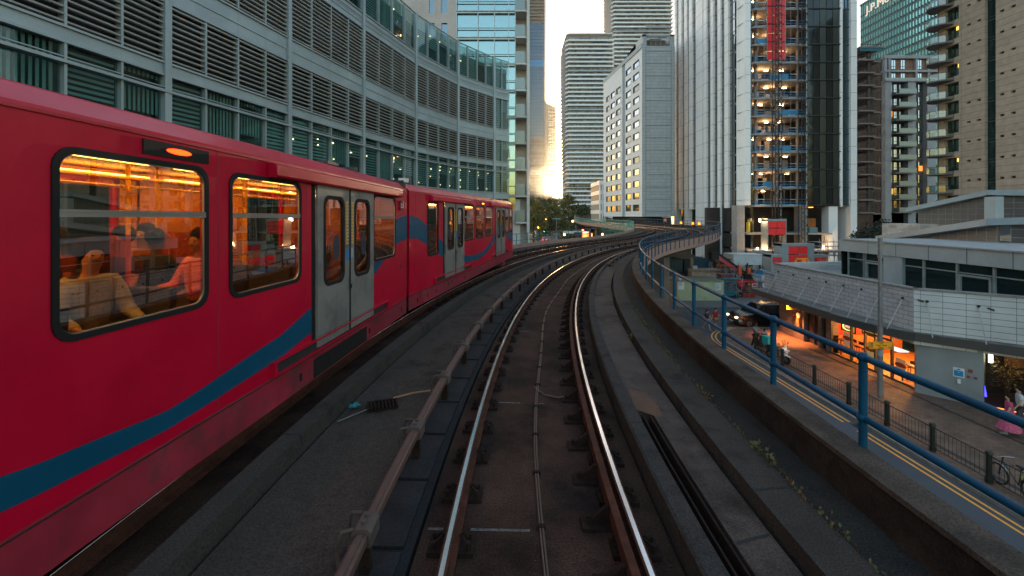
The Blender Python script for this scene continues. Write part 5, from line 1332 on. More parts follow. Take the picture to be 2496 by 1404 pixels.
text('J.P.Morgan', 5.6, (XK-.6, DK(2110)-1, zt-4.6), (0, -1, 0), (0, 0, 1), emit('sign white', (1, .82, .66), .28), t, ext=.15, name='sign_lettering', align='LEFT')

# beige stone apartment tower at right
XL = 73.5; t = thing('apartment_tower', 'beige stone apartment tower with curved glass balconies filling the right side', 'tower', (XL+8, 66, GZ))
def DL(px): return XL*F/(px-1248)
fl = ((XL, 0, 0), 0.0, True)
stone = brick('beige stone cladding', (.42, .325, .255), (.2, .16, .135), 9.0, 1.0, .035, .8, 'v', 0, .2, .12)
D0, D1 = 50, DL(2288); Pn = 3.13; zL = 48
gl0, gl1 = DL(2427), DL(2400); wa, wb = DL(2337), DL(2302)
hs = [(gl0, gl1, 4.5, zL)]+[(wa, wb, 3.0+.75+Pn*k, 3.0+2.9+Pn*k) for k in range(14)]
for dx in (DL(2361), DL(2386), DL(2442), DL(2470)):
    for k in range(14): hs.append((dx-.3, dx+.3, 4.9+Pn*k, 5.25+Pn*k))
m = MB(*fl); m.holes(D0, D1, GZ, zL, hs, -1, 0); m.build('wall', stone, t); m = MB(*fl); m.box(D0, D1, -12, -1, GZ, zL); m.box(D1, D1+.1, -12, 0, GZ, zL); m.build('core', darkint, t)
m = MB(*fl); m.box(gl0, gl1, -.8, -.5, 4.5, zL); g = m.build('glazed_strip', mirror_glass('stair glass', (.35, .55, .50), .06, .07, .3, (.012, .025, .024)), t)
m = MB(*fl); z = 4.5
while z < zL: m.box(gl0, gl1, -.5, -.4, z, z+.08); m.box(gl0, gl1, -.5, -.42, z+.5, z+.54); z += Pn
m.build('glazing_bar', mat('green bar', (.07, .10, .10), .5), g)
many('vent', [(dx-.3, dx+.3, -.4, -.3, 4.9+Pn*k, 5.25+Pn*k) for dx in (DL(2361), DL(2386), DL(2442), DL(2470)) for k in range(14)], black, t, fl)
gwin = mirror_glass('green flat glass', (.40, .62, .52), .06, .13, .3, (.015, .035, .03))
for k in range(14):
    z = 3.0+Pn*k
    m = MB(*fl); m.box(wa, wb, -.7, -.6, z+.75, z+2.9); wn = m.build('window', gwin, t); m = MB(*fl); m.box((wa+wb)/2-.05, (wa+wb)/2+.05, -.6, -.5, z+.75, z+2.9); m.build('glazing_bar', dark_metal, wn)
    pl = [(DL(2325), 0.0), (DL(2325), 1.3), (DL(2318), 2.1), (DL(2305), 2.7), (DL(2295), 2.6), (DL(2290)+.4, 1.9), (DL(2290)+1.2, .6), (DL(2290)+1.2, -.4)]
    m = MB(*fl); m.prism(pl, z+.1, z+.32, 'z'); b_ = m.build('balcony', mat('balcony underside', (.16, .15, .15), .7), t)
    m = MB(*fl)
    for p, q in zip(pl[:-1], pl[1:]): m.quad([(p[0], p[1], z+.34), (q[0], q[1], z+.34), (q[0], q[1], z+1.4), (p[0], p[1], z+1.4)])
    m.build('balcony_screen', glass('balcony glass', (.62, .75, .72), .9, .03, .14), b_)
    m = MB(*fl)
    m.tube([(p[0], p[1], z+1.42) for p in pl], .035, 5)
    for p in pl[:-1]: m.tube([(p[0], p[1], z+.3), (p[0], p[1], z+1.42)], .03, 5)
    m.build('balcony_rail', dark_metal, b_)
for k, dx in ((2, 2332), (9, 2330), (7, 2334)):
    z = 3.0+Pn*k; m = MB(*fl); d = DL(dx); m.box(d-.4, d+.5, -.62, -.585, z+2.2, z+2.8); m.build('lit_lamp', emit('flat lamp', (1, .50, .1), .8), t)

# ================================================================ low building with sloping roofs
t = thing('sloping_roof_building', 'low grey building with two sloping canopy roofs behind the curved shop parade', 'building', (30, 32, GZ))
blg = mat('blue grey cladding', (.30, .35, .375), .6, .1, var=.12, scale=.7, dirt=(.25, .29, .31), dscale=.5, grain=.1)
XM = 24.1; fm = ((XM, 0, 0), 0.0, True); dg = mirror_glass('upper floor glass', (.35, .48, .48), .06, .06, .3, (.010, .018, .018))
RZ = -1.75
m = MB(*fm); m.box(8, 31, -8, -.3, RZ-.4, .15); m.build('core', darkint, t)
m = MB(*fm); m.box(6, 31.2, -8, .12, -.02, .80); m.build('fascia', blg, t)
m = MB(*fm)
for d in (10, 13, 16, 18.3, 20.6, 22.7, 24.8, 26.9, 29): m.box(d, d+.03, .12, .124, -.02, .8)
m.build('joint', dark_metal, t)
m = MB(*fm); m.box(6, 31.3, -8.1, .2, .80, .88); m.build('coping', mat('coping grey', (.26, .28, .29), .6), t)
for a, b in ((26.6, 27.9), (18.9, 19.6), (15.0, 15.4)): m = MB(*fm); m.box(a, b, -.3, .05, RZ, 0); m.build('pier', blg, t)
edges = [29.4, 31]; glz = [(29.6, 31.0), (27.9, 29.5), (25.3, 26.6), (23.4, 25.3), (21.6, 23.4), (19.6, 21.6), (17.3, 18.9), (15.4, 17.3), (12, 15)]
for i, (a, b) in enumerate(glz):
    m = MB(*fm); m.box(a, b, -.2, -.15, RZ, 0); p_ = m.build('window', dg, t)
    m = MB(*fm); m.box(a, b, -.15, -.08, -.55, -.49); m.box(a, a+.05, -.15, -.05, RZ, 0); m.box(b-.05, b, -.15, -.05, RZ, 0)
    if i in (1, 4, 6): m.holes(a+.1, b-.1, RZ, -.6, [(a+.2, b-.2, RZ+.1, -.7)], -.14, -.02)
    m.build('window_frame', mat('window frame grey', (.23, .27, .28), .5, .2), p_)
fq = ((0, 31.2, 0), R(90), False)
m = MB(*fq); m.box(XM-.1, XM+2.2, -.4, .0, -.02, .8); m.build('fascia', blg, t); m = MB(*fq); m.box(XM+.1, XM+2, -.45, -.3, RZ, 0); m.build('window', dg, t)
# lower sloping canopy
def slope(P, Q, back, thick, wall_to, nm):
    """roof slab from P to Q (x,y,z) with a tiled wall under it"""
    P, Q = Vector(P), Vector(Q); d = (Q-P); h = Vector((d.x, d.y, 0)).normalized(); nb = Vector((-h.y, h.x, 0)); nb = nb if nb.x > 0 else -nb
    m = MB(); a, b = P-nb*.5-h*.3, Q-nb*.5
    m.loft([[tuple(v) for v in (a, a+nb*back, a+nb*back+Vector((0, 0, thick)), a+Vector((0, 0, thick)))], [tuple(v) for v in (b, b+nb*back, b+nb*back+Vector((0, 0, thick)), b+Vector((0, 0, thick)))]])
    m.build('canopy_roof', blg, t)
    m = MB(); a, b = P+h*.6, Q
    m.loft([[(a.x, a.y, wall_to), (a.x+nb.x*.2, a.y+nb.y*.2, wall_to), (a.x+nb.x*.2, a.y+nb.y*.2, a.z), (a.x, a.y, a.z)], [(b.x, b.y, wall_to), (b.x+nb.x*.2, b.y+nb.y*.2, wall_to), (b.x+nb.x*.2, b.y+nb.y*.2, b.z), (b.x, b.y, b.z)]])
    w_ = m.build('tiled_wall', mat('tile wall brown', (.105, .088, .082), .5, var=.2, scale=1), t)
    m = MB(); L = (Vector((b.x, b.y, 0))-Vector((a.x, a.y, 0))).length; n = int(L/.62)
    for k in range(n+1):
        u = k/n; p = a.lerp(b, u); m.frame((p.x, p.y, 0), math.atan2(h.x, h.y)); m.box(-.012, .012, -.05, .03, wall_to, p.z) if False else m.tube([(0, 0, wall_to), (0, 0, p.z)], .018, 4)
    m.frame((0, 0, 0), None); z = wall_to+.5
    while z < max(a.z, b.z)-.1:
        u0 = 0 if z < a.z else (z-a.z)/(b.z-a.z); p = a.lerp(b, min(1, u0)); m.tube([(p.x, p.y, z), (b.x, b.y, z)], .018, 4); z += .5
    m.build('grid_bar', mat('pale grid bar', (.23, .25, .26), .5), w_)
slope((X(2156, 36), 36, Z(588, 36)), (X(2430, 27), 27, Z(549, 27)), 6, .42, .2, 'a'); slope((X(2430, 27), 27, Z(549, 27)), (X(2560, 25), 25, Z(545, 25)), 6, .42, .2, 'b')
slope((X(2224, 46), 46, Z(517, 46)), (X(2420, 39), 39, Z(475, 39)), 6, .45, Z(548, 40), 'c'); slope((X(2420, 39), 39, Z(475, 39)), (X(2560, 36), 36, Z(478, 36)), 6, .45, Z(548, 40), 'd')
m = MB(); m.frame((0, 38, 0), R(90)); m.box(X(2408, 38), X(2428, 38), -.3, .6, Z(548, 38), Z(480, 38)); m.build('pier', blg, t)
m = MB(); m.frame((0, 44, 0), R(90)); m.box(X(2232, 44), X(2430, 44), -4, .4, GZ, Z(546, 44)); m.build('upper_wall', brick('pale block wall', (.40, .36, .33), (.3, .27, .25), .6, .3, .01, .8, 'v', .5, .1), t)

# ================================================================ curved retail parade
sh = thing('shop_building', 'low pale blockwork shop parade with a canopy hung on rods above the lit restaurant', 'building', (21.4, 27, GZ))
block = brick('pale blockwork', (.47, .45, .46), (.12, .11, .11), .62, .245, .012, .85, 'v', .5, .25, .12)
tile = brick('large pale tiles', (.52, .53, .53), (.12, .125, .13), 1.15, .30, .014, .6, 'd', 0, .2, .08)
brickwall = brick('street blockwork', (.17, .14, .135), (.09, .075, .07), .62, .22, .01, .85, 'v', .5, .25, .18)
XA = 20.8; A_ = (XA, 34.2); B_ = (XA, 22.3); an = math.atan2(.78, -.62); fN = ((XA, 0, 0), 0.0, True)
ZP = -1.3; ZC = -3.5
m = MB(*fN); m.box(22.3, 34.2, -.35, 0, ZC-.6, ZP); m.build('parapet_wall', block, sh)
m = MB(*fN); m.box(34.2, 35.6, -.35, -.05, ZC-.6, -2.2); m.build('parapet_wall', block, sh)
m = MB(*fN); m.box(22.28, 34.3, -.42, .05, ZP, ZP+.09); m.box(34.3, 35.7, -.42, .0, -2.2, -2.12); m.build('coping', mat('stone coping', (.22, .21, .20), .85, var=.3, scale=2, bump=.3), sh)
fT = ((B_[0], B_[1], 0), an, False)                    # x along the turned wall; right-hand side is outwards
# outward normal must face the camera side
m = MB(*fT); sgn = 1
m.box(0, 10, -.35, 0, ZC-.6, ZP); m.build('parapet_wall', tile, sh)
m = MB(*fT); m.box(0, 10, -.42, .05, ZP, ZP+.09); m.build('coping', MATS['stone coping'], sh)
m = MB(); m.prism([(21.15, 34.2), (45, 36), (45, 8), (29, 15.9), (21.1, 22.3)], -2.0, RZ-.02, 'z'); m.build('roof', mat('flat roof', (.22, .22, .22), .9, var=.25), sh)
m = MB(); m.prism([(20.85, 34.22), (34, 37), (34, 37.3), (20.85, 34.5)], ZC+.06, ZP+.05, 'z'); m.build('end_wall', mat('white render', (.46, .46, .45), .8, var=.1), sh)
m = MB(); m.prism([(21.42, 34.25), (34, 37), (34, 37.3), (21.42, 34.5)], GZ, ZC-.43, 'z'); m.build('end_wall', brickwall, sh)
# canopy
can = mat('canopy felt', (.16, .165, .155), .8, var=.3, scale=1.5, dirt=(.07, .07, .068), dscale=.8)
cang = mat('canopy soffit dark', (.03, .028, .027), .7)
CO = XA-1.25                                            # outer edge of the canopy
cp = [(XA, 35.6), (CO+.35, 35.9), (CO+.1, 26.0), (CO+.35, 23.6), (CO+1.2, 22.2), (24.4, 18.7), (28, 15.7), (29, 17), (XA, 22.3)]
m = MB(); m.prism(cp, ZC, ZC+.05, 'z'); m.build('canopy', can, sh)
m = MB(); m.prism([(p[0]+.02, p[1]) for p in cp], ZC-.42, ZC-.002, 'z'); m.build('canopy_fascia', mat('canopy edge', (.06, .055, .052), .7, var=.2), sh)
for k, d in enumerate((33.6, 31.8, 30.1, 28.5, 27.0, 25.6, 24.3, 22.9)):
    m = MB(); m.tube([(XA-.02, d, ZC+1.65), (CO+.25, d-.15, ZC+.06)], .026, 5); r_ = m.build('tie_rod', mat('tie rod', (.45, .42, .40), .5, .4), sh)
    m = MB(); m.ball((XA-.04, d, ZC+1.67), .075, 8); m.build('rod_boss', dark_metal, r_)
for k, u in enumerate((.5, 2.3, 4.2, 6.2)):
    m = MB(*fT); m.tube([(u, .02, ZC+1.65), (u+.1, 1.0, ZC+.06)], .026, 5); r_ = m.build('tie_rod', MATS['tie rod'], sh)
    m = MB(*fT); m.ball((u, .04, ZC+1.67), .07, 8); m.build('rod_boss', dark_metal, r_)
for u, z in ((.15, -1.75), (2.6, -1.85), (5.0, -2.0)): m = MB(*fT); m.prism([(u, z), (u+.22, z-.08), (u+.22, z-.15), (u, z-.07)], .01, .06, 'y'); m.build('wall_light', black, sh)
# street level
XS = 21.4; fS = ((XS, 0, 0), 0.0, True); ZG0 = GZ+.12; ZG1 = ZC-.45
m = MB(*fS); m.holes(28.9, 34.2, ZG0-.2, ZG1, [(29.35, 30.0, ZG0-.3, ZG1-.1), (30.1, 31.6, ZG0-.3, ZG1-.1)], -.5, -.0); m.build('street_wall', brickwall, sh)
m = MB(*fS); m.box(30.1, 31.6, -.4, -.3, ZG0, ZG1); m.box(29.35, 30.0, -.4, -.3, ZG0, ZG1); m.build('door', mat('dark door', (.05, .04, .038), .4, .2, var=.2), sh)
m = MB(*fS)
for q in (30.1, 30.8, 31.55, 29.35, 29.95): m.box(q, q+.06, -.3, -.2, ZG0, ZG1)
m.box(30.1, 31.6, -.3, -.2, ZG0+2.1, ZG0+2.18); m.tube([(30.7, -.1, ZG0+.8), (30.7, -.1, ZG0+1.6)], .02, 6); m.build('door_frame', mat('door frame', (.12, .105, .10), .5, .3), sh)
m = MB(*fS); m.box(30.2, 30.75, -.22, -.19, ZG0+2.25, ZG0+2.62); m.build('lit_notice', emit('lit notice', (.75, .85, .45), 1.1), sh)
m = MB(*fS); m.box(29.45, 29.85, -.22, -.19, ZG0+2.15, ZG0+2.6); m.build('lit_notice', emit('lit poster', (.8, .8, .7), .7), sh)
m = MB(*fS); m.box(32.4, 32.9, .0, .03, -5.15, -4.78); sg = m.build('direction_sign', mat('maroon sign', (.22, .015, .03), .5), sh)
text('\u2190', .22, (XS-.04, 32.65, -5.0), (0, -1, 0), (0, 0, 1), whitep, sg)
m = MB(*fS); m.box(32.3, 32.38, 0, .6, -4.52, -3.98); m.box(32.28, 32.4, .02, .75, -4.5, -4.0); sg = m.build('projecting_sign', mat('yellow sign', (.75, .48, .02), .5), sh)
m = MB((0, 32.27, 0), R(90), False); m.prism([(XS-.6, -4.2), (XS-.42, -4.1), (XS-.2, -4.16), (XS-.12, -4.3), (XS-.3, -4.36), (XS-.5, -4.32)], .0, .01, 'y'); m.build('sign_emblem', mat('sign navy', (.02, .04, .2), .5), sg)
m = MB((0, 32.255, 0), R(90), False); m.prism([(XS-.3, -4.28), (XS-.12, -4.25), (XS-.14, -4.38), (XS-.26, -4.4)], .0, .01, 'y'); m.build('sign_emblem', mat('sign red', (.6, .03, .02), .5), sg)
m = MB(*fS); m.box(31.85, 32.1, 0, .22, -5.45, -5.05); m.build('post_box', mat('orange box', (.55, .12, .03), .5), sh)
m = MB(*fS); m.wheel((32.0, .1, -4.35), .2, .12); m.build('wall_dish', mat('dish grey', (.2, .2, .2), .6), sh)
m = MB(*fS); m.wheel((32.0, .1, -4.85), .2, .12); m.build('alarm_bell', mat('bell cream', (.5, .46, .4), .6), sh)
m = MB(*fS); m.cyl((32.4, 1.0), .09, ZG1-.02, ZG1+.02, 10); sp_ = m.build('canopy_lamp', emit('canopy lamp', (1, .35, .08), 10), sh)
ld = bpy.data.lights.new('canopy lamp', 'SPOT'); ld.energy = 260; ld.color = (1, .30, .08); ld.spot_size = R(100); ld.spot_blend = .8; ld.shadow_soft_size = .1
lo = bpy.data.objects.new('canopy_lamp_light', ld); C.objects.link(lo); lo.parent = sp_; lo.location = Vector((XS-.9, 32.2, ZG1-.1))-OFF[sp_.name]; lo.rotation_euler = (0, 0, 0)
m = MB(); m.cyl((CO+.7, 34.9), .11, ZG1-.2, ZG1+.02, 10); m.ball((CO+.7, 34.9, ZG1-.2), .11, 8); tag(m.build('security_camera', mat('camera grey', (.3, .3, .32), .4)), 'round grey security camera under the far corner of the canopy', 'camera')
# shop front
sg_ = glass('shop glass', (.95, .95, .93), .55, .01, .04)
Ds = [22.75, 24.3, 25.4, 26.15, 27.2, 28.9]
fmx = mat('shop frame', (.07, .065, .06), .5, .3)
for a, b in zip(Ds[:-1], Ds[1:]):
    m = MB(*fS); m.box(a+.05, b-.05, -.05, -.03, ZG0+.05, ZG1); p_ = m.build('shop_window', sg_, sh)
    m = MB(*fS); m.box(a-.04, a+.05, -.12, .02, ZG0, ZG1); m.box(a, b, -.1, .0, ZG0, ZG0+.08)
    if a in (24.3, 25.4): m.box(a, b, -.1, 0, ZG0+2.1, ZG0+2.2)
    m.build('shop_frame', fmx, p_)
m = MB(*fS); m.box(28.86, 28.95, -.12, .02, ZG0, ZG1); m.build('shop_frame', fmx, sh)
redw = mat('restaurant red wall', (.40, .025, .012), .7, var=.15); orw = mat('restaurant orange', (.34, .12, .03), .7, var=.2, scale=1.5); flr = mat('restaurant floor', (.40, .22, .06), .4, var=.25, scale=1.2)
m = MB(*fS); m.box(22.7, 29.0, -6, -.1, ZG0-.05, ZG0+.01); m.build('restaurant_floor', flr, sh)
m = MB(*fS); m.box(22.6, 29.0, -6.1, -6, ZG0, ZG1+.4); m.box(28.97, 29.1, -6, -.1, ZG0, ZG1+.4); m.box(22.6, 22.7, -6, -.1, ZG0, ZG1+.4); m.build('restaurant_wall', redw, sh)
m = MB(*fS); m.box(22.6, 29.0, -6, -.1, ZG1+.2, ZG1+.3); m.box(26.2, 28.9, -5.99, -5.9, ZG0, ZG0+1.1); m.box(28.9, 28.96, -6, -.1, ZG0, ZG0+1.2); m.box(27.0, 27.6, -5.99, -5.85, ZG0, ZG1); m.build('restaurant_lining', orw, sh)
m = MB(*fS); m.box(24.2, 26.0, -5.5, -4.6, ZG0, ZG0+1.1); m.build('counter', mat('counter wood', (.20, .08, .03), .6, var=.3), sh)
m = MB(*fS)
for d in (23.3, 25.0): m.box(d, d+.7, -5.9, -5.88, ZG0+1.9, ZG0+2.6)
m.build('menu_board', emit('menu glow', (1, .42, .08), .8), sh)
m = MB(*fS); m.box(25.6, 26.6, -2.2, -1.6, ZG0+1.9, ZG0+2.9); m.box(25.6, 26.6, -2.2, -1.6, ZG0+1.1, ZG0+1.15); m.build('drinks_fridge', emit('fridge glow', (.75, .9, 1), .5), sh)
for i, (d, y, z) in enumerate(((27.1, 1.4, 2.35), (28.3, 2.6, 2.4), (23.9, 1.2, 2.3), (25.0, 2.5, 2.4), (24.8, 4, 2.4))):
    m = MB(*fS); m.tube([(d, -y, ZG0+z+.1), (d, -y, ZG1+.2)], .01, 4); l_ = m.build('pendant_cord', black, sh)
    m = MB(*fS); m.cyl((d, -y), .12, ZG0+z-.12, ZG0+z+.06, 10, r1=.05); m.build('pendant_lamp', emit('pendant', (1, .62, .15), 9), l_)
    ld = bpy.data.lights.new('pendant', 'POINT'); ld.energy = 40; ld.color = (1, .42, .10); ld.shadow_soft_size = .12
    lo = bpy.data.objects.new('pendant_lamp_light', ld); C.objects.link(lo); lo.parent = l_; lo.location = Vector((XS+y, d, ZG0+z-.2))-OFF[l_.name]
# OPEN sign, pictures and window posters
m = MB(*fS); m.box(27.2, 28.3, -.3, -.28, ZG1-.95, ZG1-.12); pf = m.build('picture', emit('lit picture', (1, .42, .04), .22), sh); m = MB(*fS); m.holes(27.15, 28.35, ZG1-1.0, ZG1-.07, [(27.22, 28.28, ZG1-.93, ZG1-.14)], -.3, -.24); m.build('picture_frame', black, pf)
m = MB(*fS); m.box(26.2, 27.0, -.6, -.58, ZG1-.85, ZG1-.1); pf2 = m.build('picture', MATS['lit picture'], sh); m = MB(*fS); m.holes(26.15, 27.05, ZG1-.9, ZG1-.05, [(26.22, 26.98, ZG1-.83, ZG1-.12)], -.6, -.54); m.build('picture_frame', black, pf2)
oc = (27.75, -4.62)
m = MB(*fS); ring(m, [(oc[0]+.40*math.cos(t*.314), oc[1]+.23*math.sin(t*.314)) for t in range(20)], [(oc[0]+.35*math.cos(t*.314), oc[1]+.185*math.sin(t*.314)) for t in range(20)], -.22, -.18); ns = m.build('neon_sign', emit('neon green', (.55, 1, .2), .7), sh)
m = MB(*fS); m.prism([(oc[0]+.34*math.cos(t*.314), oc[1]+.18*math.sin(t*.314)) for t in range(20)], -.24, -.22, 'y'); m.build('neon_back', mat('neon back', (.25, .01, .01), .5), ns)
text('OPEN', .24, (XS+.19, oc[0], oc[1]), (0, -1, 0), (0, 0, 1), emit('neon letters', (1, .6, .4), .55), ns)
def poster(d, z, w_, h, c, lab=None):
    m = MB(*fS); m.box(d-w_/2, d+w_/2, -.028, -.02, z-h/2, z+h/2); p_ = m.build('window_poster', emit('poster %.1f %.1f' % (c[0], c[1]), c, .16), sh)
    m = MB(*fS); e = [(d+.62*w_*math.cos(t*.5236), z+.05+h*.17*math.sin(t*.5236)) for t in range(12)]; m.prism(e, -.018, -.012, 'y'); m.build('poster_oval', mat('poster red', (.55, .06, .02), .5), p_)
poster(27.55, -5.35, .55, .85, (.5, .25, .12)); poster(25.75, -5.5, .5, .8, (.5, .32, .12)); poster(23.75, -5.75, .6, .8, (.45, .22, .12))
m = MB(*fS); m.box(22.75, 23.9, -.3, -.25, ZG1-.9, ZG1+.05); m.build('green_blind', mat('dark green blind', (.01, .07, .05), .8), sh)
m = MB(*fS); m.box(25.55, 25.95, -.3, -.27, ZG0+2.25, ZG0+2.45); ex = m.build('exit_sign', emit('exit green', (.05, .6, .25), 1.5), sh)
text('\u2193', .15, (XS+.24, 25.75, ZG0+2.35), (0, -1, 0), (0, 0, 1), whitep, ex)
m = MB(*fS); m.wheel((25.2, -1.5, ZG1-.25), .45, .1, 20); m.build('lit_disc', emit('white disc', (1, .9, .7), .3), sh)
# bar shelf, tables and stools
for a, b in ((22.9, 24.2), (26.3, 28.7)):
    m = MB(*fS); m.box(a, b, -.55, -.2, ZG0+1.02, ZG0+1.08)
    for q in (a+.2, b-.2): m.box(q, q+.06, -.4, -.35, ZG0, ZG0+1.02)
    tag(m.build('bar_shelf', mat('shelf wood', (.09, .035, .015), .5, var=.3)), ('long window bar shelf in the left restaurant window' if a > 25 else 'window bar shelf in the right restaurant window'), 'shelf')
def stool():
    t = thing('bar_stool', 'dark bar stool', 'stool', (0, 0, 0), 'dark stools along the restaurant windows'); m = MB(); m.box(-.19, .19, -.19, .19, .72, .77); m.build('seat', mat('stool wood', (.05, .02, .01), .5), t)
    for sx in (-1, 1):
        for sy in (-1, 1): m = MB(); m.tube([(sx*.16, sy*.16, .72), (sx*.2, sy*.2, 0)], .018, 5); m.build('leg', dark_metal, t)
    m = MB(); m.box(-.19, .19, .16, .19, .85, 1.05); m.tube([(-.17, .175, .72), (-.17, .175, 1.05)], .016, 5); m.tube([(.17, .175, .72), (.17, .175, 1.05)], .016, 5); m.build('backrest', dark_metal, t); return t
st = stool(); spots = [(28.4, 1.0), (27.8, 1.0), (27.2, 1.0), (26.6, 1.05), (24.0, .95), (23.5, .95), (23.0, .95), (24.6, 2.2), (25.6, 2.9)]
names = ['farthest', 'second farthest', 'third farthest', 'fourth farthest', 'farthest', 'middle', 'nearest', 'lone inner', 'lone far inner']
for i, (d, y) in enumerate(spots):
    lab = ('%s dark bar stool at the left window shelf' % names[i]) if i < 4 else ('%s dark bar stool at the right window shelf' % names[i]) if i < 7 else ('%s dark bar stool near the counter' % names[i])
    if i == 0: st.location = (XS+y, d, ZG0+.02); st.rotation_euler = (0, 0, R(-90)); st['label'] = lab
    else: dup(st, (XS+y, d, ZG0+.02), R(-90+i*7), lab)
# grey pier and pub
m = MB(); m.prism([(21.25, 22.75), (21.1, 22.5), (22.7, 20.75), (23.4, 21.3), (22.3, 22.75)], GZ, ZG1+.03, 'z'); m.build('street_pier', mat('grey render pier', (.23, .25, .26), .7, var=.12, scale=.9), sh)
a2 = math.atan2(1.6, -1.75); fp = ((21.1, 22.5, 0), a2, False)
m = MB(*fp); m.box(1.35, 1.75, .01, .03, -5.45, -5.0); sg = m.build('notice', mat('white notice', (.6, .62, .62), .5), sh)
m = MB(*fp); m.box(1.39, 1.71, .031, .036, -5.41, -5.13); m.prism([(1.55+.07*math.cos(t*.785), -5.07+.035*math.sin(t*.785)) for t in range(8)], .031, .036, 'y'); m.build('notice_panel', mat('notice blue', (.01, .2, .42), .5), sg)
p_ = Vector(MB(*fp).pt(1.55, .04, -5.2)); q_ = MB(*fp); 
text('\u2193', .12, p_, tuple(q_.a), (0, 0, 1), whitep, sg)
for u, z, s_ in ((1.95, -5.05, .16), (2.12, -5.35, .12), (1.88, -5.35, .12)): m = MB(*fp); m.box(u-s_/2, u+s_/2, .01, .03, z-s_/2, z+s_/2); m.build('small_notice', mat('maroon notice', (.25, .04, .05), .5), sh)
m = MB(*fp); m.box(1.5, 1.62, .01, .1, -5.75, -5.55); m.build('socket_box', mat('white plastic', (.6, .6, .6), .5), sh)
m = MB(); m.box(21.5, 30, 22.38, 22.5, GZ, ZG1+.4); m.build('partition', mat('dark partition', (.03, .022, .018), .8), sh)
fP = ((22.6, 20.9, 0), a2, False)
m = MB(*fP); m.box(0, 7, -.35, -.33, ZG0, ZG1); pb = m.build('pub_window', glass('pub glass', (.7, .75, .75), .6, .02, .05), sh)
m = MB(*fP); m.box(0, 7, -5, -4.9, ZG0, ZG1+.2); m.box(0, 7, -5, -.35, ZG0, ZG0+.02); m.box(-.05, .02, -5, -.35, ZG0, ZG1); m.box(6.9, 7, -5, -.35, ZG0, ZG1); m.build('pub_lining', mat('pub interior', (.055, .03, .02), .7, var=.4, scale=1), sh)
m = MB(*fP); m.box(.9, 1.6, -3, -2.9, ZG1-1.2, ZG1-.1); m.build('pub_panel', mat('pub bronze', (.25, .11, .04), .4), sh)
m = MB(*fP); m.box(.35, .50, -1, -.95, ZG1-.75, ZG1-.15); m.build('pub_lamp', emit('pub tube', (1, .85, .55), 4), sh)
m = MB(*fP); m.prism([(.0, ZG0+.35), (.3, ZG0+.35), (.22, ZG0+.95), (.08, ZG0+.95)], -.8, -.6, 'y'); m.build('blue_uplight', emit('blue uplight', (.06, .05, 1), 2.6), sh)
m = MB(*fP)
for k in range(24): m.box(1.9+k*.14, 1.93+k*.14, -1.5, -1.47, -4.9-k*.01, -4.87-k*.01)
m.build('blue_led', emit('blue led', (.05, .35, 1), 2.5), sh, kind='stuff')
m = MB(*fP)
for k in range(10): m.box(3.2+(k % 5)*.22, 3.26+(k % 5)*.22, -4.6, -4.5, -4.9+(k//5)*.4, -4.7+(k//5)*.4)
m.build('bottle_row', emit('bottle glow', (1, .6, .25), 1.2), sh, kind='stuff')
m = MB(*fP); m.box(.3, 3, -.33, -.30, ZG0, ZG0+.03); m.build('glow_strip', emit('orange strip', (1, .18, .03), 1.5), sh)
ld = bpy.data.lights.new('pub', 'POINT'); ld.energy = 4; ld.color = (1, .5, .2); lo = bpy.data.objects.new('pub_lamp_light', ld); C.objects.link(lo); lo.parent = pb; lo.location = Vector(MB(*fP).pt(1.4, -1.4, ZG1-.4))-OFF[pb.name]
# plant and basket inside the pub window
c_ = Vector(MB(*fP).pt(.95, -.75, ZG0)); t = thing('potted_bamboo', 'leafy bamboo plant lit amber inside the pub window', 'plant', tuple(c_)); m = MB(); rc = random.Random(2); m.frame(tuple(c_), None)
for k in range(7): m.tube([(rc.uniform(-.1, .1), rc.uniform(-.1, .1), 0), (rc.uniform(-.3, .3), rc.uniform(-.3, .3), 1.9)], .014, 4)
m.build('stem', mat('bamboo stem', (.2, .13, .05), .7), t)
m = MB(); m.frame(tuple(c_), None)
for k in range(260):
    a = rc.random()*6.28; r_ = rc.random()**.5*.5; z = rc.uniform(1.0, 2.2); p = Vector((r_*math.cos(a), r_*math.sin(a), z)); d = Vector((math.cos(a), math.sin(a), rc.uniform(-.6, .7))).normalized()*.2; e = d.cross(Vector((0, 0, 1))).normalized()*.022
    m.quad([tuple(p), tuple(p+d*.5+e), tuple(p+d), tuple(p+d*.5-e)])
m.build('leaves', mat('bamboo leaf', (.30, .20, .03), .6, var=.4, scale=10), t)
c_ = Vector(MB(*fP).pt(2.3, -.75, ZG0)); m = MB(); m.frame(tuple(c_), R(120)); m.box(-.35, .35, -.25, .25, 0, .5)
for k in range(7): m.box(-.37, .37, -.27, .27, .03+k*.07, .05+k*.07)
tag(m.build('wicker_basket', mat('wicker', (.30, .17, .07), .8, var=.4, scale=20)), 'wicker basket on the floor behind the pub glass', 'basket')
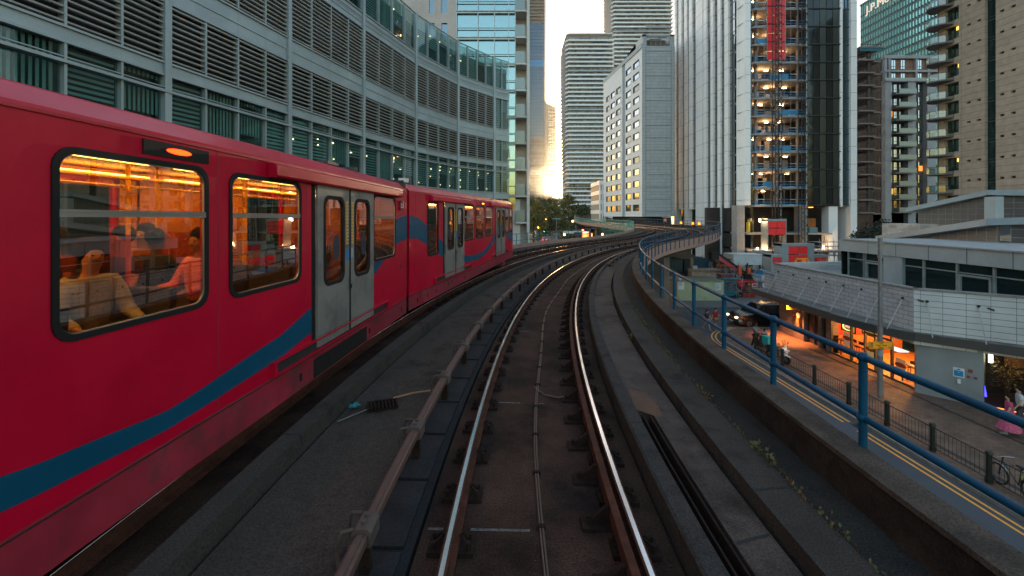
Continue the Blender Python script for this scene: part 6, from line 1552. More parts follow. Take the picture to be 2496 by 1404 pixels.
# ================================================================ street furniture
t = thing('lamp_post', 'tall grey street post carrying the yellow direction sign', 'lamp post', (18.8, 22.0, GZ+.12))
m = MB(); m.cyl((18.8, 22.0), .125, GZ+.12, -3.0, 12, r1=.115); m.cyl((18.8, 22.0), .10, -3.0, .4, 12, r1=.085); m.cyl((18.8, 22.0), .115, .4, 1.42, 12, r1=.11); m.build('pole', mat('post grey', (.19, .18, .175), .6, .2, var=.25, scale=3), t, smooth=True)
m = MB(); m.box(18.7, 18.92, 21.84, 21.9, -5.05, -4.85); m.cyl((18.8, 22.0), .135, -5.15, -5.05, 12); m.build('sticker', mat('faded yellow', (.5, .35, .1), .7), t)
m = MB(); m.cyl((18.8, 22.0), .132, -4.6, -4.3, 12); m.build('collar', mat('collar grey', (.3, .32, .33), .6), t)
t = thing('direction_sign', 'yellow SQP South Quay Plaza sign with an arrow on the grey post', 'sign', (18.95, 21.84, -4.3)); yel = mat('sign yellow', (.95, .40, .02), .5, var=.06)
z0, z1 = Z(851, 21.8), Z(832.5, 21.8); x0, x1 = X(2118.5, 21.8), X(2176.5, 21.8)
m = MB(); m.box(x0, x1, 21.80, 21.83, z0, z1); m.build('plate', yel, t)
m = MB((0, 21.80, 0), R(90)); bk_ = mat('sign black', (.012, .012, .012), .5); m.holes(x0+.015, x1-.015, z0+.015, z1-.015, [(x0+.03, x1-.03, z0+.03, z1-.03)], -.001, .004)
m.prism([(x1-.24, z0+.085), (x1-.11, z0+.085), (x1-.11, z0+.06), (x1-.05, z0+.1), (x1-.11, z0+.14), (x1-.11, z0+.115), (x1-.24, z0+.115)], 0, .004, 'y')
m.prism([(x0+.06, z0+.25), (x0+.09, z0+.30), (x0+.19, z0+.30), (x0+.22, z0+.25)], 0, .004, 'y')
for q in (.08, .13, .18): m.box(x0+q, x0+q+.02, 0, .004, z0+.11, z0+.24)
m.box(x0+.07, x0+.21, 0, .004, z0+.08, z0+.10); m.build('sign_border', bk_, t)
for s_, zz, sz in (('SQP', z1-.075, .115), ('South Quay', (z0+z1)/2+.005, .115), ('Plaza', z0+.085, .115)): text(s_, sz, ((x0+x1)/2+(.02 if s_ != 'Plaza' else .0), 21.797, zz), (1, 0, 0), (0, 0, 1), bk_, t)
m = MB(); m.box(18.7, 18.9, 21.83, 21.9, z0+.05, z0+.1); m.box(18.7, 18.9, 21.83, 21.9, z1-.1, z1-.05); m.build('bracket', dark_metal, t)
# pavement guard railing
GX = 16.5; gp_ = [29.2, 26.3, 23.5, 21.1, 18.95, 16.9, 14.9, 12.9, 10.9]; gd = mat('guard rail green black', (.018, .022, .02), .55, .3, var=.3, scale=5)
g = thing('guard_rail', 'low black pedestrian guard rail along the kerb of the shop pavement', 'guard rail', (GX, 20, GZ+.12))
for k, y in enumerate(gp_):
    m = MB(); m.cyl((GX, y), .085, GZ+.12, GZ+1.15, 10); m.cyl((GX, y), .12, GZ+1.12, GZ+1.2, 10, r1=.09); m.cyl((GX, y), .11, GZ+.12, GZ+.3, 10); m.build('post', gd, g)
    if k < len(gp_)-1:
        y1 = gp_[k+1]; m = MB(); m.tube([(GX, y, GZ+1.05), (GX, y1, GZ+1.05)], .02, 5); m.tube([(GX, y, GZ+.25), (GX, y1, GZ+.25)], .016, 5); n = int((y-y1)/.145)
        for q in range(1, n): yy = y+(y1-y)*q/n; m.tube([(GX, yy, GZ+.25), (GX, yy, GZ+1.05)], .008, 4)
        m.build('bar_panel', gd, g)
# ---- street people
sk_ = .12
wx, wy = G(1723, 804.7); person((wx, wy, GZ), R(200), 1.64, 'dark haired woman in a black top and grey shorts crossing the road', (.015, .015, .018), (.20, .22, .26), 0, (.02, .012, .008), arms=(28, -25), legs=(24, -22), longhair=True, shorts=True)
mx_, my_ = G(1744, 804.5); person((mx_, my_, GZ), R(190), 1.78, 'man in a dark red shirt and brown shorts walking beside the woman', (.25, .01, .015), (.16, .10, .05), 0, (.05, .025, .012), arms=((30, 70), -18), legs=(-20, 22), shorts=True)
px_, py_ = 16.95, 30.0
person((px_, py_, GZ+.12), R(-150), 1.80, 'man in a grey long sleeved top pushing the pushchair on the corner', (.17, .165, .17), (.02, .02, .022), 1, (.008, .006, .005), arms=((45, 30), (40, 30)), legs=(12, -12), sleeves='long')
person((17.75, 30.3, GZ+.12), R(170), 1.22, 'small girl in a white top and pink trousers beside the pushchair', (.55, .5, .48), (.50, .25, .30), 1, (.008, .006, .005), arms=(15, -15), legs=(12, -14), longhair=True)
# pushchair with two children
t = thing('pushchair', 'black double pushchair with a pink hood on the pavement corner', 'pushchair', (17.1, 29.2, GZ+.12)); f_ = ((17.1, 29.2, GZ+.12), R(-160), False)
m = MB(*f_)
for s in (-.25, .25):
    m.tube([(-.5, s, .15), (.1, s, .6), (.45, s, .3)], .018, 6); m.tube([(.1, s, .6), (-.35, s, 1.0)], .018, 6); m.tube([(-.35, s, 1.0), (-.6, s, 1.1)], .018, 6)
m.tube([(-.6, -.25, 1.1), (-.6, .25, 1.1)], .02, 6); m.build('frame', dark_metal, t)
for u, s in ((-.45, -.27), (-.45, .27), (.45, -.27), (.45, .27)): m = MB(*f_); m.wheel((u, s, .13), .13, .05, 14); m.build('wheel', black, t)
m = MB(*f_); m.box(-.1, .35, -.23, .23, .42, .52); m.prism([(-.12, .45), (-.02, .45), (-.2, 1.0), (-.3, 1.0)], -.23, .23, 'y'); m.box(-.5, -.15, -.25, .25, .25, .8); m.build('seat', mat('pushchair black', (.015, .015, .017), .8), t)
m = MB(*f_); m.loft([[(-.32+.28*math.sin(a_), s*(1-.2*math.sin(a_)), .98+.28*math.sin(a_)*.5+.05) for s in (-.24, .24)]+[(-.32+.32*math.sin(a_), s*(1-.2*math.sin(a_)), 1.02+.28*math.sin(a_)*.5+.05) for s in (.24, -.24)] for a_ in (0, .5, 1.0, 1.5)]); m.build('hood', mat('pink hood', (.5, .25, .30), .8, var=.2), t)
person(tuple(MB(*f_).pt(.12, 0, .50)), R(160), 1.0, 'toddler in a pale blue top sitting in the pushchair', (.35, .50, .60), (.45, .22, .28), 1, (.008, .006, .005), pose='sit', arms=((30, 40), (30, 40)))
person(tuple(MB(*f_).pt(-.42, -.1, .86)), R(160), 1.05, 'small boy in a grey top riding on the back of the pushchair', (.25, .27, .28), (.02, .02, .025), 1, (.008, .006, .005), pose='sit', arms=((30, 40), (30, 40)))
person((21.0, 18.2, GZ+.12), R(60), 1.66, 'long haired woman in a flowing pink dress at the right edge', (.45, .06, .14), (.50, .09, .18), 0, (.03, .015, .01), longhair=True, skirt=True, arms=(15, -15), legs=(14, -14))
person((22.1, 18.75, GZ+.12), R(60), 1.76, 'person in a white top walking beyond the woman in pink', (.50, .52, .55), (.05, .05, .06), 0, (.02, .014, .01), arms=(15, -15), legs=(14, -14))

# ================================================================ vehicles
carblack = mat('black car paint', (.008, .008, .010), .22, .3, var=.1, coat=.8)
cglass = mirror_glass('car glass', (.7, .8, .85), .03, .24, .02, (.01, .012, .014)); tyre = mat('tyre', (.012, .012, .012), .85); rim = mat('alloy rim', (.25, .25, .26), .3, .9)
headl = emit('headlamp', (1, .7, .42), 1.0); taill = emit('tail lamp', (1, .02, .015), 5)
def car(name, label, loc, ang, L, Wd, H, paint, suv=False, tail=False, head=False, group=None, simple=False, cat='car'):
    t = thing(name, label, cat, loc, group); OFF[t.name] = Vector((0, 0, 0)); h = Wd/2; wr = .37 if suv else .31
    s_ = L/4.8; cl = .28
    m = MB(); lo_, bl = cl, (.62 if not suv else .60)*H
    def sec(x, z0, z1, k, k2): return [(x, -h*k, z0), (x, h*k, z0), (x, h*k, (z0*.4+z1*.6)), (x, h*k2, z1), (x, -h*k2, z1), (x, -h*k, (z0*.4+z1*.6))]
    X_ = L/2; m.loft([sec(-X_, lo_+.15, bl*.9, .86, .80), sec(-X_+.12, lo_, bl*.98, .97, .90), sec(-X_*.6, lo_, bl, 1, .93), sec(X_*.15, lo_, bl, 1, .93), sec(X_*.42, lo_, bl*.97, 1, .92), sec(X_*.80, lo_, bl*.86, .98, .86), sec(X_-.08, lo_+.05, bl*.74, .92, .80), sec(X_, lo_+.15, bl*.62, .84, .74)])
    m.build('body', paint, t, smooth=True)
    rb_, rf = (-X_*.93 if suv else -X_*.72), X_*.42; tb, tf = (-X_*.84 if suv else -X_*.42), X_*.06
    m = MB(); k0, k1 = .90, .74
    m.loft([[(rb_, -h*k0, bl-.03), (rb_, h*k0, bl-.03), (rf, h*k0, bl-.05), (rf, -h*k0, bl-.05)], [(tb, -h*k1, H-.06), (tb, h*k1, H-.06), (tf, h*k1, H-.06), (tf, -h*k1, H-.06)]]); m.build('window', cglass, t)
    m = MB(); m.loft([[(tb-.04, -h*(k1+.02), H-.07), (tb-.04, h*(k1+.02), H-.07), (tf+.05, h*(k1+.02), H-.07), (tf+.05, -h*(k1+.02), H-.07)], [(tb+.1, -h*(k1-.06), H), (tb+.1, h*(k1-.06), H), (tf-.15, h*(k1-.06), H), (tf-.15, -h*(k1-.06), H)]])
    if not simple:
        for x0_, x1_ in ((rf, tf), (rf-.95*s_, tf-.35), (rf-1.9*s_, tf-1.35*s_), (rb_, tb)):
            for sg in (-1, 1): m.tube([(x0_, sg*h*.895, bl-.04), (x1_, sg*h*.745, H-.05)], .03, 4)
        for sg in (-1, 1): m.tube([(tb, sg*h*.62, H+.04), (tf-.2, sg*h*.62, H+.04)], .02, 5)
    m.build('roof', paint, t)
    for sx in (X_*.62, -X_*.60):
        for sy in (-1, 1):
            m = MB(); m.wheel((sx, sy*(h-.08), wr), wr, .24, 20); w_ = m.build('wheel', tyre, t)
            if not simple:
                m = MB(); m.wheel((sx, sy*(h+.03), wr), wr*.62, .04, 10)
                m.build('rim', rim, w_)
                m = MB(); 
                for a_ in range(5): q = a_*1.257; m.box(sx+math.cos(q)*wr*.2-.025, sx+math.cos(q)*wr*.2+.025, sy*(h+.055)-.004, sy*(h+.055)+.004, wr+math.sin(q)*wr*.35-.05, wr+math.sin(q)*wr*.35+.05)
                m.build('spoke', dark_metal, w_)
    for sy in (-1, 1):
        m = MB(); m.box(X_-.16, X_-.01, sy*h*.62-.17, sy*h*.62+.17, bl*.66, bl*.78); m.build('headlight', headl if head else mat('lamp glass', (.3, .3, .3), .1), t)
        m = MB(); m.box(-X_-.01, -X_+.1, sy*h*.66-.14, sy*h*.66+.14, bl*.72, bl*.88); m.build('tail_light', taill if tail else mat('red lens', (.3, .01, .01), .2), t)
        if not simple: m = MB(); m.box(rf-.45, rf-.25, sy*(h+.0)-.08, sy*(h+.0)+.08, bl, bl+.16); m.build('mirror', paint, t)
    m = MB(); m.box(X_-.06, X_+.005, -h*.42, h*.42, lo_+.18, bl*.58); m.build('grille', black, t)
    if not simple: m = MB(); m.box(X_, X_+.012, -.26, .26, lo_+.13, lo_+.24); m.build('number_plate', mat('plate', (.6, .6, .58), .5), t)
    t.rotation_euler = (0, 0, ang); return t
cx_, cy_ = 21.1, 36.9
car('parked_car', 'large black four wheel drive car with lit headlamps half hidden by the shop wall', (cx_, cy_, GZ), R(180+6), 4.95, 2.0, 1.88, carblack, suv=True, head=True)
fcars = [(1324, 597, (.18, .16, .15), True, 'red tail lit grey car nearest on the far road'), (1327.5, 588, (.12, .01, .01), True, 'dark red car with bright tail lamps second on the far road'), (1337, 572, (.55, .55, .55), False, 'white car with a roof light on the far road'), (1342, 566, (.03, .03, .03), False, 'dark car behind the white one on the far road'), (1344, 562, (.4, .42, .45), True, 'silver car in the far queue of traffic'), (1349, 558.5, (.3, .02, .02), True, 'red lit car at the head of the far traffic queue')]
for k, (a, b, c, tl, lab) in enumerate(fcars):
    x, y = G(a, b); car('car', lab, (x, y, GZ), R(90-5), 4.4, 1.8, 1.45, mat('far car %d' % k, c, .4, .2, coat=.5), tail=tl, head=not tl, group='cars on the far road', simple=True)
x, y = G(1357, 561); t = thing('bus', 'red double deck bus far down the road under the trees', 'bus', (x, y, GZ)); OFF[t.name] = Vector((0, 0, 0))
m = MB(); m.box(-1.25, 1.25, -5, 5, .3, 4.3); m.build('body', mat('bus red', (.4, .02, .02), .4), t, bevel=.15)
for z in (1.3, 3.0): m = MB(); m.box(-1.1, 1.1, -5.03, -5.0, z, z+.9); m.build('window', cglass, t)
for s in (-1, 1): m = MB(); m.box(s*1.0-.15, s*1.0+.15, -5.06, -5.0, .8, 1.2); m.build('tail_light', taill, t)
for s in (-1, 1):
    for y_ in (-3, 3): m = MB(); m.wheel((s*1.1, y_, .5), .5, .3, 14, ax='x'); m.build('wheel', tyre, t)
# traffic lights and street lamps on the far road
def siglight(px0, py0, pyb, D, c, lab, st=6):
    x, y, z = W(px0, py0, D); t = thing('traffic_light', lab, 'traffic light', (x, D, GZ), 'signals on the far road'); m = MB(); m.tube([(x, D, GZ), (x, D, z)], .08, 6); m.build('pole', dark_metal, t)
    m = MB(); m.box(x-.2, x+.2, D-.1, D+.2, z-.5, z+.4); m.build('signal_head', black, t); m = MB(); m.ball((x, D-.15, z), .26, 8); m.build('lens', emit('signal %.1f%.1f' % (c[0], c[1]), c, st), t)
siglight(1311.5, 555, 590, 150, (1, .45, .05), 'amber signal lamp at the left of the far road')
siglight(1325, 564, 590, 190, (.05, 1, .5), 'green traffic light on the far road')
siglight(1354, 548, 580, 210, (1, .03, .02), 'upper red traffic light by the round tree'); siglight(1357.5, 554, 580, 200, (1, .05, .03), 'lower red traffic light by the round tree')
siglight(1420.5, 561, 580, 120, (1, .14, .02), 'orange red signal below the meshed railing', 5)
siglight(1396, 539, 580, 118, (1, .55, .2), 'warm lamp under the end of the green railing', 5)
siglight(1375.5, 572, 590, 110, (1, .5, .2), 'warm street bollard lamp right of the far road', 5); siglight(1468.5, 571.5, 590, 105, (1, .5, .2), 'warm lamp below the curved railing', 6)
siglight(1331, 534, 560, 170, (1, .42, .03), 'amber lamp among the trees over the far road', 3)
for px_, pt_, pb_, D, lab in ((1320, 549, 575, 210, 'left slim grey street lamp on the far road'), (1324.5, 550, 575, 215, 'right slim grey street lamp on the far road'), (1356.5, 531, 562, 170, 'grey street lamp with two arms by the round tree')):
    t = thing('street_lamp', lab, 'street lamp', (X(px_, D), D, GZ), 'street lamps on the far road'); m = MB(); m.tube([(X(px_, D), D, GZ), (X(px_, D), D, Z(pt_, D))], .1, 6); m.build('pole', mat('lamp grey', (.35, .36, .36), .5), t)
    m = MB(); z = Z(pt_+3, D); x = X(px_, D); m.box(x-(1.6 if D == 170 else .3), x+(1.3 if D == 170 else .3), D-.1, D+.1, z, z+.25); m.build('lamp_head', MATS['lamp grey'], t)
# lit shops under the far viaduct
t = thing('shop_building', 'row of warm lit shop bays seen under the far bend of the viaduct', 'building', (X(1450, 130), 130, GZ)); f_ = ((0, 130, 0), R(90), False)
m = MB(*f_); m.box(X(1405, 130), X(1560, 130), -8, 0, GZ, Z(548, 130)); m.build('wall', mat('shop dark wall', (.06, .055, .05), .8), t)
for a, b in ((1419, 1434), (1441, 1444), (1485, 1488)): m = MB(*f_); m.box(X(a, 130), X(b, 130), 0, .1, GZ, Z(568, 130)); m.build('lit_window', emit('shop glow', (1, .36, .08), .9), t)
m = MB(*f_); m.box(X(1419, 130), X(1434, 130), .1, .2, Z(567, 130), Z(565, 130)); m.build('sign_band', emit('shop sign', (1, .6, .4), 1.2), t)
for q in (1437, 1461): m = MB(*f_); m.box(X(q-2, 130), X(q+2, 130), .1, .5, GZ, Z(557, 130)); m.build('column', concrete_lt, t)
t = thing('bus_shelter', 'pale bus shelter roof beyond the grey green railing', 'shelter', (X(1400, 112), 112, GZ)); m = MB(); m.frame((0, 112, 0), R(90)); m.box(X(1373, 112), X(1398, 112), -1, 1, Z(569, 112), Z(564, 112)); m.box(X(1398, 112), X(1418, 112), -1, 1, Z(566, 112), Z(563, 112)); m.build('roof', mat('shelter pale', (.4, .48, .5), .5), t)
m = MB(); m.frame((0, 112, 0), R(90)); 
for q in (1376, 1396, 1414): m.box(X(q, 112), X(q, 112)+.15, -.1, .1, GZ, Z(567, 112))
m.build('post', dark_metal, t)

# ---- moped with teal delivery box
t = thing('moped', 'white delivery moped with an L plate and a teal box by the guard rail', 'moped', (16.85, 27.3, GZ+.12)); f_ = ((16.85, 27.3, GZ+.12), R(165), False)   # x forward
wm = mat('white moped plastic', (.55, .57, .60), .25, coat=.5)
for u in (.62, -.58):
    m = MB(*f_); m.wheel((u, 0, .28), .28, .11, 20); w_ = m.build('wheel', tyre, t); m = MB(*f_); m.wheel((u, 0, .28), .15, .13, 12); m.build('rim', rim, w_)
m = MB(*f_); m.loft([[(.50, -.2, .55), (.50, .2, .55), (.42, .22, .95), (.42, -.22, .95)], [(.66, -.12, .55), (.66, .12, .55), (.52, .16, 1.02), (.52, -.16, 1.02)]]); m.loft([[(.42, -.10, .50), (.42, .10, .50), (.42, .10, .62), (.42, -.10, .62)], [(.9, -.07, .50), (.9, .07, .50), (.9, .07, .53), (.9, -.07, .53)]]); m.build('fairing', wm, t, bevel=.02)
m = MB(*f_); m.box(-.1, .4, -.16, .16, .30, .38); m.loft([[(-.05, -.15, .38), (-.05, .15, .38), (-.05, .14, .74), (-.05, -.14, .74)], [(-.8, -.10, .52), (-.8, .10, .52), (-.8, .12, .8), (-.8, -.12, .8)]]); m.build('body', mat('moped dark', (.03, .03, .035), .4), t, bevel=.02)
m = MB(*f_); m.box(-.75, -.05, -.14, .14, .80, .88); m.build('saddle', black, t, bevel=.03)
m = MB(*f_); m.tube([(.62, .09, .28), (.42, .09, 1.0)], .025, 6); m.tube([(.62, -.09, .28), (.42, -.09, 1.0)], .025, 6); m.tube([(.40, -.36, 1.06), (.43, 0, 1.0), (.40, .36, 1.06)], .018, 6); m.build('handlebar', rim, t)
m = MB(*f_); m.ball((.66, .11, .83), .07, 8); m.ball((.66, -.11, .83), .07, 8); m.build('headlight', mat('lamp clear', (.7, .7, .7), .1), t)
m = MB(*f_); m.prism([(-.13, 1.04), (.13, 1.04), (.10, 1.48), (-.10, 1.48)][::-1] if False else [(.50, 1.02), (.52, 1.02), (.42, 1.45), (.40, 1.45)], -.14, .14, 'y'); m.build('windscreen', glass('screen', (.8, .85, .85), 1, .02, .1), t)
m = MB(*f_); m.box(.56, .57, -.09, .09, .98, 1.16); lp = m.build('l_plate', mat('plate white', (.8, .8, .8), .5), t)
q_ = MB(*f_); fw = Vector(q_.a); rgt = Vector(q_.b); pp = Vector(q_.pt(.575, 0, 1.07)); text('L', .16, tuple(pp), tuple(-rgt if False else Vector((0, 0, 1)).cross(fw)), (0, 0, 1), mat('plate red', (.6, .02, .02), .5), lp)
m = MB(*f_); m.tube([(.42, .3, 1.05), (.40, .36, 1.22)], .01, 4); m.box(.38, .40, .30, .42, 1.2, 1.28); m.tube([(.42, -.3, 1.05), (.40, -.36, 1.22)], .01, 4); m.box(.38, .40, -.42, -.30, 1.2, 1.28); m.build('mirror', dark_metal, t)
m = MB(*f_); m.box(-1.0, -.5, -.26, .26, .9, 1.4); tag(m.build('delivery_box', mat('teal box', (.01, .32, .28), .5, var=.1), bevel=.03), 'square teal delivery box strapped on the back of the moped', 'box')
MOPED_END = 1
# bicycle with a green bag at the right edge
t = thing('bicycle', 'dark bicycle with silver mudguards leaning on the guard rail at the right edge', 'bicycle', (16.75, 14.35, GZ+.12)); f_ = ((16.75, 14.35, GZ+.12), R(6), False)
for u in (.52, -.52):
    m = MB(*f_); ring(m, [(u+.34*math.cos(a*.314), .34+.34*math.sin(a*.314)) for a in range(20)], [(u+.30*math.cos(a*.314), .34+.30*math.sin(a*.314)) for a in range(20)], -.02, .02)
    for a in range(8): m.tube([(u, 0, .34), (u+.3*math.cos(a*.785), 0, .34+.3*math.sin(a*.785))], .004, 3)
    m.build('wheel', tyre, t)
m = MB(*f_); m.tube([(-.52, 0, .34), (-.12, 0, .32), (.40, 0, .85), (-.2, 0, .88), (-.12, 0, .32)], .02, 6); m.tube([(.38, 0, .98), (.52, 0, .34)], .02, 6); m.tube([(-.52, 0, .34), (-.2, 0, .88)], .015, 6); m.build('frame', mat('bike frame', (.02, .02, .025), .3), t)
m = MB(*f_); m.tube([(.30, -.28, 1.02), (.38, 0, 1.0), (.30, .28, 1.02)], .014, 6); m.build('handlebar', rim, t)
m = MB(*f_); m.loft([[(-.32, -.08, .93), (-.32, .08, .93), (-.32, .08, .97), (-.32, -.08, .97)], [(-.06, -.03, .94), (-.06, .03, .94), (-.06, .03, .97), (-.06, -.03, .97)]]); m.build('saddle', black, t)
m = MB(*f_)
for u in (.52, -.52): m.loft([[(u+rr_*math.cos(a*.35), -.03, .34+rr_*math.sin(a*.35)) for rr_ in (.36, .37)]+[(u+rr_*math.cos(a*.35), .03, .34+rr_*math.sin(a*.35)) for rr_ in (.37, .36)] for a in range(1, 8)])
m.build('mudguard', rim, t)
m = MB(*f_); m.loft([[(-.75, -.15, .70), (-.35, -.15, .70), (-.35, .15, .70), (-.75, .15, .70)], [(-.68, -.12, .98), (-.4, -.12, .98), (-.4, .12, .98), (-.68, .12, .98)]]); tag(m.build('saddle_bag', mat('lime cloth', (.30, .60, .04), .7), bevel=.03), 'lime green bag on the back of the bicycle', 'bag')

# ================================================================ construction yard
# hoarding box
D = 46.8; f_ = ((0, D, 0), R(90), False); t = thing('site_hoarding', 'pale green site hoarding box with two notices below the viaduct', 'hoarding', (X(1706, D), D, GZ)); hg = mat('pale green hoarding', (.40, .43, .27), .8, var=.12, scale=.8, dirt=(.24, .26, .18), dscale=.6)
zt = Z(684, D); m = MB(*f_); m.box(X(1650, D), X(1764, D), -3.5, 0, GZ+.1, zt-.1); m.build('panel', hg, t)
m = MB(*f_); m.box(X(1650, D)-.05, X(1764, D)+.05, -3.5, .08, zt-.1, zt); m.box(X(1650, D), X(1764, D), -3.5, .06, GZ, GZ+.12); m.build('rail', mat('hoarding trim', (.20, .22, .15), .8), t)
m = MB(*f_); m.box(X(1641, D), X(1649.7, D), -3.4, .0, GZ, zt-.1); m.build('panel', mat('dark hoarding', (.10, .085, .07), .8), t)
m = MB(*f_); m.box(X(1653, D), X(1667.5, D), .01, .03, Z(706, D), Z(687, D)); sg = m.build('notice', mat('paper white', (.60, .62, .64), .6, var=.1), t)
m = MB(*f_); ring(m, [(X(1658.5, D)+.19*math.cos(a*.5236), Z(692, D)+.19*math.sin(a*.5236)) for a in range(12)], [(X(1658.5, D)+.145*math.cos(a*.5236), Z(692, D)+.145*math.sin(a*.5236)) for a in range(12)], .03, .036); m.build('speed_ring', mat('ring red', (.5, .04, .06), .5), sg)
text('5', .22, (X(1658.5, D), D-.04, Z(692, D)), (1, 0, 0), (0, 0, 1), MATS['sign black'], sg)
m = MB(*f_); m.box(X(1744, D), X(1757, D), .01, .03, Z(707, D), Z(691, D)); sg = m.build('notice', MATS['paper white'], t)
m = MB(*f_)
for k in range(6): m.box(X(1746, D), X(1755-(k % 3)*2, D), .031, .034, Z(694+k*2, D), Z(693.2+k*2, D))
m.build('notice_text', mat('grey print', (.12, .12, .13), .6), sg)
m = MB(*f_); m.ball((X(1660, D), -.3, zt+.1), .17, 10); tag(m.build('globe_lamp', mat('frosted globe', (.6, .62, .62), .4)), 'small white globe on top of the green hoarding', 'lamp')
# mesh fence
t = thing('site_fence', 'see-through mesh site fence with red and white notices right of the green hoarding', 'fence', (X(1810, D), D, GZ)); a, b = X(1764, D), X(1882, D); fm_ = mat('fence tube', (.20, .19, .12), .6)
m = MB(*f_)
for q in (1766, 1795, 1826, 1856, 1880): m.tube([(X(q, D), 0, GZ), (X(q, D), 0, Z(685, D))], .03, 5)
m.tube([(a, 0, Z(686, D)), (b, 0, Z(686, D))], .025, 5); m.tube([(a, 0, Z(710, D)), (b, 0, Z(710, D))], .02, 5); m.tube([(a, 0, Z(733, D)), (b, 0, Z(733, D))], .02, 5); m.build('frame', fm_, t)
m = MB(*f_); x = a
while x < b: m.tube([(x, .0, GZ+.2), (x, 0, Z(686, D))], .004, 3); x += .09
m.build('mesh', fm_, t, kind='stuff')
m = MB(*f_); m.box(X(1833, D), X(1845, D), .03, .05, Z(699, D), Z(691, D)); sg = m.build('notice', whitep, t); m = MB(*f_); m.box(X(1834.3, D), X(1843.7, D), .051, .056, Z(697.5, D), Z(692.5, D)); m.build('red_panel', mat('notice red', (.55, .03, .04), .5), sg)
for y0, y1, a_ in ((690, 700, 1858), (701, 708, 1861)): m = MB(*f_); m.box(X(a_, D), X(a_+7, D), .03, .05, Z(y1, D), Z(y0, D)); m.build('notice', whitep, t)
# telehandler / crane
t = thing('telehandler', 'red telescopic crane machine with its boom raised to the left', 'crane', W(1815, 700, 52)[:2]+(GZ,)); f_ = ((X(1812, 52), 52, GZ), R(90), False); tr = mat('machine red', (.60, .012, .035), .35, var=.15, coat=.4)
m = MB(*f_); m.loft([[(-1.1, .9, .5), (1.2, .9, .5), (1.2, .9, 1.3), (.75, .9, 1.75), (-.6, .9, 1.75), (-1.1, .9, 1.3)], [(-1.1, -2.8, .5), (1.2, -2.8, .5), (1.2, -2.8, 1.1), (.75, -2.8, 1.3), (-.6, -2.8, 1.3), (-1.1, -2.8, 1.1)]]); m.build('chassis', tr, t, bevel=.08)
m = MB(*f_); m.loft([[(x+dx, y, z+dz) for dx, dz in ((-.2, -.14), (.1, -.2), (.2, .14), (-.1, .2))] for x, y, z in ((.5, -.3, 1.9), (-2.5, -1.4, 4.3))]); m.build('boom', tr, t)
m = MB(*f_); m.loft([[(x+dx, y, z+dz) for dx, dz in ((-.1, -.1), (.07, -.13), (.12, .1), (-.07, .13))] for x, y, z in ((.65, .0, 2.1), (-2.3, -1.1, 4.5))]); m.box(-3.3, -2.4, -2.0, -1.1, 3.9, 4.8); m.build('boom_track', black, t)
m = MB(*f_); m.box(-.05, .9, -.6, .5, 1.7, 2.3); m.tube([(.1, .3, 2.3), (.45, .1, 3.6)], .1, 6); m.build('turret', black, t)
for x, z in ((.5, 3.0), (-.6, 3.3)): m = MB(*f_); m.box(x, x+.35, -.2, .1, z-1.3, z); m.build('marker_post', mat('orange red', (.65, .10, .02), .5), t)
m = MB(*f_); m.box(-.3, .35, .92, .95, .95, 1.4); m.build('plate_recess', black, t); m = MB(*f_); m.box(0, .3, .95, .97, 1.1, 1.25); m.build('number_plate', mat('plate yellow', (.75, .5, .05), .5), t)
for x in (-1.0, 1.1):
    for y in (.4, -2.2): m = MB(*f_); m.wheel((x, y, .45), .45, .35, 14, ax='x'); m.build('wheel', tyre, t)
# scissor lift
def lift(px_, D, lab, c):
    t = thing('scissor_lift', lab, 'lift', (X(px_, D), D, GZ), 'scissor lifts in the yard'); f_ = ((X(px_, D), D, GZ), R(90), False); mt = mat('lift %.2f' % c[2], c, .5, var=.15)
    m = MB(*f_); m.box(-.9, .9, -.5, .5, .25, .75); m.build('base', mt, t, bevel=.03)
    for x in (-.6, .6): m = MB(*f_); m.wheel((x, .5, .22), .22, .15, 12); m.build('wheel', tyre, t)
    m = MB(*f_)
    for k in range(5):
        z = .8+k*.26
        for y in (-.35, .35): m.tube([(-.8, y, z), (.8, y, z+.24)], .04, 4); m.tube([(.8, y, z), (-.8, y, z+.24)], .04, 4)
    m.build('scissor_arm', mt, t)
    m = MB(*f_); m.box(-.95, .95, -.5, .5, 2.1, 2.2)
    for x in (-.95, -.3, .3, .95):
        for y in (-.5, .5): m.tube([(x, y, 2.2), (x, y, 3.2)], .025, 4)
    for z in (2.7, 3.2):
        for y in (-.5, .5): m.tube([(-.95, y, z), (.95, y, z)], .025, 4)
    m.build('platform_rail', mt, t); return t
lift(1775, 49, 'teal scissor lift behind the mesh fence', (.01, .14, .19))
lift(1770, 53, 'orange railed scissor lift behind the teal one', (.45, .10, .03))
# dark blue containers / decks
def cabin(px0, px1, y0, y1, D, c, lab, nm='site_cabin', depth=3, ribs=True):
    t = thing(nm, lab, 'cabin' if nm == 'site_cabin' else 'container', (X((px0+px1)/2, D), D, GZ)); f_ = ((0, D, 0), R(90), False); a, b = X(px0, D), X(px1, D); z0, z1 = Z(y1, D), Z(y0, D)
    m = MB(*f_); m.box(a, b, -depth, 0, z0, z1); m.build('shell', mat('cabin %.2f %.2f %.2f' % c, c, .6, var=.15, scale=1), t, bevel=.03)
    m = MB(*f_)
    if ribs:
        n = max(4, int((b-a)/.35))
        for k in range(n): x = a+(b-a)*(k+.5)/n; m.box(x-.04, x+.04, 0, .04, z0+.1, z1-.1)
    m.box(a, b, 0, .06, z1-.12, z1-.02); m.box(a, b, 0, .06, z0+.02, z0+.12); m.build('rib', mat('cabin %.2f %.2f %.2f' % c, c, .6), t)
    if z0 > GZ+.2:
        m = MB(*f_)
        for x in (a+.2, b-.3): m.box(x, x+.15, -.3, 0, GZ, z0)
        m.build('leg', dark_metal, t)
    return t
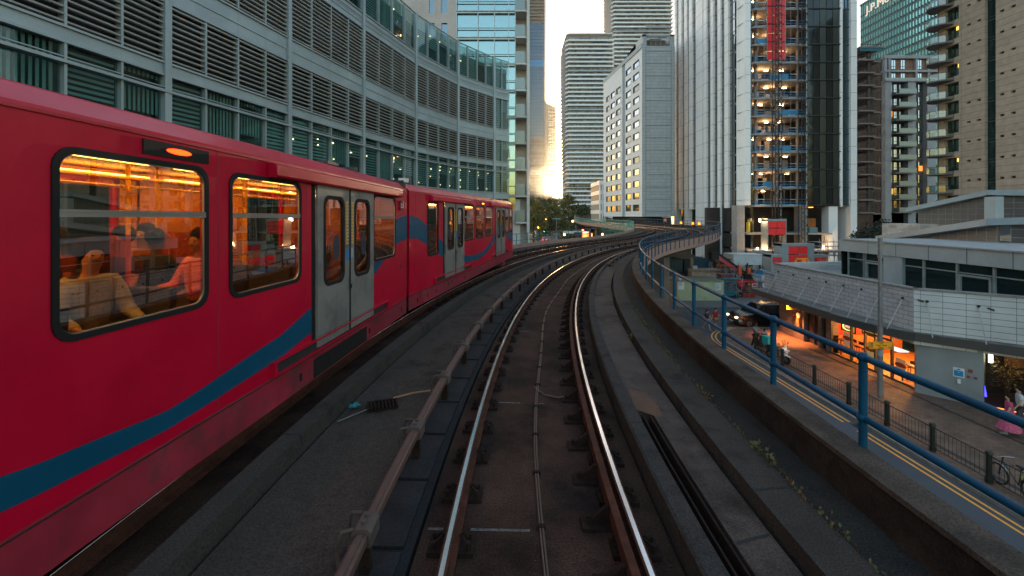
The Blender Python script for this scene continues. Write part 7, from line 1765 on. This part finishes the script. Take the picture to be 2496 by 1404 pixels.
cabin(1788, 1857, 620, 646, 62, (.42, .44, .45), 'long white site container before the tower columns', 'container', ribs=False)
t = cabin(1690, 1728, 630, 655, 57, (.02, .07, .11), 'dark blue steel platform under the white columns')
cabin(1667, 1682, 632, 660, 55, (.012, .02, .03), 'black site cabin left of the dark blue platform')
cabin(1628, 1664, 632, 664, 53, (.02, .045, .05), 'dark netted cabin behind the viaduct post')
cabin(1857, 1880, 612, 650, 68, (.25, .29, .31), 'grey steel steps and platform beside the white container')
m = MB(); x, y, z = W(1712, 657, 51); 
m.prism([(x-1.8, y-.8), (x+1.6, y-1.1), (x+1.9, y+.8), (x-1.5, y+1.0)], z, z+.08, 'z'); m.box(x-1.5, x+1.4, y-.6, y+.6, GZ, z)
tag(m.build('work_table', mat('pale board', (.32, .22, .17), .8, var=.3)), 'pale boarded table top among the dark yard clutter', 'table')
m = MB(); x, y, z = W(1693, 660, 51); m.box(x-.25, x+.25, y-.2, y+.2, GZ, z+.6); tag(m.build('utility_cabinet', mat('grey cabinet', (.35, .37, .38), .6)), 'small pale grey cabinet left of the boarded table', 'cabinet')
# pallets
rc = random.Random(8)
t = thing('pallet_stack', 'tall brown stack of wooden pallets behind the crane boom', 'pallets', W(1760, 650, 56)[:2]+(GZ,)); f_ = ((X(1760, 56), 56, GZ), R(92), False)
for k in range(16):
    m = MB(*f_); z = k*.24; o = rc.uniform(-.12, .12)
    for q in range(5): m.box(-1+o, 1+o, -.6+q*.28, -.45+q*.28, z+.16, z+.19)
    for q in (-.95, -.05, .85): m.box(q+o, q+.12+o, -.6, .67, z, z+.16)
    m.build('pallet', mat('pallet wood', (.20, .105, .06), .85, var=.4, scale=3), t)
# bagged materials on pallets, tarpaulin
for k in range(16):
    D = 57-k*.35; px_ = 1808+k*4.2+rc.uniform(-2, 2); x = X(px_, D); zz = GZ+(0 if k % 3 else .75)
    m = MB(); m.frame((x, D, zz), rc.uniform(-.4, .4)); P = [(.5*math.cos(a*.785)*rc.uniform(.85, 1.1), .5*math.sin(a*.785)*rc.uniform(.85, 1.1)) for a in range(8)]
    m.loft([[(p*s, q*s, z) for p, q in P] for z, s in ((0, .9), (.3, 1.15), (.65, 1.1), (.85, .75), (.95, .45))])
    tag(m.build('bulk_bag', mat('bag white', (.40, .42, .44), .7, var=.15, scale=4), smooth=True), 'white bulk bag in the heap between the container and the crane', 'bag', 'white bulk bags in the yard')
m = MB(); x, y, z = W(1872, 668, 50); m.frame((x, y, z), R(80)); m.loft([[(-1.3, -.7, 0), (1.3, -.7, -.3), (1.4, .7, -.3), (-1.3, .7, 0)], [(-1.0, -.4, .55), (1.0, -.4, .2), (1.0, .4, .2), (-1, .4, .5)]]); tag(m.build('tarpaulin', mat('tarp blue', (.02, .15, .27), .5)), 'blue tarpaulin over a white stack near the shop wall', 'tarpaulin')
m = MB(); m.frame((x, y, z-.45), R(80)); m.box(-1.5, 1.5, -.8, .8, 0, .44); tag(m.build('wrapped_stack', mat('wrap white', (.42, .44, .46), .4, var=.2)), 'white wrapped stack under the blue tarpaulin', 'stack')
# general clutter: short named rubble as uncountable site debris
m = MB(); cols = []
dm = [mat('debris dark', (.02, .022, .025), .8, var=.5), mat('debris brown', (.13, .07, .045), .8, var=.4), mat('debris pale', (.34, .33, .31), .8, var=.3), mat('debris orange', (.45, .12, .03), .7), mat('debris teal', (.01, .10, .12), .7), mat('debris red', (.35, .02, .02), .6)]
for k in range(750):
    D = rc.uniform(49, 72); px_ = rc.uniform(1625, 1800) if rc.random() < .8 else rc.uniform(1790, 1880); x = X(px_, D)
    s1, s2, s3 = rc.uniform(.08, .7), rc.uniform(.08, .5), rc.uniform(.06, .6); z = GZ+rc.choice([0, 0, 0, .4, .9, 1.5])*rc.random(); m.frame((x, D, z), rc.uniform(0, 3)); m.box(-s1, s1, -s2/2, s2/2, 0, s3, rc.choice([0, 0, 0, 0, 1, 1, 2, 2, 3, 4, 4, 5]))
    if rc.random() < .25: m.tube([(0, 0, s3), (rc.uniform(-1.2, 1.2), rc.uniform(-.5, .5), s3+rc.uniform(.3, 2.2))], rc.uniform(.02, .05), 4, rc.choice([0, 2, 4]))
tag(m.build('yard_debris', dm), 'jumble of building materials and tools covering the construction yard', 'debris', kind='stuff')
t = thing('crane_arm', 'red lattice machine arm under the viaduct edge beside the white column', 'crane', W(1680, 640, 60)[:2]+(GZ,)); m = MB(); a = W(1672, 603, 60); b = W(1687, 636, 60); m.loft([[(p[0]+dx, p[1]+dy, p[2]) for dx, dy in ((-.15, -.15), (.15, -.15), (.15, .15), (-.15, .15))] for p in (a, b)]); m.build('arm', tr, t)
m = MB(); m.box(b[0]-.6, b[0]+1.2, 59, 61, GZ, b[2]); m.build('carriage', dark_metal, t)
# kerbed island in front of the hoarding
m = MB(); m.prism([(X(1660, 43), 43.5), (X(1885, 43), 43.5), (X(1885, 46), 48), (X(1650, 46), 48)], GZ+.003, GZ+.1, 'z'); m.build('pavement', mat('island paving', (.16, .145, .135), .85, var=.2, scale=.8, grain=.2), kind='structure')
m = MB(); m.prism([(11, 48), (40, 48), (40, 76), (11, 76)], GZ-.01, GZ+.012, 'z'); m.build('yard_ground', mat('yard ground', (.13, .125, .12), .9, var=.3, scale=.5, grain=.2), kind='structure')
m = MB(); m.tube([(2145*0+X(2040, 34), 36, RZ), (X(2040, 34), 36, RZ)], .01, 3) if False else None
# ladder-like frame on the roof behind the parapet
t = thing('roof_frame', 'pale galvanised ladder frame standing behind the shop parapet', 'frame', W(2035, 670, 38)); m = MB(); f_ = ((0, 35, 0), R(90), False); m.frame(*f_)
for q in (2018, 2024, 2031, 2038, 2046, 2053): m.tube([(X(q, 35), 0, RZ-.6), (X(q, 35), 0, Z(643, 35))], .03, 4)
for y_ in (645, 655, 664): m.tube([(X(2016, 35), .05, Z(y_, 35)), (X(2055, 35), .05, Z(y_, 35))], .025, 4)
m.build('frame_tube', MATS['pale pipe'], t)

# ================================================================ trees
def leafmat(nm, c): 
    return mat(nm, c, .65, var=.45, scale=1.3)
lm1 = leafmat('tree leaves', (.14, .13, .035)); lm2 = leafmat('tree leaves dark', (.075, .085, .026)); bark = mat('bark', (.06, .045, .035), .9)
def tree(label, px_, D, pytop, w_, n, seed, mt, zb=GZ, low=.25, ls=.5, conical=False):
    rr = random.Random(seed); x = X(px_, D); H = Z(pytop, D)-zb; t = thing('tree', label, 'tree', (x, D, zb), 'trees beside the far road')
    m = MB(); m.tube([(x, D, zb), (x+.1, D, zb+H*.45), (x, D, zb+H*.8)], .3*H/15, 7, r1=.06)
    for k in range(6):
        a = rr.random()*6.28; z = zb+H*rr.uniform(.3, .6); m.tube([(x, D, z), (x+math.cos(a)*w_*.3, D+math.sin(a)*w_*.3, z+H*.18)], .1, 5, r1=.03)
    m.build('trunk', bark, t)
    m = MB(); cl = []; n = int(n*1.9)
    for k in range(52):
        a = rr.random()*6.28; u = rr.random(); z = low+(1-low)*u; prof = (math.sin(math.pi*min(1, (u*.85+.12)))**.7) if not conical else (1-u)**.6*.95+.1
        r_ = w_*.5*prof*rr.uniform(.35, .92); cl.append((x+math.cos(a)*r_, D+math.sin(a)*r_, zb+H*z*.96, w_*rr.uniform(.10, .2)))
    for k in range(n):
        c = rr.choice(cl); v = Vector((rr.gauss(0, 1), rr.gauss(0, 1), rr.gauss(0, 1))).normalized()*c[3]*rr.uniform(.5, 1.15); p = Vector(c[:3])+Vector((v.x, v.y, v.z*.8))
        d = Vector((rr.uniform(-1, 1), rr.uniform(-1, 1), rr.uniform(-1, 1))).normalized()*ls*rr.uniform(.5, 1.1); e = d.cross(Vector((rr.uniform(-1, 1), rr.uniform(-1, 1), rr.uniform(-1, 1)))).normalized()*ls*.4
        m.quad([tuple(p-d*.5), tuple(p+e), tuple(p+d*.5), tuple(p-e)])
    m.build('crown', mt, t); return t
tree('broad olive green tree against the beige apartment column', 1300, 150, 478, 9.5, 2600, 1, lm1, low=.1, ls=.62)
tree('tall tree second from the left along the far road', 1318, 175, 484, 12, 2600, 2, lm2, low=.15, ls=.7)
tree('rounded tree third from the left along the far road', 1338, 200, 487, 14, 2800, 3, lm1, low=.12, ls=.8)
tree('low tree at the inner end of the row by the far road', 1352, 230, 503, 11, 1800, 4, lm2, low=.1, ls=.8)
tree('pointed tall tree right of the bright gap', 1384, 190, 474, 9.5, 2600, 5, lm1, low=.1, ls=.7, conical=False)
tree('spreading tree behind the green railing', 1408, 205, 498, 12, 2000, 6, lm2, low=.2, ls=.8)
tree('rounded dark tree below the striped tower', 1426, 215, 499, 10, 1800, 7, lm2, low=.2, ls=.8)
tree('small clipped round tree beside the traffic lights', 1376, 150, 528, 5.6, 2200, 8, leafmat('clipped leaves', (.08, .085, .02)), low=.1, ls=.34)
tree('low olive shrub tree beside the hotel foot', 1452, 200, 516, 12, 1200, 9, lm1, zb=-2, low=.1, ls=.6)
tree('dark shrub tree behind the shop roof', 2140, 60, 542, 7, 1600, 10, leafmat('dark shrub leaves', (.02, .025, .014)), zb=GZ, low=.4, ls=.35)
tree('shaded tree under the meshed railing', 1398, 135, 545, 7, 1200, 12, lm2, low=.2, ls=.5)

# ================================================================ warm evening haze
hz = MB(); hz.frame((0, 0, 0), None); hz.box(-500, 500, -70, 1200, GZ-1.2, 280)
hm = bpy.data.materials.new('evening haze'); hm.use_nodes = True; n = hm.node_tree; n.nodes.clear()
o_ = n.nodes.new('ShaderNodeOutputMaterial'); v_ = n.nodes.new('ShaderNodeVolumePrincipled'); v_.inputs['Color'].default_value = (1, .90, .74, 1); v_.inputs['Density'].default_value = .00007; v_.inputs['Anisotropy'].default_value = .97
n.links.new(v_.outputs[0], o_.inputs['Volume'])
HZ = hz.build('haze', hm); HZ['kind'] = 'stuff'; HZ['label'] = 'thin warm evening haze over the city'; HZ['category'] = 'haze'
